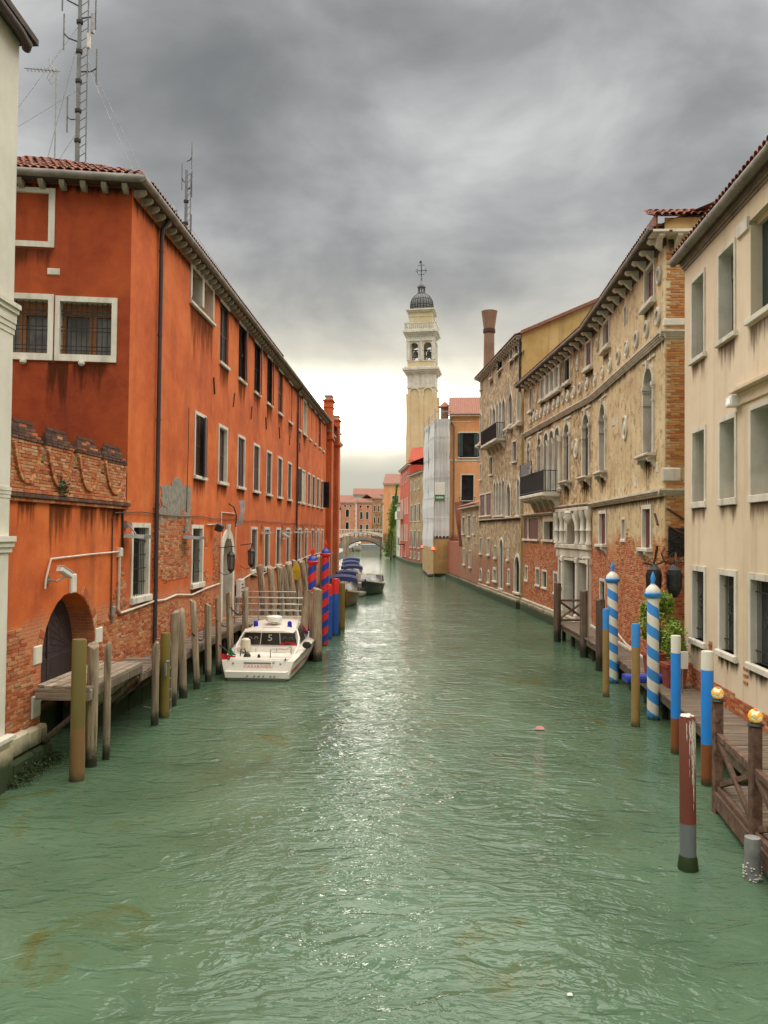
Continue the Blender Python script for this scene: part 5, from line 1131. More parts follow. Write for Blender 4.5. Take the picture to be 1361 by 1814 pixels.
b = MB(); b.box(0, LG, -.3, 0, -1, .58); b.build('quay_base', 'stone_base', goth)
b = MB(); b.cbox(4.1, 9.9, -.7, 0, 11.2, 11.4, .03); o = b.build('balcony', 'stone_grey', goth)
for u in (4.3, 5.6, 7.0, 8.4, 9.7): put('bracket', corbel_mesh('stone_grey', .6, .55, .2, True), o, None, (u, 0, 11.2))
b = MB()
for p, q in (((4.15, -.66), (9.85, -.66)), ((4.15, 0), (4.15, -.66)), ((9.85, 0), (9.85, -.66))):
    n = int(math.hypot(q[0]-p[0], q[1]-p[1])/.13)
    for k in range(n+1): x, y = p[0]+(q[0]-p[0])*k/n, p[1]+(q[1]-p[1])*k/n; b.tube([(x, y, 11.4), (x, y, 12.45)], .015, 4)
    b.tube([(p[0], p[1], 12.45), (q[0], q[1], 12.45)], .025, 6)
b.build('railing', 'iron', o); MB().box(4.2, 9.8, -.655, -.645, 11.45, 12.4).build('reed_screen', 'shutter_dk', o)
for u, z in ((11.4, 11.9), (13.9, 11.8), (.5, 11.95)): MB().cbox(u-.9, u+.9, -.35, 0, z-.2, z, .04).build('sill_moulding', 'stone_grey', goth); put('bracket', corbel_mesh('stone_grey', .3, .6, .7, True), goth, None, (u, 0, z-.2))
for k in range(24): put('eave_corbel', corbel_mesh('stone', .36, .26, .16, True), goth, None, (LG-.2-k*.62, 0, 17.28))
MB().box(-.3, LG, -.42, .1, 17.28, 17.4).build('eave_board', 'gutter', goth); corrugated(goth, I4, -.3, LG+.05, -.45, 17.42, 9, R(20), 'roof_br')
MB().tube([(LG-.15, -.1, 17.2), (LG-.15, -.1, 13.8)], .07, 8).build('drainpipe', 'iron', goth)
# ochre gable side that stands over the palazzo roof
FGE = Facade((8.66, 51.0), (22, 50.4)); RG = FGE.rel(FG)
b = MB(RG); b.poly([(0, 0, 13), (13, 0, 13), (13, 0, 22.0), (8, 0, 20.9), (0, 0, 17.45)]); b.build('gable_wall', 'ochre', goth)
b = MB(RG); b.prism([(-.1, 17.42), (8, 20.88), (13, 22), (13, 22.2), (8, 21.1), (-.1, 17.62)], 'y', -.25, .3); b.build('verge', 'roof_br', goth)
b = MB(RG); b.box(2.6, 5.2, -.05, .02, 14.4, 16.1); o = b.build('window', 'stone', goth); MB(RG).box(2.72, 5.1, -.07, -.05, 14.5, 16.0).build('shutter', 'shutter_rd', o)
tiles(goth, RG, 6.1, 7.6, 2, R(24), -.1, 20.4)
t = thing('flared_chimney', 'tall brown chimney with a flared bucket top standing at the end of the gothic house', 'chimney', (8.4, 65.2, 16.6))
MB().lathe([(.46, 0), (.44, 2.0), (.42, 4.6)], 16).build('shaft', 'chim', t, True); MB().lathe([(.45, 4.4), (.5, 4.45), (.5, 4.72), (.45, 4.76)], 16).build('collar', 'brick_dark', t)
MB().lathe([(.44, 4.7), (.64, 6.1), (.66, 6.18), (.55, 6.18), (.4, 4.9)], 20).build('flare', 'chim', t, True)

streak(goth, I4, 0, LG, 17.25, 1.0, 'soot'); streak(goth, I4, 0, LG, 5.75, .8, 'soot')
for u in (11.15, 12.55, 14.2, 7.2, 4.2): streak(goth, I4, u-.1, u+1.2, 16.3, 1.2, 'soot')

for u in (.25, 5.6, 11.3): 
    b = MB(); b.tube([(u, -.05, 13.5), (u, -.06, 10.9), (u+.02, -.06, 6.2)], .028, 5); None
for u, z in ((4.2, 9.2), (4.5, 9.2), (10.7, 6.9), (7.9, 6.6), (5.4, 6.4)): MB().cbox(u-.1, u+.1, -.03, .02, z-.16, z+.16, .02).build('stone_block', 'stone', pal)

# ------------------------------------------------------------------ RIGHT, further: low house, garden wall, orange house, wrapped scaffold
def house(name, label, A, B, z1, deep, m, wins, roof=None, pitch=22, z0=-1.5, cat='building', base=True, eave=.35, sides=(True, True), rl=None, fm='stone'):
    """a canal house: front from A to B, windows (u0,u1,z0,z1,kind,shutter material), tiled roof"""
    F = Facade(A, B); t = thing(name, label, cat, F.A, F.rz); Hs = []
    for w in wins:
        u0, u1, a, c, k, sh = w[:6]; ar = w[6] if len(w) > 6 else None
        Hs.append(window(t, I4, u0, u1, a, c, k, min(.13, (u1-u0)*.14), .1, .05, fm, ar, sh, .08, 'pane_dark' if k == 'pane' else 'pane'))
    wall('wall', m, t, I4, 0, F.L, z0, z1, Hs); shell(t, I4, 0, F.L, z0, z1, deep, m, sides)
    if base: MB().box(0, F.L, -.22, 0, -1, .5).build('quay_base', 'stone_base', t)
    if roof:
        rl_ = rl or deep*.55/math.cos(R(pitch)); MB().box(-.15, F.L+.15, -eave, .1, z1-.02, z1+.12).build('eave_board', 'stone_grey', t); corrugated(t, I4, -.2, F.L+.2, -eave-.05, z1+.16, rl_, R(pitch), roof, back=True)
    return t, F
lowh, FLO = house('low_house', 'low brown brick house squeezed beside the gothic house', (7.3, 76.5), (7.78, 66.0), 7.0, 6, 'tan_far',
    [(1.2, 2.6, 4.6, 6.3, 'pane', 'shutter'), (4.6, 6.0, 4.4, 6.4, 'pane', 'shutter'), (7.6, 8.6, 4.6, 6.3, 'pane', 'shutter'), (1.8, 3.0, 1.8, 3.4, 'pane', 'shutter'), (5.4, 6.6, 1.7, 3.3, 'pane', 'shutter')], 'roof', 18)
gwl = thing('garden_wall', 'red brick garden wall with a sloping tiled coping at the foot of the orange house', 'wall', (0, 0, 0))
FGW = Facade((6.9, 86.8), (7.3, 76.5)); gwl.location = FGW.A; gwl.rotation_euler = (0, 0, FGW.rz)
wall('wall', 'peach', gwl, I4, 0, FGW.L, -1.5, 3.9, []); MB().box(0, FGW.L, .01, .5, -1.5, 3.9).build('rear_wall', 'peach', gwl); MB().box(0, FGW.L, -.25, 0, -1, .45).build('quay_base', 'stone_base', gwl)
b = MB()
for k in range(16): z = 3.9+k*.26; b.box(FGW.L-1.2-k*.26-.28+2, FGW.L-1.2-k*.26+2, -.25, .55, z-.4, z)
b.build('coping', 'roof', gwl)
peach, FPH = house('orange_house', 'peach orange house with green and grey shuttered windows facing the camera beyond the gothic house', (7.1, 88.0), (13.5, 87.4), 17.5, 12, 'peach',
    [(.95, 3.15, 12.9, 15.8, 'pane', 'shutter_gn'), (1.2, 2.75, 8.2, 11.2, 'pane', 'shutter'), (1.15, 2.7, 4.6+1.9, 7.4, 'none', 'shutter'), (1.2, 2.8, 4.1, 6.2, 'none', 'shutter')][:2], 'roof', 24, base=False)
for u0, u1, z0, z1, sh in ((.9, 1.45, 13.1, 15.6, 'shutter_gn'), (2.65, 3.2, 13.1, 15.6, 'shutter_gn')): louver_leaf(peach, I4, u0, u1, z0, z1, -.09, sh)
for z0, z1, m in ((4.9, 7.4, 'galv'), (1.5-.2, 4.1, 'galv')):
    o = MB().ring(outline(1.2, 2.9, z0, z1), outline(1.35, 2.75, z0, z1-.15), -.06, .02).build('window', 'stone', peach); louver_leaf(o, I4, 1.36, 2.74, z0, z1-.15, -.04, m, .03); MB().cbox(1.1, 3.0, -.3, .02, z0-.12, z0, .02).build('sill', 'stone', o)
MB().box(0, 6, -.05, .0, 12.6, 12.75).build('string_course', 'stone', peach); MB().tube([(.15, -.25, 17.4), (.15, -.12, 16.9), (.5, -.12, 16.4), (.5, -.1, 4)], .07, 8).build('drainpipe', 'gutter', peach)
for z in (8.1,): 
    b = MB(); b.cbox(1.05, 2.9, -.45, 0, z-.1, z, .02); 
    for k in range(9): b.box(1.1+k*.2, 1.14+k*.2, -.42, -.38, z, z+.5)
    b.box(1.05, 2.9, -.43, -.37, z+.5, z+.55); b.build('balcony', 'iron', peach)
# wrapped scaffold
FS = Facade((5.42, 87.0), (7.05, 87.0)); scf = thing('scaffold', 'grey netting wrapped scaffold over plywood hoarding standing in the canal', 'scaffold', (5.42, 87, 0))
def sheet(p, q, z0, z1, name, m, lean=0):
    b = MB(); n = 14; nz = 16
    dx, dy = (q[0]-p[0])/n, (q[1]-p[1])/n; l = math.hypot(dx, dy); nx, ny = dy/l, -dx/l
    for j in range(nz+1):
        for i in range(n+1): w = .05*math.sin(i*1.9+j*.25)+.05*math.sin(j*math.pi/2.0); b.v.append((p[0]+dx*i+nx*w, p[1]+dy*i+ny*w, z0+(z1-z0)*j/nz+(.6*i/n*lean if j == nz else 0))); b.t.append(0)
    for j in range(nz):
        for i in range(n): a = j*(n+1)+i; b.f.append((a, a+1, a+n+2, a+n+1))
    return b.build(name, m, scf)
sheet((0, 0), (1.63, 0), 4.2, 17.0, 'netting', 'net'); sheet((-.65, 11.5), (0, 0), 3.1, 17.5, 'netting', 'net', -1)
b = MB(); b.cbox(.02, 1.6, 0.0, .1, .35, 4.3, .02); b.build('hoarding', 'plywood', scf); MB().prism([(-.68, 11.5), (-.02, .02), (.06, .1), (-.6, 11.6)], 'z', .3, 3.2).build('hoarding', 'plywood', scf)
for z in (6.3, 8.5, 10.7, 12.9, 15.1):
    b = MB(); b.tube([(-.65, 11.4, z+.3), (-.08, -.0, z), (0, -.08, z), (1.6, -.1, z)], .018, 5); b.build('seam_rope', 'galv', scf)
MB().box(0, 1.62, -.03, .05, 4.15, 4.4).build('edge_board', 'shutter_dk', scf)
b = MB()
for x, y in ((0, .1), (1.6, .1), (-.33, 6), (-.62, 11.4)): b.tube([(x, y, -1), (x, y, 18.2)], .05, 6)
for z in (16.8, 17.9): b.tube([(-.5, 9, z), (.2, .2, z), (4, .2, z)], .04, 6)
b.build('tube_frame', 'galv', scf); MB().prism([(-.65, 11.5), (0, .05), (1.6, .05), (1.6, 11.5)], 'z', 17.0, 17.1).build('cover', 'net', scf)
MB().box(-.6, 1.6, .2, 11, .15, .33).build('platform', 'beam', scf); b = MB()
for y in (.3, 5, 10): b.tube([(.1-.055*y, y, -1.5), (.1-.055*y, y, .2)], .12, 8)
b.build('support_pile', 'pile_dark', scf)
t = thing('notice_board', 'white notice board with a green foot strip on the scaffold netting', 'sign', (5.42+.02, 86.88, 8.0)); MB().cbox(0, 1.1, -.05, 0, .25, 2.2, .01).build('board', 'white_plastic', t); MB().box(.02, 1.08, -.055, -.05, .27, .85).build('strip', 'flag_g', t)
b = MB()
for k in range(7): b.box(.14+.12*k, .22+.12*k, -.06, -.055, .45, .62+.06*(k % 2))
for z in (1.2, 1.5, 1.8, 2.0): b.box(.15, .95, -.055, -.05, z, z+.04)
b.build('lettering', 'white_p', t)
for i, (x, y, z) in enumerate(((5.3, 86.8, 2.9), (4.72, 98.4, 2.9))):
    t = thing('hazard_lamp', ('lit red hazard lamp at the corner of the plywood hoarding', 'lit red hazard lamp at the far end of the plywood hoarding')[i], 'lamp', (x, y, z), 0, 'red lamps on the hoarding'); MB().lathe([(.16, 0), (.16, .22), (.08, .3)], 10).build('lens', 'red_light', t); MB().lathe([(.18, -.12), (.18, 0)], 10).build('base', 'iron', t)
t = thing('brick_chimney', 'brown chimney with a small tiled cap behind the wrapped scaffold', 'chimney', (6.9, 93, 15)); MB().cbox(-.45, .45, -.45, .45, 0, 4.2, .02).build('shaft', 'chim', t); MB().lathe([(.8, 4.2), (.75, 4.3), (.1, 4.9)], 8).build('cap', 'roof', t)
# brick house and scarlet house
w = [(u, u+.95, 10.9, 12.4, 'pane', 'shutter') for u in (1.0, 4.2, 7.2)]+[(u, u+1.5, 6.3, 8.9, 'panel', 'shutter_gn') for u in (.8, 4.0, 7.2)]+[(u, u+1.4, 2.5, 5.1, 'panel', 'shutter_gn') for u in (.9, 4.0, 7.2)]+[(u, u+1.0, .9, 2.0, 'pane', 'shutter') for u in (1.0, 4.2, 7.4)]
house('brick_house', 'brown brick house with rows of dark green shutters behind the scaffold', (3.86, 122.0), (5.42, 111.5), 13.2, 12, 'brown_brick', w, 'roof', 20)
w = [(u, u+1.2, 12.6, 14.3, 'panel', 'shutter') for u in (2.0, 6.0, 10.5)]+[(u, u+1.3, z, z+2.6, 'panel', 'shutter_pale') for z in (7.6, 3.4) for u in (1.8, 4.2, 8.8, 12.5)]+[(3, 4.6, .6, 2.6, 'pane', 'shutter'), (10, 11, .9, 2.4, 'pane', 'shutter')]
sc_, FSC = house('scarlet_house', 'bright red house with a stone balcony left of the brown brick house', (2.78, 138.5), (3.84, 122.1), 15.0, 15, 'scarlet', w, 'roof_red', 22)
b = MB(); b.cbox(1.3, 6.2, -1.0, 0, 6.9, 7.15, .03); b.box(1.3, 6.2, -1.0, -.85, 7.15, 8.2); b.box(1.3, 1.45, -1, 0, 7.15, 8.2); b.box(6.05, 6.2, -1, 0, 7.15, 8.2); b.build('balcony', 'stone', sc_)
b = MB(); b.box(6.9, 9.1, -.9, 0, 2.7, 2.85); b.box(6.9, 9.1, -.9, -.86, 2.85, 3.8); b.build('balcony', 'iron', sc_)
b = MB(); b.box(.6, 2.0, 3, 4.4, 15, 19.0); b.box(.5, 2.1, 2.9, 4.5, 18.9, 19.2); b.build('chimney', 'scarlet', sc_)
house('pink_house', 'narrow pale house with balconies between the red house and the ivy', (2.35, 148.0), (2.78, 138.6), 9.5, 10, 'pale', [(2, 3.4, 5.4, 7.8, 'pane', 'shutter'), (6, 7.4, 5.4, 7.8, 'pane', 'shutter'), (2, 3.4, 1.6, 4.0, 'pane', 'shutter'), (6, 7.4, 1.6, 4.0, 'pane', 'shutter')], 'roof', 20)
h_, F_ = house('gable_house', 'scarlet upper house with a red roof rising behind the brown brick house', (4.1, 131), (16, 129), 16.2, 8, 'scarlet', [], 'roof_red', 30, base=False)
house('far_orange_house', 'light orange house with a grey green shutter standing end-on beyond the ivy', (-.15, 186), (12, 185), 15.7, 14, 'peach', [(1.9, 3.6, 10.0, 13.2, 'panel', 'shutter_gn')], 'roof_br', 20, base=False)
# ivy covered wall
iv = thing('ivy', 'bright green ivy tumbling down a garden wall beyond the red house', 'ivy', (1.6, 152, 0)); b = MB(); rng = random.Random(21)
MB().box(.1, 1.3, 0, 14, -1, 8.6).build('wall', 'pale', iv)
def ivp():
    z = 13.6*rng.random()**.85; wv = .9+.35*math.sin(z*.9)-(.5 if z > 9 else 0); x = -.75+(z*.115)+rng.gauss(0, .45)*wv; return (x, -1.0+rng.uniform(-.5, .5), max(.2, z)), .25+.75*(.5+.5*noise.noise(Vector((x, z*.5, 1))))
leaves(b, 7000, ivp, .17, rng); b.build('foliage', 'ivy', iv, kind='stuff'); MB().tube([(-.3, -.9, 0), (-.1, -.9, 5), (.6, -.9, 10)], .12, 6).build('stem', 'pile_dark', iv)

# ------------------------------------------------------------------ leaning bell tower
TY = 146.0
tw = thing('bell_tower', 'leaning yellow bell tower with a pale belfry, lead dome and iron cross', 'tower', (7.42, TY, 0)); tw.rotation_euler = (0, R(-1.15), R(-9)); 
def tb(name, m, fn, sm=False, par=None): b = MB(); fn(b); return b.build(name, m, par or tw, sm)
hw = 2.45; ZB = 32.6
tb('shaft', 'tower', lambda b: b.loft([[(-hw*1.1, -hw*1.1, -3), (hw*1.1, -hw*1.1, -3), (hw*1.1, hw*1.1, -3), (-hw*1.1, hw*1.1, -3)], [(-hw, -hw, ZB-2.0), (hw, -hw, ZB-2.0), (hw, hw, ZB-2.0), (-hw, hw, ZB-2.0)]], True, True, True))
for x in (-2.42, 0, 2.42):
    for s_ in (-1, 1): tb('pilaster', 'tower', lambda b: b.loft([[(x*1.07-.38, s_*hw*1.085, -1), (x*1.07+.38, s_*hw*1.085, -1), (x*1.07+.38, s_*(hw*1.085-.3), -1), (x*1.07-.38, s_*(hw*1.085-.3), -1)], [(x-.36, s_*(hw+.16), ZB-3), (x+.36, s_*(hw+.16), ZB-3), (x+.36, s_*(hw-.1), ZB-3), (x-.36, s_*(hw-.1), ZB-3)]], True, True, True))
for x in (-1.22, 1.22): tb('blind_arch', 'stone', lambda b: b.ring(outline(x-.95, x+.95, ZB-3.6, ZB-1.9, 'round'), outline(x-.78, x+.78, ZB-3.6, ZB-2.1, 'round'), -hw-.2, -hw+.1))
def slab(z, w, h, m='stone', n='cornice'): return tb(n, m, lambda b: b.box(-w, w, -w, w, z, z+h))
slab(ZB-2.0, hw+.12, .35); slab(ZB-1.64, hw+.04, 2.2, 'stone', 'frieze'); slab(ZB+.56, hw+.2, .3); slab(ZB+.87, hw+.55, .3); slab(ZB+1.18, hw+.8, .35); slab(ZB+1.54, hw+.5, .25); slab(ZB+1.8, hw-.02, .95, 'tower', 'plinth'); slab(ZB+2.76, hw+.05, .23)
Z2 = ZB+3.0; Z3 = Z2+4.35
o = None
for rot in range(4):
    Mr = Matrix.Rotation(R(90)*rot, 4, 'Z')
    b = MB(Mr); yw = -hw+.03; cu = (-1.22, 1.22); ops = [(c-.72, c+.72, Z2+.0, Z2+3.25, .5, 'round') for c in cu]
    us = sorted({-hw+.03, hw-.031}|{v for h in ops for v in h[:2]}); 
    for i in range(len(us)-1):
        uc = (us[i]+us[i+1])/2; inh = any(h[0] < uc < h[1] for h in ops)
        b.quad((us[i], yw, Z2+3.25 if inh else Z2), (us[i+1], yw, Z2+3.25 if inh else Z2), (us[i+1], yw, Z3), (us[i], yw, Z3))
    for h in ops:
        ol = outline(*h[:4], 'round')
        for p, q in zip(ol, ol[1:]): b.quad((p[0], yw, p[1]), (p[0], yw+.6, p[1]), (q[0], yw+.6, q[1]), (q[0], yw, q[1]))
        for p, q in zip(ol[1:-1], ol[2:-1]):
            if q[0]-p[0] > 1e-6: b.quad((p[0], yw, p[1]), (q[0], yw, q[1]), (q[0], yw, Z2+3.25), (p[0], yw, Z2+3.25))
    bo = b.build('belfry_wall', 'stone', tw)
    for x in (-2.3, 0, 2.3): MB(Mr).cbox(x-.28, x+.28, yw-.14, yw+.02, Z2, Z3-.9, .03).build('pilaster', 'stone', bo)
    MB(Mr).box(-hw-.08, hw+.08, yw-.2, yw+.05, Z3-.9, Z3-.6).build('architrave', 'stone', bo)
for x, y in ((-1.2, 0), (1.2, .3)):
    tb('bell', 'lead', lambda b: b.lathe([(.62, Z2+1.0), (.55, Z2+1.15), (.42, Z2+1.6), (.36, Z2+2.0), (.1, Z2+2.2)], 14, (x, y)), True)
tb('bell_frame', 'iron', lambda b: (b.tube([(-2, 0, Z2+2.3), (2, .2, Z2+2.3)], .12, 6), b.tube([(-1.9, .2, Z2), (-.5, .1, Z2+2.3)], .1, 6), b.tube([(.5, .1, Z2), (1.9, .2, Z2+2.3)], .1, 6), b.tube([(1.9, .1, Z2), (.7, .2, Z2+2.3)], .1, 6)))
slab(Z3, hw+.1, .3, 'stone', 'frieze'); slab(Z3+.31, hw+.35, .3); slab(Z3+.62, hw+.7, .3); slab(Z3+.93, hw+.45, .2)
for rot in range(4):
    Mr = Matrix.Rotation(R(90)*rot, 4, 'Z'); b = MB(Mr); yb = -hw-.3
    b.box(-hw-.45, hw+.45, yb-.12, yb+.12, Z3+2.2, Z3+2.4); b.box(-hw-.42, hw+.42, yb-.1, yb+.1, Z3+1.13, Z3+1.25)
    bo = b.build('parapet', 'stone', tw)
    for k in range(17): x = -hw-.3+(2*hw+.6)*k/16; MB(Mr).box(x-.09, x+.09, yb-.08, yb+.08, Z3+1.25, Z3+2.2).build('baluster', 'stone', bo)
slab(Z3+1.13, hw-.3, 3.3, 'tower', 'attic'); slab(Z3+3.6, hw-.22, .15); slab(Z3+4.43, hw-.05, .25); slab(Z3+4.69, hw+.15, .25)
Z4 = Z3+4.95; dome = []
for k in range(11): a = math.pi/2*k/10; dome.append((2.08*math.cos(a)**.85 if k < 10 else .5, Z4+1.0+2.35*math.sin(a)))
def dm(b): b.lathe([(2.1, Z4), (2.1, Z4+1.0)]+dome[:-1]+[(.7, Z4+3.35)], 24)
do = tb('dome', 'lead', dm, True)
b = MB()
for k in range(24):
    a = 2*math.pi*k/24; pts = [((r+.03)*math.cos(a), (r+.03)*math.sin(a), z) for r, z in [(2.1, Z4), (2.1, Z4+1.0)]+dome[1:-2]]; b.tube(pts, .045, 4)
for r, z in ((2.13, Z4+.5), (2.13, Z4+1.0), (dome[3][0]+.02, dome[3][1])): b.lathe([(r, z), (r+.03, z+.04), (r, z+.08)], 24)
b.build('rib', 'iron', do)
lt = tb('lantern', 'lead', lambda b: (b.lathe([(.75, Z4+3.25), (.75, Z4+3.5), (.6, Z4+3.55)], 12), b.lathe([(.7, Z4+4.4), (.8, Z4+4.5), (.75, Z4+4.75), (.5, Z4+5.2), (.24, Z4+5.6), (.15, Z4+6.0), (.2, Z4+6.15), (.05, Z4+6.5)], 12)), True)
for k in range(8): a = 2*math.pi*k/8; tb('column', 'lead', lambda b: b.tube([(.58*math.cos(a), .58*math.sin(a), Z4+3.5), (.58*math.cos(a), .58*math.sin(a), Z4+4.45)], .09, 6), par=lt)
def crs(b):
    b.tube([(0, 0, Z4+6.2), (0, 0, Z4+9.3)], .085, 6); b.tube([(-.95, 0, Z4+7.6), (.95, 0, Z4+7.6)], .07, 6); b.tube([(-.5, 0, Z4+8.6), (.5, 0, Z4+8.6)], .05, 6); b.tube([(-.45, 0, Z4+6.9), (.45, 0, Z4+6.9)], .045, 6)
    for x, z in ((-.95, 7.6), (.95, 7.6), (-.5, 8.6), (.5, 8.6), (-.45, 6.9), (.45, 6.9), (-.75, 7.9), (.75, 7.9), (-.75, 7.3), (.75, 7.3)): b.lathe([(.02, Z4+z-.12), (.12, Z4+z), (.02, Z4+z+.12)], 8, (x, 0))
    b.prism([(-.35, Z4+9.0), (.06, Z4+9.0), (.05, Z4+9.45), (-.3, Z4+9.35)], 'y', -.04, .04)
tb('cross', 'iron', crs)

# ------------------------------------------------------------------ foot bridge and the houses across the far water
BY = 178.0
br = thing('foot_bridge', 'low arched stone foot bridge with iron railings far down the canal', 'bridge', (-4.2, BY, 0)); br.scale = (1, 1, .88)
def bz(x): return 4.15-.062*(x+.5)**2 if x < 3 else 4.15-.062*12.25-(x-3)*.55
def bi(x): return 3.25-.105*(x+.2)**2
MT['bridge_stone'] = plaster('dull_bridge_stone', (.24, .21, .165), (.16, .135, .10), (.32, .285, .225), stain_amt=.5)
n = 28; top = [(-7+13.2*k/n, bz(-7+13.2*k/n)) for k in range(n+1)]; und = [(-7+12.6*k/n, max(-.5, bi(-7+12.6*k/n))) for k in range(n+1)]
b = MB(); b.prism(top+und[::-1], 'y', -1.6, 1.6); b.build('span', 'bridge_stone', br)
b = MB(); b.ring([(x, z+.05) for x, z in und], [(x, z-.22) for x, z in und], -1.72, -1.55); b.build('arch_edge', 'shutter_dk', br)
for y in (-1.5, 1.5):
    b = MB(); b.tube([(x, y, z+1.0) for x, z in top[::2]], .06, 6); b.tube([(x, y, z+.55) for x, z in top[::2]], .035, 5)
    for x, z in top[::2]: b.tube([(x, y, z), (x, y, z+1.0)], .05, 6)
    b.build('railing', 'rail_wood', br)
b = MB(); b.box(3.9, 9.5, -2.6, 2.6, -1, .75); b.box(5.0, 9.5, -2.2, 2.2, .75, 1.6); b.build('abutment', 'stone_grey', br)
t = thing('second_bridge', 'pale stone bridge with a balustrade seen just beyond the iron railed bridge', 'bridge', (-6, 214, 0)); b = MB(); b.prism([(-9, 3.4), (-3, 4.6), (2, 4.9), (9, 4.0), (9, 3.0), (2, 3.9), (-3, 3.6), (-9, 2.4)], 'y', -1.5, 1.5); b.build('span', 'stone', t); b = MB()
for k in range(26): x = -8.5+k*.68; b.box(x-.07, x+.07, -1.5, -1.36, 3.5+.3*min(5, k*.3), 5.2)
b.box(-8.6, 9, -1.55, -1.3, 5.2, 5.4); b.build('balustrade', 'stone', t)
def wn(us, zs, w, h, k='pane', sh='shutter_gn', ar=None): return [(u, u+w, z, z+h, k, sh, ar) for u in us for z in zs]
house('far_pale_house', 'small cream house with a dark shutter just right of the long orange wall', (-15.5, 232), (-12.9, 232), 11.0, 8, 'pale', wn((.9,), (2.6, 6.4), 1.3, 2.2, 'panel'), 'roof', 18, base=False)
house('far_coral_house', 'coral house with white quoins and arched windows beyond the bridge', (-13.0, 240), (-8.3, 240), 13.2, 6, 'coral', wn((1.5,), (5.2, 9.0), 1.2, 2.5, 'pane', ar='round')+wn((1.0, 2.6), (12.0,), .8, .7), 'roof', 20, base=False)
b = MB()
for k in range(16): b.box(-8.5-.15*(k % 2), -8.1, 239.8, 240.2, 2+k*.7, 2.65+k*.7)
setp(b.build('quoin_pilaster', 'stone', kind='stuff'), 'white toothed quoin strip on the coral house beyond the bridge', 'quoins')
house('far_orange_row', 'orange house with paired windows next to the white quoins beyond the bridge', (-8.1, 242), (-3.6, 242), 13.4, 6, 'coral', wn((.8, 2.6), (4.6, 8.4), 1.0, 2.4, 'panel')+wn((.6, 2.8), (11.8,), .9, .9), 'roof', 20, base=False)
house('far_grey_house', 'narrow pink grey house in the shade beyond the bridge', (-3.6, 243), (-.4, 245), 14.8, 6, 'brown_brick', wn((.5, 1.9), (3.8, 7.2, 10.8), .8, 2.0, 'panel', 'shutter'), 'roof', 20, base=False)
house('far_cream_house', 'plain cream house end with one arched window right of the far grey house', (1.0, 236), (12, 236), 11.6, 8, 'pale', [(4.4, 5.9, 4.0, 6.8, 'pane', 'shutter', 'round'), (4.8, 5.6, 8.6, 9.8, 'pane', 'shutter')], 'roof_red', 22, base=False)
house('far_palace', 'long cream palace with dark attic windows and tall arched windows at the far end', (-10, 262), (20, 262), 16.6, 12, 'pale', wn((7.5, 9.5, 11.5, 12.6, 13.7, 14.8, 17, 19, 21), (13.4,), .8, 1.0)+wn((11.6, 13.6, 15.6, 17.6, 19.6), (8.0,), 1.2, 3.0, 'pane', ar='round'), 'roof', 22, base=False, eave=.6, rl=6)
house('far_roofline', 'low row of red roofs above the coral house at the end of the view', (-22, 270), (-9, 270), 15.2, 10, 'coral', wn((3, 6, 9), (13,), 1.2, 1.4), 'roof', 20, base=False, rl=5)
b = MB(); b.box(-30, 30, 222, 400, -2, 1.2); setp(b.build('far_quay', 'concrete'), kind='structure')
b = MB(); b.box(-60, -7.6, 80.5, 222, -2, 1.1); b.box(8, 60, 100, 222, -2, 1.1); setp(b.build('bank', 'concrete'), kind='structure')
house('bridge_end_house', 'red brown house end past the chimneys on the left bank', (-10.5, 172), (-9.9, 190), 9, 8, 'red_plaster', [(2, 3.4, 3.6, 6, 'panel', 'shutter')], 'roof', 20, base=False) if False else None
t = thing('market_awning', 'green and red awning at the left end of the foot bridge', 'awning', (-11.0, 170, 2.6)); MB().prism([(-1.2, .4), (1.2, .4), (.9, 1.3), (-.9, 1.3)], 'y', -.8, .8).build('canopy', 'flag_g', t); MB().box(-1.2, 1.2, -.81, .81, .15, .4).build('valance', 'flag_r', t); b = MB()
for x in (-1.1, 1.1): b.tube([(x, 0, -1.6), (x, 0, .3)], .05, 6)
b.build('pole', 'galv', t)

# ------------------------------------------------------------------ mooring piles and painted poles
def pile(x, y, zt, r, label, m='pile', lean=(0, 0), group='weathered mooring piles on the left bank', worn=.12, seed=0, n=12):
    rng = random.Random(int(x*977+y*131)+seed); t = thing('mooring_pile', label, 'mooring pile', (x, y, 0), 0, group)
    b = MB(); secs = []; zz = [-2.2+(zt+2.2)*k/11 for k in range(12)]; ph = rng.uniform(0, 6)
    for i, z in enumerate(zz):
        ring = []
        f = (z+2.2)/(zt+2.2)
        for k in range(n):
            a = 2*math.pi*k/n; rr = r*(1.02-.06*f)*(1+.07*noise.noise(Vector((math.cos(a)*1.3+ph, math.sin(a)*1.3, z*.9)))+.05*math.sin(3*a+ph)); 
            if abs(math.sin(a*2.5+ph)) > .97: rr *= .9
            if .2 < z < .75: rr *= 1-.12*(.5+.5*noise.noise(Vector((a, z*4, ph))))
            zz2 = z if i < 11 else z-worn*(.5+.5*math.sin(a+ph))-worn*.5*rng.random()
            ring.append((rr*math.cos(a)+lean[0]*max(0, z)/zt, rr*math.sin(a)+lean[1]*max(0, z)/zt, zz2))
        secs.append(ring)
    b.loft(secs, True, False, True)
    c = (lean[0], lean[1], zt+.02-worn*.3); base = len(b.v)-n; b.v.append(c); b.t.append(0)
    for k in range(n): b.f.append((base+k, base+(k+1) % n, len(b.v)-1))
    b.build('shaft', m, t, True); return t
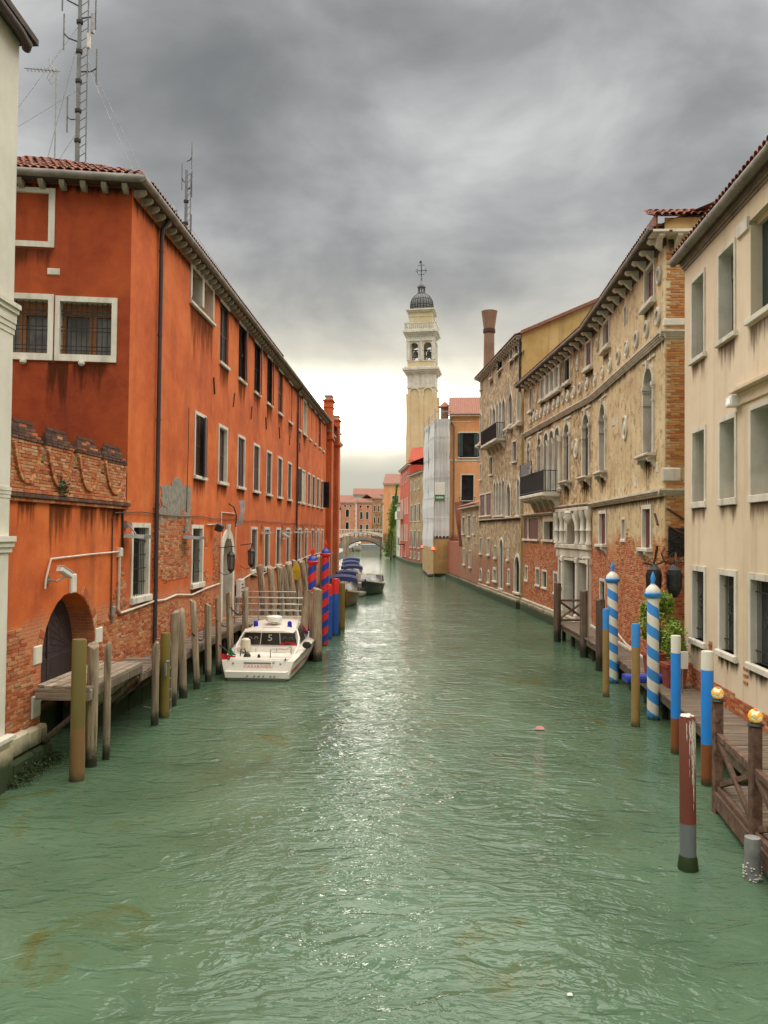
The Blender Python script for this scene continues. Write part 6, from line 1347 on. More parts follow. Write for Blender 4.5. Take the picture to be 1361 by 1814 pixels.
def pole(x, y, zt, r, label, m, group, lean=(0, 0), cap=None, name='painted_pole', round_top=False):
    t = thing(name, label, 'mooring pole', (x, y, 0), 0, group); t.rotation_euler = (-lean[1], lean[0], 0)
    top = [(r, zt-.03), (r*.93, zt)] if not round_top else [(r, zt-.05), (r*.85, zt-.01), (r*.4, zt)]
    MB().lathe([(r*1.05, -2.2), (r*1.03, 0), (r, 1.2)]+top, 20).build('shaft', m, t, True)
    if cap:
        c1, c2, fin = cap
        MB().lathe([(r*1.0, zt-.06), (r*1.28, zt-.03), (r*1.45, zt+.02), (r*1.45, zt+.07), (r*1.2, zt+.1)], 20).build('collar', c1, t, True)
        MB().lathe([(r*1.25, zt+.09), (r*1.2, zt+.16), (r*.8, zt+.24), (r*.42, zt+.29), (r*.4, zt+.31)], 20).build('cap', c2, t, True)
        MB().lathe([(r*.4, zt+.30), (r*.3, zt+.34), (r*.42, zt+.42), (r*.38, zt+.5), (r*.12, zt+.6), (.004, zt+.64)], 14).build('finial', fin, t, True)
    return t
GO = 'olive painted mooring poles'; 
pole(-5.82, 15.55, 2.68, .135, 'thick olive and rust painted pole before the gate, nearest on the left', 'pole_olive', GO)
pole(-5.58, 20.8, 2.15, .125, 'olive painted pole right of the short pale pile by the steel ladder', 'pole_olive_b', GO)
pole(-1.99, 39.6, 2.27, .13, 'olive painted pole right of the red topped blue poles', 'pole_olive_b', GO)
PL = [(-5.87, 16.45, 2.53, .125, 'split pale pile right beside the thick olive pole', 'pile', (0, 0)), (-5.74, 16.95, 2.46, .085, 'slim grey pile right of the split pale pile', 'pile', (0, 0)), (-5.58, 19.95, 2.07, .10, 'short pale pile left of the second olive pole', 'pile', (0, 0)),
    (-5.72, 22.1, 2.63, .14, 'dark brown pile right of the second olive pole', 'pile', (.05, 0)), (-5.68, 23.2, 2.58, .13, 'pale brown pile with a wet black foot leaning beside the dark brown pile', 'pile', (-.12, 0)), (-5.60, 24.5, 2.72, .11, 'tall thin pale pile with a pointed top', 'pile', (-.16, 0)), (-5.52, 25.7, 2.5, .12, 'pile with a blunt dark top fourth before the police boat', 'pile', (-.05, 0)), (-5.44, 26.95, 2.58, .11, 'brown leaning pile just left of the police boat stern', 'pile', (-.06, 0)),
    (-5.35, 28.6, 2.65, .13, 'smooth tan pile in front of the water door', 'pile', (-.1, 0)), (-4.95, 29.2, 2.75, .13, 'dark topped pile under the sign box', 'pile', (-.02, 0)),
    (-3.12, 31.3, 2.55, .17, 'pale leaning pile left of the red and blue spiral pole', 'pile', (.2, 0)), (-2.42, 29.9, 2.72, .2, 'thick brown pile right of the red and blue spiral pole', 'pile', (-.02, .1)), (-2.06, 37.5, 2.6, .12, 'dark pile between the blue poles and the olive pole', 'pile_dark', (-.05, 0))]
for x, y, zt, r, l, m, ln in PL: pile(x, y, zt, r*.92, l, m, ln)
t = pile(-2.62, 30.2, 2.6, .16, 'second pile of the thick brown pair, its top chewed and pale', 'pile', (.05, .05), worn=.2)
rng = random.Random(5)
for k, (x, y, zt, ln) in enumerate(((-5.15, 36.2, 3.3, -.4), (-4.95, 37.4, 3.2, -.3), (-4.8, 38.8, 3.15, -.2), (-4.55, 40.2, 3.1, -.45), (-4.4, 41.5, 3.2, -.5), (-4.2, 43.0, 3.3, -.55), (-4.0, 44.5, 3.2, -.5), (-4.1, 46.5, 3.3, -.35))):
    pile(x, y, zt, .16, ('palest', 'second', 'third', 'fourth', 'fifth', 'sixth', 'seventh', 'last')[k]+' tall leaning pile in the row behind the steel railing', 'pile', (ln, 0), 'tall piles leaning to the wall')
for k in range(16):
    y = 50+k*3.6; pile(-3.75-.055*(y-50)+rng.uniform(-.1, .1)*2, y, 2.7+rng.uniform(-.3, .9), .19, 'weathered pile in the long row behind the canopied boats', 'pile', (rng.uniform(-.2, .05), 0), 'row of piles behind the canopied boats')
pile(-5.05, 108, 4.4, .42, 'stout brown pile at the far end of the row, before the bridge', 'pile', (0, 0), None)
for x, y, zt, l in ((-.55, 150, 3.7, 'dark slim pile before the bridge arch'), (1.25, 138, 4.4, 'dark slim pile before the right foot of the bridge')): pile(x, y, zt, .15, l, 'pile_dark', (0, 0), 'dark piles before the bridge')
G2 = 'red and blue spiral poles'
pole(-2.79, 31.5, 3.55, .155, 'front red and blue spiral pole with a blue capped head beside the police boat', 'pole_rb', G2, (.006, 0), ('red_p', 'blue_d', 'red_p'))
pole(-2.45, 34.0, 3.78, .15, 'rear red and blue spiral pole, partly behind the thick brown pile', 'pole_rb', G2, (.003, 0), ('red_p', 'blue_d', 'red_p'))
pole(-2.42, 36.0, 2.42, .16, 'left blue pole with a red top', 'pole_redblue', 'blue poles with red tops'); pole(-2.2, 37.2, 2.62, .16, 'right blue pole with a red top', 'pole_redblue', 'blue poles with red tops')
G3 = 'blue and white spiral poles'
pole(7.45, 26.2, 3.28, .165, 'farther blue and white spiral pole with a white onion head', 'pole_bw', G3, (-.006, 0), ('blue_l', 'white_p', 'blue_l')); pole(7.05, 21.1, 3.2, .152, 'nearer blue and white spiral pole with a white onion head', 'pole_bw', G3, (-.004, 0), ('blue_l', 'white_p', 'blue_l'))
pole(6.62, 24.0, 2.58, .095, 'tan pole with a blue top left of the farther spiral pole', 'pole_blue_tan', 'tan poles with blue tops', (-.004, 0)); pole(6.34, 20.3, 2.56, .105, 'tan pole with a blue top between the two spiral poles', 'pole_blue_tan', 'tan poles with blue tops')
pole(6.46, 17.85, 2.58, .105, 'white topped blue pole with a rust mark in front of the planters', 'pole_wbr', 'white topped blue and brown poles'); pole(6.27, 15.65, 2.56, .115, 'white topped blue pole behind the brown pole', 'pole_wbr', 'white topped blue and brown poles')
bp = pole(4.42, 11.72, 2.2, .112, 'near brown pole with a grey foot, streaked white from its top', 'pole_brown', None, (-.006, 0), round_top=True)
b = MB(); rng = random.Random(9)
for k in range(46):
    a = rng.gauss(-1.15, .38); z1 = 2.16-abs(rng.gauss(0, .12)); l = rng.uniform(.15, 1.25)*max(.2, 1-abs(a+1.15)); w_ = rng.uniform(.02, .05); z = z1
    while z > z1-l:
        s_ = rng.uniform(.06, .22); r_ = .1135; b.add([(r_*math.cos(a-w_), r_*math.sin(a-w_), z), (r_*math.cos(a+w_), r_*math.sin(a+w_), z), (r_*math.cos(a+w_*.5), r_*math.sin(a+w_*.5), z-s_), (r_*math.cos(a-w_*.3), r_*math.sin(a-w_*.3), z-s_)], [(3, 2, 1, 0)]); z -= s_*rng.uniform(1.1, 1.8); a += rng.gauss(0, .02)
b.build('droppings', 'white_p', bp, kind='stuff'); b = MB()
for k in range(22): a, q = rng.uniform(0, 6.28), rng.uniform(.02, .095); b.lathe([(.0, 2.205), (rng.uniform(.012, .03), 2.203), (.034, 2.19)], 6, (q*math.cos(a), q*math.sin(a)))
b.build('droppings', 'white_p', bp, kind='stuff')
MB().lathe([(.13, -.2), (.145, .02), (.13, .16), (.118, .2)], 14).build('weed_collar', 'moss', bp, True)
for x, y, zt, l in ((7.75, 36.0, 2.62, 'dark square topped post at the portal end of the right dock'), (7.83, 31.5, 2.6, 'dark post in front of the water portal'), (7.66, 28.5, 2.52, 'dark post left of the farther spiral pole')): pile(x, y, zt, .17, l, 'pile_dark', (0, 0), 'dark posts along the right dock', worn=.05)
t = thing('concrete_post', 'grey concrete stump standing in the water under the railing', 'post', (5.2, 11.4, 0)); MB().lathe([(.115, -2), (.11, .4), (.105, .58)], 16).build('shaft', 'concrete', t, True); b = MB()
for k in range(60): a = rng.uniform(0, 6.28); z = abs(rng.gauss(.03, .1)); b.lathe([(.001, z-.012), (.018, z), (.001, z+.014)], 5, (.115*math.cos(a), .115*math.sin(a)))
b.build('barnacles', 'stone', t, kind='stuff')
t = thing('floodlight', 'small white lamp on a thin mast behind the farther spiral pole', 'lamp', (7.55, 29.8, .75)); MB().tube([(0, 0, 0), (0, 0, 3.1)], .02, 6).build('mast', 'galv', t); MB().cbox(-.22, .05, -.08, .08, 3.1, 3.2, .02).build('head', 'white_plastic', t)

# ------------------------------------------------------------------ docks
def plank_mesh(m, w, th):
    b = MB(); b.cbox(-.5, .5, -w/2, w/2, -th, 0, .006); return b.mesh('plank', m)
dk = thing('wooden_dock', 'weathered plank dock in front of the gate with a thick end beam', 'dock', FL.A, FL.rz)
pm = plank_mesh('plank', .138, .05); RZ = Matrix.Rotation(R(90), 4, 'Z'); pmd = plank_mesh('plank_r', .143, .05)
for k in range(7): put('plank', pm, dk, None, (-3.75, -.24-k*.157, 1.66+random.uniform(-.014, .014)), Matrix.Rotation(random.uniform(-.004, .004), 4, 'Z'), (3.1+random.uniform(-.08, .08), 1, 1))
MB().cbox(-5.32, -5.2, -1.28, -.16, 1.38, 1.6, .02).build('end_beam', 'plank', dk); MB().cbox(-5.3, -2.2, -1.26, -1.18, 1.4, 1.6, .02).build('edge_beam', 'pile_dark', dk)
for u in (-5.0, -2.4): MB().tube([(u, -.2, 0.5), (u, -1.2, 1.36)], .055, 6).build('strut', 'pile_dark', dk)
dk1 = thing('wooden_dock', 'short lower dock behind the slim grey pile with the steel ladder at its edge', 'dock', FL.A, FL.rz)
for k in range(15): put('plank', pmd, dk1, None, (-2.1+k*.152, -.66, 1.4+random.uniform(-.012, .012)), RZ, (1.1+random.uniform(-.06, .06), 1, 1))
MB().cbox(-2.2, .1, -1.22, -1.16, 1.18, 1.36, .02).build('edge_beam', 'pile_dark', dk1)
for u in (-1.4, -.1): MB().tube([(u, -.2, 0.4), (u, -1.1, 1.2)], .05, 6).build('strut', 'pile_dark', dk1)
dk2 = thing('wooden_dock', 'narrow low plank walkway behind the piles towards the water door', 'dock', FL.A, FL.rz)
for k in range(72): put('plank', pmd, dk2, None, (.05+k*.16, -.5, 1.2+random.uniform(-.006, .006)), RZ, (.85+random.uniform(-.05, .05), 1, 1))
MB().cbox(-.05, 11.6, -.95, -.88, .95, 1.17, .02).build('edge_beam', 'pile_dark', dk2)
for k in range(5): MB().tube([(.4+k*2.6, -.7, -2), (.4+k*2.6, -.7, 1.1)], .07, 8).build('support', 'pile_dark', dk2)
pr = thing('landing_stage', 'plank landing stage with steel rails behind the police boat', 'dock', (-6.0, 31.3, 0))
for k in range(20): put('plank', pm, pr, None, (1.55, .1+k*.16, 1.2+random.uniform(-.005, .005)), None, (3.05+random.uniform(-.06, .06), 1, 1))
MB().cbox(0, 3.1, -.06, .04, .92, 1.17, .02).build('edge_beam', 'beam', pr); b = MB()
for x in (.3, 1.6, 2.9):
    for y in (.1, 2.9): MB().tube([(x, y, -2), (x, y, 1.0)], .08, 8).build('support', 'pile_dark', pr)
for y, x0, x1, l in ((.1, .25, 3.0, 'a'), (3.1, .3, 2.3, 'b')):
    b = MB()
    for z in (1.45, 1.7, 1.95, 2.2): b.tube([(x0, y, z), (x1, y, z)], .022 if z < 2.1 else .03, 6)
    for k in range(4): x = x0+(x1-x0)*k/3; b.tube([(x, y, 1.15), (x, y, 2.2)], .024, 6)
    b.build('railing', 'steel', pr)
ld = thing('dock_ladder', 'steel ladder with hooped handles hanging from the low dock', 'ladder', tuple(FL.world(-.15, -1.2, 0)), FL.rz); b = MB()
for x in (-.22, .22): b.tube([(x, .35, 1.25), (x, .3, 1.75), (x, .2, 1.95), (x, .02, 1.93), (x, -.05, 1.7), (x, -.05, -.6)], .024, 7)
b.build('rail', 'steel', ld, True)
for k in range(6): MB().tube([(-.22, -.05, 1.15-k*.28), (.22, -.05, 1.15-k*.28)], .02, 6).build('rung', 'steel', ld)
MB().tube([(-.22, -.05, .1), (-.9, .3, .35)], .02, 6).build('stay', 'steel', ld)
t = thing('cleat_bracket', 'small galvanised bracket on the dock edge left of the ladder', 'bracket', tuple(FL.world(-.75, -1.36, 1.1)), FL.rz); b = MB()
for x in (-.09, .09): b.cbox(x-.05, x+.05, -.05, 0, -.02, .3, .01)
b.build('plate', 'galv', t); MB().tube([(-.12, -.04, .34), (.12, -.04, .34)], .03, 6).build('bar', 'galv', t)
# ropes sagging between piles
def rope(pts, label):
    t = thing('mooring_rope', label, 'rope', pts[0]); MB(Matrix.Translation(-Vector(pts[0]))).tube(pts, .022, 6).build('strand', 'iron', t)
for k, (a, c) in enumerate((((-5.72, 24.3, 1.7), (-5.62, 25.5, 1.75)), ((-5.5, 26.8, 1.8), (-5.4, 28.3, 1.9)), ((-5.4, 28.5, 2.1), (-5.0, 29.1, 2.1)))):
    m_ = [((a[0]*(1-f)+c[0]*f)+.12*math.sin(math.pi*f), a[1]*(1-f)+c[1]*f, a[2]*(1-f)+c[2]*f-.32*math.sin(math.pi*f)) for f in [i/8 for i in range(9)]]
    rope(m_, ('black rope sagging between the pointed pile and the blunt dark topped pile', 'black rope sagging from the brown leaning pile to the smooth tan pile', 'black rope between the smooth tan pile and the dark topped pile')[k])
rope([(-5.45, 26.9, 1.0), (-5.2, 26.8, .85), (-5.05, 26.6, .78)], 'mooring line from the brown leaning pile to the police boat stern')
t = thing('yellow_float', 'yellow cloth tied to the tall leaning piles', 'cloth', (-4.6, 42.6, 2.6)); MB().loft([[(-.1, 0, .5), (.1, 0, .5), (.1, .06, .5), (-.1, .06, .5)], [(-.22, -.05, .1), (.2, -.05, .15), (.2, .1, .15), (-.2, .1, .1)], [(-.05, -.02, -.4), (.2, 0, -.35), (.2, .06, -.35), (-.05, .06, -.4)]], True, True, True).build('cloth', simple('yellow_cloth', (.6, .38, .02), .8, .2), t)

# right dock
rd = thing('wooden_dock', 'long grey plank dock along the right bank between the poles and the walls', 'dock', (7, 14, 0))
pmr = plank_mesh('plank_r', .158, .05); EDGE = [(6.25, 13.0), (6.62, 16.0), (7.2, 21.3), (7.62, 26.5), (7.85, 31.5), (7.95, 37.0)]
def ex(y):
    for (x0, y0), (x1, y1) in zip(EDGE, EDGE[1:]):
        if y0 <= y <= y1: return x0+(x1-x0)*(y-y0)/(y1-y0)
    return EDGE[-1][0]
def inx(y): return 8.27+.0754*(y-22.2)-.03 if y < 22.2 else (8.9 if y < 24.3 else 8.484+.0692*(y-24.4)-.24)
y = 13.05; RI = Matrix.Translation((-7, -14, 0))
while y < 36.9:
    x0, x1 = ex(y)-random.uniform(0, .05), max(inx(y), ex(y)+.5); put('plank', pmr, rd, RI, ((x0+x1)/2, y, .78+random.uniform(-.006, .006)), Matrix.Rotation(random.uniform(-.01, .01), 4, 'Z'), (x1-x0, 1, 1)); y += .174
b = MB(RI)
for p, q in zip(EDGE, EDGE[1:]): b.prism([(p[0]+.03, p[1]), (p[0]+.13, p[1]), (q[0]+.13, q[1]), (q[0]+.03, q[1])], 'z', .5, .725)
b.build('edge_beam', 'beam', rd); b = MB(RI)
for k in range(13): y = 13.6+k*1.9; MB(RI).tube([(ex(y)+.2, y, -2), (ex(y)+.2, y, .6)], .09, 8).build('support', 'pile_dark', rd); MB(RI).box(ex(y)+.1, inx(y), y-.06, y+.06, .58, .72).build('joist', 'pile_dark', rd)
rl = thing('dock_railing', 'brown wooden cross braced rail at the portal end of the right dock', 'railing', (7.95, 36.6, .78)); 
for z0, z1, x0, x1 in ((1.0, 1.0, 0, 1.2), (.12, .12, 0, 1.2), (.15, .97, 0, 1.2), (.97, .15, 0, 1.2)): b = MB(); b.tube([(x0, 0, z0), (x1, .1 if z0 != z1 else 0, z1)], .05, 4); b.build('rail', 'rail_wood', rl)
MB().box(1.2, 1.32, -.06, .06, -.1, 1.3).build('post', 'rail_wood', rl)
MBx = None
# near landing with cross braced rail and two lamp globes
ls = thing('landing_stage', 'low brown landing stage with a cross braced rail at the bottom right corner', 'dock', (5.9, 14.3, 0))
P0, P1_, P2_ = (5.83, 14.1), (5.52, 12.0), (5.2, 9.9); LM = Matrix.Translation((-5.9, -14.3, 0))
for k in range(24): yy = 14.15-k*.178; x0 = 5.92+.148*(yy-14.1); x1 = 7.65+.0754*(yy-14.1); put('plank', pmr, ls, LM, ((x0+x1)/2, yy, .42), None, (x1-x0, 1, 1))
b = MB(LM); b.prism([(5.78, 14.2), (5.95, 14.2), (5.3, 9.9), (5.13, 9.9)], 'z', .1, .37); b.build('edge_beam', 'rail_wood', ls)
for i, (x, y, zt) in enumerate(((5.83, 14.1, 1.9), (5.52, 12.0, 1.98), (5.2, 9.9, 1.98))): MB(LM).cbox(x-.075, x+.075, y-.075, y+.075, -1.2, zt, .015).build('rail_post', 'rail_wood', ls); MB(LM).lathe([(.06, zt), (.12, zt+.02), (.10, zt+.05)], 12, (x, y)).build('lamp_seat', 'iron', ls)
def bar(par, p, q, w, m='rail_wood', name='rail'):
    p, q = Vector(p), Vector(q); d = (q-p); l = d.length; rot = d.to_track_quat('X', 'Z').to_matrix().to_4x4()
    b = MB(LM @ Matrix.Translation(p) @ rot); b.cbox(0, l, -w*.35, w*.35, -w/2, w/2, .008); return b.build(name, m, par)
for (a, c) in ((P0, P1_), (P1_, P2_)):
    bar(ls, (a[0], a[1], 1.33), (c[0], c[1], 1.33), .11); bar(ls, (a[0], a[1], .42), (c[0], c[1], .42), .1)
    bar(ls, (a[0], a[1], 1.28), (c[0], c[1], .46), .09, name='cross_brace'); bar(ls, (a[0]+.03, a[1], .46), (c[0]+.03, c[1], 1.28), .09, name='cross_brace')
for i, (x, y, zt) in enumerate(((5.83, 14.1, 1.95), (5.52, 12.0, 2.03))):
    t = thing('lamp_globe', ('mosaic glass lamp globe on the farther rail post', 'larger looking mosaic glass lamp globe on the nearer rail post at the right edge')[i], 'lamp', (x, y, zt), 0, 'mosaic lamp globes on the rail posts'); r = .105
    MB().lathe([(r*math.cos(math.pi*(k/12-.5)) if 0 < k < 12 else .03, r+r*math.sin(math.pi*(k/12-.5))) for k in range(13)], 18).build('globe', 'globe', t, True); MB().lathe([(.06, -.01), (.05, .015)], 12).build('holder', 'iron', t)
# planters, shrub, lamps and odds on the right dock
def planter(x, y, s, h, label):
    t = thing('planter', label, 'planter', (x, y, .79), 0, 'red brown planters on the dock'); b = MB(); b.loft([[(-s*.8, -s*.8, 0), (s*.8, -s*.8, 0), (s*.8, s*.8, 0), (-s*.8, s*.8, 0)], [(-s, -s, h), (s, -s, h), (s, s, h), (-s, s, h)]], True, True, True); b.build('box', 'terracotta', t)
    b = MB(); b.ring([(-s-.03, h-.07), (-s-.03, h+.02), (s+.03, h+.02), (s+.03, h-.07)], [(-s+.03, h-.07), (-s+.03, h), (s-.03, h), (s-.03, h-.07)], -s-.03, s+.03); b.build('rim', 'terracotta', t); MB().box(-s*.94, s*.94, -s*.94, s*.94, h-.08, h+.005).build('soil', 'soffit', t); return t
planter(7.70, 21.4, .27, .60, 'nearer red brown planter against the end of the cream wall'); planter(7.78, 23.1, .29, .62, 'farther red brown planter half behind the spiral pole')
rng = random.Random(31)
for i, (x, y, w_, h, l) in enumerate(((7.70, 21.4, .2, 1.0, 'smaller leafy shrub in the nearer planter'), (7.85, 23.1, .42, 1.7, 'bushy bright green shrub in the farther planter under the lanterns'))):
    t = thing('shrub', l, 'shrub', (x, y, 1.38), 0, 'shrubs in the planters'); b = MB()
    clumps = [(rng.gauss(0, w_*.5), rng.gauss(0, w_*.5), rng.uniform(.15, h), rng.uniform(.12, .3)) for _ in range(26)]
    def shp():
        c = rng.choice(clumps); v = Vector((rng.gauss(0, 1), rng.gauss(0, 1), rng.gauss(0, 1))).normalized()*c[3]*rng.random()**.4; return (c[0]+v.x, c[1]+v.y, max(0, c[2]+v.z)), .45+.4*rng.random()+.3*(c[2]/h-.5)
    leaves(b, 5200 if i else 1500, shp, .05, rng); b.build('foliage', 'leaf', t, kind='stuff'); b = MB()
    for c in clumps[:9]: b.tube([(0, 0, -.1), (c[0]*.5, c[1]*.5, c[2]*.5), (c[0], c[1], c[2])], [.022, .014, .006], 5)
    b.build('stem', 'pile_dark', t)
lb = thing('hanging_lanterns_bracket', 'twisted black iron branch bracket carrying two lanterns beside the cream wall', 'bracket', (8.3, 23.7, 3.9)); b = MB()
b.tube([(.45, .5, .35), (.35, .2, .1), (.15, 0, .05), (-.1, -.1, .12), (-.4, -.15, 0), (-.75, -.2, .08)], .03, 6); b.tube([(-.1, -.1, .12), (-.2, -.15, .35), (-.1, -.15, .5)], .025, 6); b.tube([(.35, .2, .1), (.55, .0, .1), (.8, -.05, .2)], .025, 6)
for k in range(8): x = -.6+.18*k; b.tube([(x, -.1, .05), (x+.05, -.2, .16), (x+.12, -.15, .2)], .016, 5)
b.build('branch', 'rust_iron', lb)
for i, x in enumerate((-.42, .12)):
    t = thing('hanging_lantern', ('left of the two long black lanterns hanging from the branch bracket', 'right of the two long black lanterns hanging from the branch bracket')[i], 'lantern', (8.3+x, 23.55-.15*i, 3.0), 0, 'long black lanterns by the cream wall')
    MB().lathe([(.05, -.02), (.14, .06), (.2, .2), (.21, .3)], 8).build('foot', 'iron', t); MB().lathe([(.205, .3), (.215, .65)], 8).build('glass', 'smoke', t); MB().lathe([(.22, .64), (.2, .78), (.1, .9), (.03, .94), (.02, 1.05)], 8).build('hood', 'iron', t); b = MB()
    for k in range(8): a = 2*math.pi*k/8; b.tube([(.212*math.cos(a), .212*math.sin(a), .25), (.222*math.cos(a), .222*math.sin(a), .68)], .014, 4)
    b.build('cage', 'iron', t)
t = thing('blue_tarp_box', 'bright blue covered box on the dock behind the nearer spiral pole', 'box', (6.95, 22.1, .79)); MB().cbox(-.35, .75, -.25, .25, 0, .16, .03).build('cover', 'blue_plastic', t); MB().box(-.33, .73, -.23, .23, .16, .175).build('lid', 'blue_plastic', t)
t = thing('sign_post', 'small pale sign on a post behind the nearer planter', 'sign', (7.62, 20.6, .79)); MB().tube([(0, 0, 0), (0, 0, .95)], .02, 6).build('post', 'galv', t); MB().cbox(-.14, .14, -.03, 0, .6, 1.05, .01).build('plate', 'white_plastic', t)
cable(FP1, 'dock_hose', 'pale hose sagging along the foot of the palazzo behind the spiral poles', [(4.5, -.3, 1.35), (5.5, -.3, 1.15), (6.5, -.32, 1.22), (8, -.32, 1.0), (9.5, -.34, .95)], .03, 'conduit', 'hose')
t = thing('floating_litter', 'pink scrap floating on the green water', 'litter', (3.85, 19.85, .02)); MB().loft([[(-.14, -.06, 0), (.1, -.09, 0), (.15, .06, 0), (-.08, .1, 0)], [(-.07, -.03, .07), (.05, -.04, .09), (.07, .03, .07), (-.04, .05, .06)]], True, True, True).build('scrap', simple('pink_plastic', (.7, .3, .3), .5, .2), t)
t = thing('floating_litter', 'tiny white scrap floating near the bottom right', 'litter', (1.98, 8.5, .015)); MB().loft([[(-.03, -.02, 0), (.03, -.02, 0), (.03, .02, 0), (-.03, .02, 0)], [(-.02, -.01, .015), (.02, -.01, .015), (.02, .01, .015), (-.02, .01, .015)]], True, True, True).build('scrap', 'white_plastic', t)

# ------------------------------------------------------------------ boats
def text(body, size, m, par, M, ex=.003):
    cu = bpy.data.curves.new('lettering', 'FONT'); cu.body = body; cu.size = size; cu.align_x = 'CENTER'; cu.align_y = 'CENTER'; cu.extrude = ex
    o = bpy.data.objects.new('lettering', cu); COL.objects.link(o); cu.materials.append(MT[m])
    me = bpy.data.meshes.new_from_object(o); bpy.data.objects.remove(o); bpy.data.curves.remove(cu)
    return put('lettering', me, par, None, rot=M)
def hull_secs(st):
    """stations (y, half beam at deck, half beam at chine, deck z, chine z, keel z) -> closed sections"""
    return [[(-a, y, dz), (-a*.985, y, dz*.72+cz*.28), (-c, y, cz), (0, y, kz), (c, y, cz), (a*.985, y, dz*.72+cz*.28), (a, y, dz), (a*.5, y, dz+.03), (0, y, dz+.045), (-a*.5, y, dz+.03)] for y, a, c, dz, cz, kz in st]
pb = thing('police_boat', 'white police motor boat with red side stripe, dark rear windows and a flag', 'boat', (-4.02, 26.1, 0), R(-2.5)); pb.scale = (1.04, 1, .85)
st = [(-.12, 1.02, .92, .30, .02, -.3), (0, 1.12, .98, .70, .03, -.3), (1.0, 1.18, 1.02, .76, .04, -.35), (2.6, 1.27, 1.06, .86, .06, -.4), (4.4, 1.3, 1.02, 1.0, .1, -.45), (6.0, 1.12, .8, 1.14, .2, -.4), (7.2, .75, .45, 1.26, .35, -.2), (8.2, .12, .05, 1.36, .7, .3)]
MB().loft(hull_secs(st), True, True, True).build('hull', 'boat_white', pb, True)
b = MB()
for s_ in (-1, 1):
    rows = [[(s_*(a*.985+(c-a*.985)*.15+.014), y, dz*.62+cz*.38-.02), (s_*(a*.985+(c-a*.985)*.75+.014), y, dz*.25+cz*.75)] for y, a, c, dz, cz, kz in st[1:]]; 
    for p, q in zip(rows, rows[1:]): b.quad(p[0], q[0], q[1], p[1])
b.build('red_stripe', 'red_stripe', pb)
b = MB()
for s_ in (-1, 1):
    rows = [[(s_*(a+.02), y, dz+.0), (s_*(a+.03), y, dz-.06)] for y, a, c, dz, cz, kz in st[1:]]
    for p, q in zip(rows, rows[1:]): b.quad(p[0], q[0], q[1], p[1])
b.build('rub_rail', 'galv', pb)
MB().loft([[(-.95, -.28, .34), (.95, -.28, .34), (.95, -.28, .12), (-.95, -.28, .12)], [(-1.0, 0, .36), (1.0, 0, .36), (1.0, 0, .05), (-1.0, 0, .05)]], True, True, True).build('swim_platform', 'boat_white', pb)
# cockpit, bulkhead, cabin
MB().cbox(-.95, .95, .08, .5, .70, .80, .03).build('aft_bench', 'boat_white', pb)
MB().loft([[(-.96, 1.3, .72), (.96, 1.3, .72), (.96, 1.3, .98), (-.96, 1.3, .98)], [(-.98, 2.3, .8), (.98, 2.3, .8), (.96, 2.2, .99), (-.96, 2.2, .99)]], True, True, True).build('engine_cover', 'boat_white', pb)
cab = [[(-.98, 2.05, .9), (.98, 2.05, .9), (.80, 2.35, 1.50), (-.80, 2.35, 1.50)], [(-.98, 2.06, .9), (.98, 2.06, .9), (.80, 2.36, 1.50), (-.80, 2.36, 1.50)]]
b = MB(); b.loft([[(-1.0, 2.2, .85), (1.0, 2.2, .85), (.78, 2.5, 1.55), (.4, 2.5, 1.62), (-.4, 2.5, 1.62), (-.78, 2.5, 1.55)], [(-1.02, 3.6, .92), (1.02, 3.6, .92), (.74, 3.7, 1.72), (.4, 3.7, 1.78), (-.4, 3.7, 1.78), (-.74, 3.7, 1.72)], [(-.95, 4.8, .98), (.95, 4.8, .98), (.66, 4.4, 1.70), (.38, 4.4, 1.76), (-.38, 4.4, 1.76), (-.66, 4.4, 1.70)], [(-.8, 5.9, 1.08), (.8, 5.9, 1.08), (.55, 5.2, 1.4), (.3, 5.2, 1.44), (-.3, 5.2, 1.44), (-.55, 5.2, 1.4)]], True, True, True)
b.build('cabin', 'boat_white', pb, True)
MB().loft([[(-.84, 1.75, 1.52), (.84, 1.75, 1.52), (.5, 1.7, 1.6), (-.5, 1.7, 1.6)], [(-.84, 2.6, 1.58), (.84, 2.6, 1.58), (.5, 2.6, 1.66), (-.5, 2.6, 1.66)]], True, True, True).build('roof_overhang', 'boat_white', pb, True)
wn_ = []
for i, (a, c) in enumerate(((-.93, -.32), (-.30, .36), (.38, .93))):
    b = MB(); b.quad((a, 2.02, 1.0), (c, 2.02, 1.0), (c*.88, 2.0+.1, 1.5), (a*.88, 2.0+.1, 1.5)); b.quad((a, 2.06, 1.0), (a*.88, 2.14, 1.5), (c*.88, 2.14, 1.5), (c, 2.06, 1.0)); wn_.append(b.build('window', 'smoke', pb, label=('left rear window', 'middle rear window with a white 5', 'right rear window')[i]))
b = MB()
for x in (-.31, .37): b.quad((x-.015, 2.015, .98), (x+.015, 2.015, .98), ((x+.015)*.88, 2.095, 1.52), ((x-.015)*.88, 2.095, 1.52))
b.build('mullion', 'boat_white', pb)
XT = Matrix.Rotation(R(90), 4, 'X')
text('5', .36, 'white_p', wn_[1], Matrix.Translation((.02, 2.035, 1.26)) @ Matrix.Rotation(R(81), 4, 'X'), .004)
for i, x in ((0, -.55), (2, .62)):
    b = MB()
    for d in (-.1, .1): b.ring([(x+d-.08*s2, 1.2+.0) for s2 in (1,)]+[(x+d-.03, 1.32), (x+d+.05, 1.3), (x+d+.07, 1.22)], [(x+d-.05, 1.21), (x+d-.02, 1.29), (x+d+.03, 1.28), (x+d+.045, 1.22)], 2.035, 2.05)
    b.build('sticker', 'screen', wn_[i])
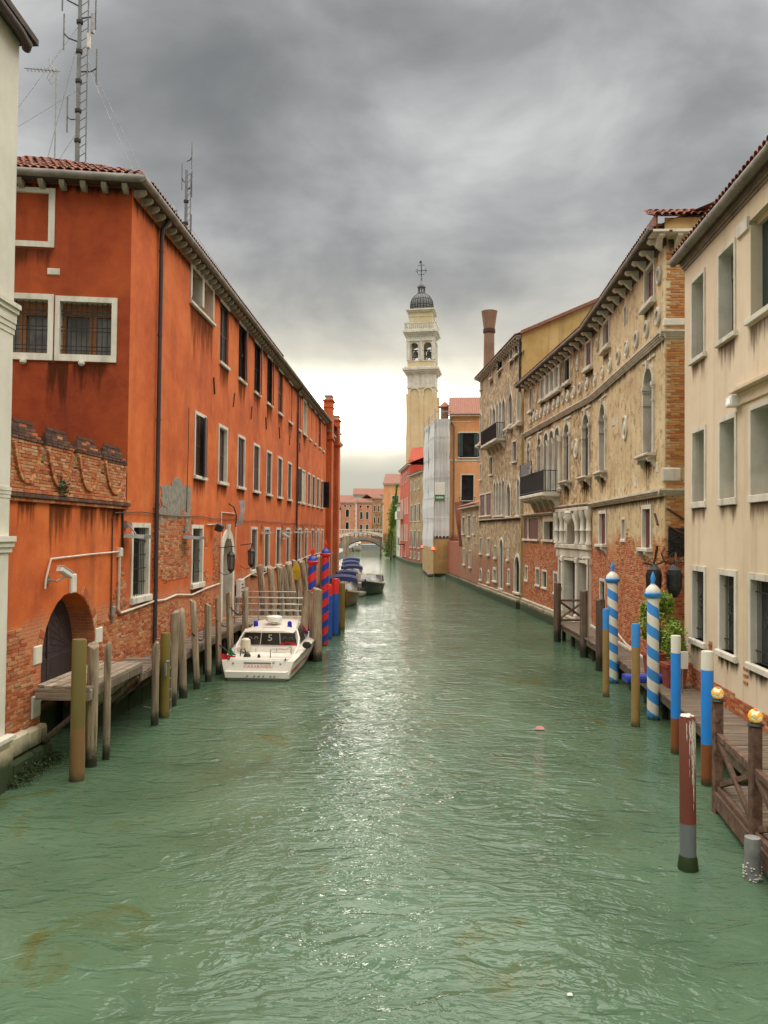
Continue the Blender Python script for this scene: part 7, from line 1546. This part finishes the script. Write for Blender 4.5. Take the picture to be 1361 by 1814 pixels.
for s_ in (-1, 1):
    MB().add([(s_*1.0, 2.45, 1.02), (s_*1.01, 3.5, 1.06), (s_*.80, 3.55, 1.62), (s_*.84, 2.55, 1.5)], [(0, 1, 2, 3)] if s_ > 0 else [(3, 2, 1, 0)]).build('window', 'smoke', pb); MB().add([(s_*1.015, 3.6, 1.08), (s_*.96, 4.75, 1.1), (s_*.72, 4.35, 1.6), (s_*.79, 3.65, 1.62)], [(0, 1, 2, 3)] if s_ > 0 else [(3, 2, 1, 0)]).build('window', 'smoke', pb)
    MB().tube([(s_*.95, 1.2, .78), (s_*1.02, 1.6, 1.0), (s_*.98, 2.1, 1.25), (s_*.86, 2.4, 1.56)], .035, 6).build('frame_post', 'boat_white', pb)
text('CARABINIERI', .155, 'letters_red', pb, Matrix.Translation((.03, -.068, .50)) @ Matrix.Rotation(R(74), 4, 'X'), .006)
b = MB()
for k, x in enumerate((-.3, -.08, .06, .2, .42, .54)): b.prism([(x, .15), (x+.03, .15), (x+.07, .22), (x+.04, .22)], 'y', -.3, -.286)
b.build('lettering', 'letters_dark', pb)
MB().prism([(-.42, .61), (.42, .61), (.42, .66), (-.42, .66)], 'y', -.055, .02).build('vent_slot', 'galv', pb)
b = MB()
for x, z in ((-.75, .62), (.72, .62), (.5, .66)): b.lathe([(.03, 0), (.03, .03), (.01, .035)], 8); n0 = len(b.v)-24; b.v[n0:] = [(p[0]+x, -p[2]-.03, p[1]+z) for p in b.v[n0:]]
b.build('fitting', 'galv', pb)
text('102', .13, 'letters_dark', pb, Matrix.Translation((.1, 3.35, 1.785)) @ Matrix.Rotation(R(4), 4, 'X'), .004)
rd_ = MB(); rd_.lathe([(.22, 1.80), (.28, 1.83), (.30, 1.92), (.28, 2.02), (.2, 2.06), (.02, 2.07)], 18, (-.02, 3.0)); rd_.lathe([(.1, 1.7), (.1, 1.81)], 10, (-.02, 3.0)); rd_.build('radar', 'boat_white', pb, True)
for x in (-.60, .56): 
    o = MB().lathe([(.075, 1.66), (.075, 1.80), (.05, 1.86), (.01, 1.87)], 12, (x, 2.75)).build('beacon', 'blue_lamp', pb, True); MB().lathe([(.085, 1.6), (.085, 1.665)], 12, (x, 2.75)).build('base', 'iron', o)
b = MB(); b.tube([(-.25, 2.2, 1.60), (-.25, 2.2, 1.67), (.32, 2.2, 1.67), (.32, 2.2, 1.60)], .014, 6); b.build('roof_rail', 'steel', pb)
b = MB(); b.tube([(.35, .25, .8), (.35, .3, 1.12), (.85, .3, 1.12), (.9, .9, 1.12), (.9, .95, .8)], .02, 6); b.tube([(.4, .3, .98), (.85, .3, .98)], .014, 6); b.build('stern_rail', 'steel', pb)
b = MB(); b.tube([(-.65, .5, .8), (-.62, .45, 1.05), (-.5, .4, 1.1), (-.42, .4, .85)], .02, 6); b.lathe([(.09, .75), (.12, .82), (.08, .92), (.03, .95)], 10, (-.4, .35)); b.build('davit', 'iron', pb)
MB().lathe([(.05, .82), (.15, .9), (.17, 1.1), (.15, 1.32), (.08, 1.38), (.02, 1.39)], 14, (-.62, 1.15)).build('fender', 'boat_cream', pb, True)
MB().lathe([(.03, .75), (.05, .8), (.035, .92)], 8, (0, .2)).build('bollard', 'iron', pb)
MB(Matrix.Translation((1.27, 1.9, 1.02)) @ Matrix.Rotation(R(90), 4, 'X')).lathe([(.04, -.08), (.13, -.06), (.15, 0), (.13, .06), (.04, .08)], 14).build('round_fender', 'iron', pb, True)
b = MB(Matrix.Translation((.64, 1.93, 1.0))); b.lathe([(.30, .0), (.3, .06), (.24, .1), (.16, .1), (.14, .02)], 16, a0=0, a1=math.pi); b.v = [(p[0], p[2]*.6-.04, abs(p[1])*.45) for p in b.v]; b.build('lifebuoy', 'red_p', pb, True)
for x in (-.88, .88):
    b = MB(); b.tube([(x-.02, .02, .74), (x-.02, .02, .79)], .02, 6); b.tube([(x-.02, -.06, .79), (x-.02, .12, .79)], .02, 6); b.build('cleat', 'iron', pb)
for x in (-.31, .37): MB().box(x-.008, x+.008, 1.292, 1.3, .73, .97).build('seam', 'galv', pb)
MB().box(-.95, .95, .51, .53, .765, .785).build('seam', 'galv', pb); MB().tube([(.75, 3.4, 1.7), (.8, 3.2, 3.1)], .009, 5).build('whip_aerial', 'boat_white', pb)
b = MB()
for x in (-.9, -.5, .5, .9): b.box(x-.006, x+.006, 2.6, 2.61, .8, 1.5)
MB().tube([(-1.19, 1.0, .78), (-1.3, 3.0, .9), (-1.32, 4.6, 1.05), (-1.1, 6.2, 1.2), (-.6, 7.4, 1.34)], .018, 6).build('side_rail', 'steel', pb); MB().tube([(1.19, 1.0, .78), (1.3, 3.0, .9), (1.32, 4.6, 1.05), (1.1, 6.2, 1.2), (.6, 7.4, 1.34)], .018, 6).build('side_rail', 'steel', pb)
for y in (1.2, 2.6): MB(Matrix.Translation((-1.33, y, .35))).lathe([(.02, .3), (.09, .26), (.1, 0), (.09, -.22), (.02, -.26)], 10).build('fender', 'boat_cream', pb, True)
fl = MB(); fl.tube([(-.95, .15, .72), (-.92, .1, 1.35)], .014, 6); fo = fl.build('flagstaff', 'steel', pb)
def cloth(name, m, pts0, pts1):
    b = MB(); n = 8
    for i in range(n+1):
        f = i/n; w_ = .04*math.sin(f*7)
        for p in ((pts0), (pts1)): b.v.append(tuple(Vector(p[0]).lerp(Vector(p[1]), f)+Vector((0, w_, 0)))); b.t.append(0)
    b.f += [(2*i, 2*i+1, 2*i+3, 2*i+2) for i in range(n)]; return b.build(name, m, fo)
cloth('flag_green', 'flag_g', ((-.93, .12, 1.22), (-.72, .2, .88)), ((-.94, .12, .92), (-.86, .15, .78))); cloth('flag_white', 'white_p', ((-.94, .12, .92), (-.72, .2, .88)), ((-.95, .12, .84), (-.75, .2, .82))); cloth('flag_red', 'flag_r', ((-1.2, .1, .95), (-.72, .16, .84)), ((-1.15, .1, .7), (-.8, .16, .66)))
t = thing('fender_line', 'dark round fender hanging on a short line at the police boat quarter', 'fender', (-2.72, 27.9, .8)) if False else None

def taxi(name, label, loc, rz, L_, hb, hullm, deckm, canm, can=True, grp='boats moored along the left piles', sc_=1.0, wind=True):
    t = thing(name, label, 'boat', loc, rz, grp); t.scale = (sc_,)*3
    st = [(0, hb*.86, hb*.75, .72, .0, -.25), (L_*.25, hb*.98, hb*.85, .74, .02, -.3), (L_*.55, hb, hb*.85, .84, .05, -.35), (L_*.8, hb*.72, hb*.5, 1.0, .15, -.3), (L_*.93, hb*.32, hb*.18, 1.12, .3, -.1), (L_, .04, .03, 1.2, .6, .25)]
    MB().loft(hull_secs(st), True, True, True).build('hull', hullm, t, True)
    b = MB()
    for s_ in (-1, 1):
        rows = [[(s_*(a+.02), y, dz+.03), (s_*(a+.035), y, dz-.03), (s_*(a+.02), y, dz-.09)] for y, a, c, dz, cz, kz in st]
        for p, q in zip(rows, rows[1:]): b.quad(p[0], q[0], q[1], p[1]); b.quad(p[1], q[1], q[2], p[2])
    b.build('rub_rail', 'boat_cream' if hullm != 'boat_dark' else 'boat_white', t)
    b = MB(); b.loft([[(-a*.93, y, dz+.05), (-a*.4, y, dz+.085), (a*.4, y, dz+.085), (a*.93, y, dz+.05)] for y, a, c, dz, cz, kz in st[2:]], False, False); b.build('foredeck', deckm, t, True)
    MB().box(-hb*.75, hb*.75, .3, L_*.5, .76, .84).build('cockpit_sole', 'varnish', t)
    for y in (L_*.12, L_*.3): MB().cbox(-hb*.7, hb*.7, y, y+.45, .84, 1.12, .03).build('seat', 'boat_cream', t)
    if wind:
        y = L_*.56; b = MB(); b.loft([[(-hb*.86, y-.35, .92), (-hb*.8, y-.45, 1.42)], [(-hb*.5, y+.12, .93), (-hb*.46, y-.1, 1.45)], [(hb*.5, y+.12, .93), (hb*.46, y-.1, 1.45)], [(hb*.86, y-.35, .92), (hb*.8, y-.45, 1.42)]], False, False); b.build('windscreen', 'screen', t)
        b = MB()
        for p, q in (((-hb*.86, y-.36, .9), (-hb*.8, y-.46, 1.44)), ((-hb*.5, y+.13, .9), (-hb*.46, y-.1, 1.47)), ((hb*.5, y+.13, .9), (hb*.46, y-.1, 1.47)), ((hb*.86, y-.36, .9), (hb*.8, y-.46, 1.44))): b.tube([p, q], .025, 5)
        b.tube([(-hb*.8, y-.46, 1.44), (-hb*.46, y-.1, 1.47), (hb*.46, y-.1, 1.47), (hb*.8, y-.46, 1.44)], .025, 5); b.build('screen_frame', 'boat_cream', t)
    if can:
        y0, y1 = L_*.1, L_*.55; b = MB()
        b.loft([[(-hb*.92, y, z0-.16), (-hb*.9, y, z0), (-hb*.5, y, z0+.13), (0, y, z0+.18), (hb*.5, y, z0+.13), (hb*.9, y, z0), (hb*.92, y, z0-.16)] for y, z0 in ((y0, 1.35), (y0+.1, 1.68), ((y0+y1)/2, 1.86), (y1-.12, 1.74), (y1, 1.42))], False, False); b.build('canopy', canm, t, True)
        b = MB()
        for y in (y0+.05, y1-.05):
            for s_ in (-1, 1): b.tube([(s_*hb*.88, y, .8), (s_*hb*.88, y, 1.72)], .02, 5)
        b.build('canopy_frame', 'steel', t)
    return t
PI = math.pi
taxi('motor_boat', 'nearest varnished wooden boat with a navy canopy among the canopied boats', (-3.1, 57.5, 0), PI+.12, 7.2, 1.15, 'varnish', 'boat_cream', 'canvas_blue', sc_=.93)
taxi('motor_boat', 'second boat with a white cabin front and navy canopy behind the varnished boat', (-3.1, 66.8, 0), PI+.1, 6.5, 1.1, 'boat_dark', 'boat_white', 'canvas_blue', sc_=.85)
taxi('motor_boat', 'third boat, its bow pointing out, with a wide navy canopy', (-3.25, 78.2, 0), PI+.14, 7.0, 1.2, 'boat_dark', 'boat_white', 'canvas_blue', sc_=.85)
taxi('motor_boat', 'fourth boat with a narrow navy canopy', (-3.7, 88.5, 0), PI+.1, 6.5, 1.1, 'boat_dark', 'boat_white', 'canvas_blue', sc_=.85)
taxi('motor_boat', 'farthest of the boats with navy canopies', (-4.0, 99, 0), PI+.08, 6.8, 1.25, 'boat_dark', 'boat_white', 'canvas_blue', sc_=.85)
cb = taxi('open_boat', 'dark hulled open boat with a pale foredeck coming down the middle of the canal', (-.95, 66.6, 0), PI-.06, 6.4, 1.2, 'boat_dark', 'boat_white', 'canvas_brown', False, None)
b = MB(); b.loft([[(-1.05, 1.0, .8), (-1.0, 1.1, 1.3), (0, 1.15, 1.42), (1.0, 1.1, 1.3), (1.05, 1.0, .8)], [(-1.05, 3.0, .85), (-.9, 2.9, 1.25), (0, 2.9, 1.3), (.9, 2.9, 1.25), (1.05, 3.0, .85)]], True, False); b.build('folded_hood', 'canvas_brown', cb); MB().tube([(0, 4.6, .9), (0, 4.6, 1.7)], .015, 5).build('staff', 'steel', cb); MB().cbox(-.5, .5, 2.0, 2.5, 1.0, 1.3, .05).build('seat', 'varnish', cb)
taxi('covered_boat', 'white covered boat moored beyond the foot bridge', (-7.3, 205, 0), PI, 7, 1.5, 'boat_white', 'boat_white', 'boat_cream', True, None, 1.2)
# side boat's stern motor
t = thing('outboard_motor', 'small grey outboard motor between the varnished boat and the dark open boat', 'motor', (-1.75, 59.5, .2)); MB().cbox(-.16, .16, -.2, .2, .45, .85, .05).build('cowl', 'galv', t); MB().box(-.05, .05, -.06, .06, -.5, .46).build('leg', 'galv', t)
t = thing('dinghy', 'pale little dinghy between the varnished boat and the dark open boat', 'boat', (-1.8, 61.5, 0), PI); MB().loft(hull_secs([(0, .5, .4, .3, 0, -.1), (1.2, .55, .45, .32, .02, -.12), (2.1, .35, .2, .38, .08, -.05), (2.5, .04, .03, .42, .2, .1)]), True, True, True).build('hull', 'boat_white', t, True); MB().box(-.45, .45, .9, 1.1, .33, .37).build('thwart', 'varnish', t)
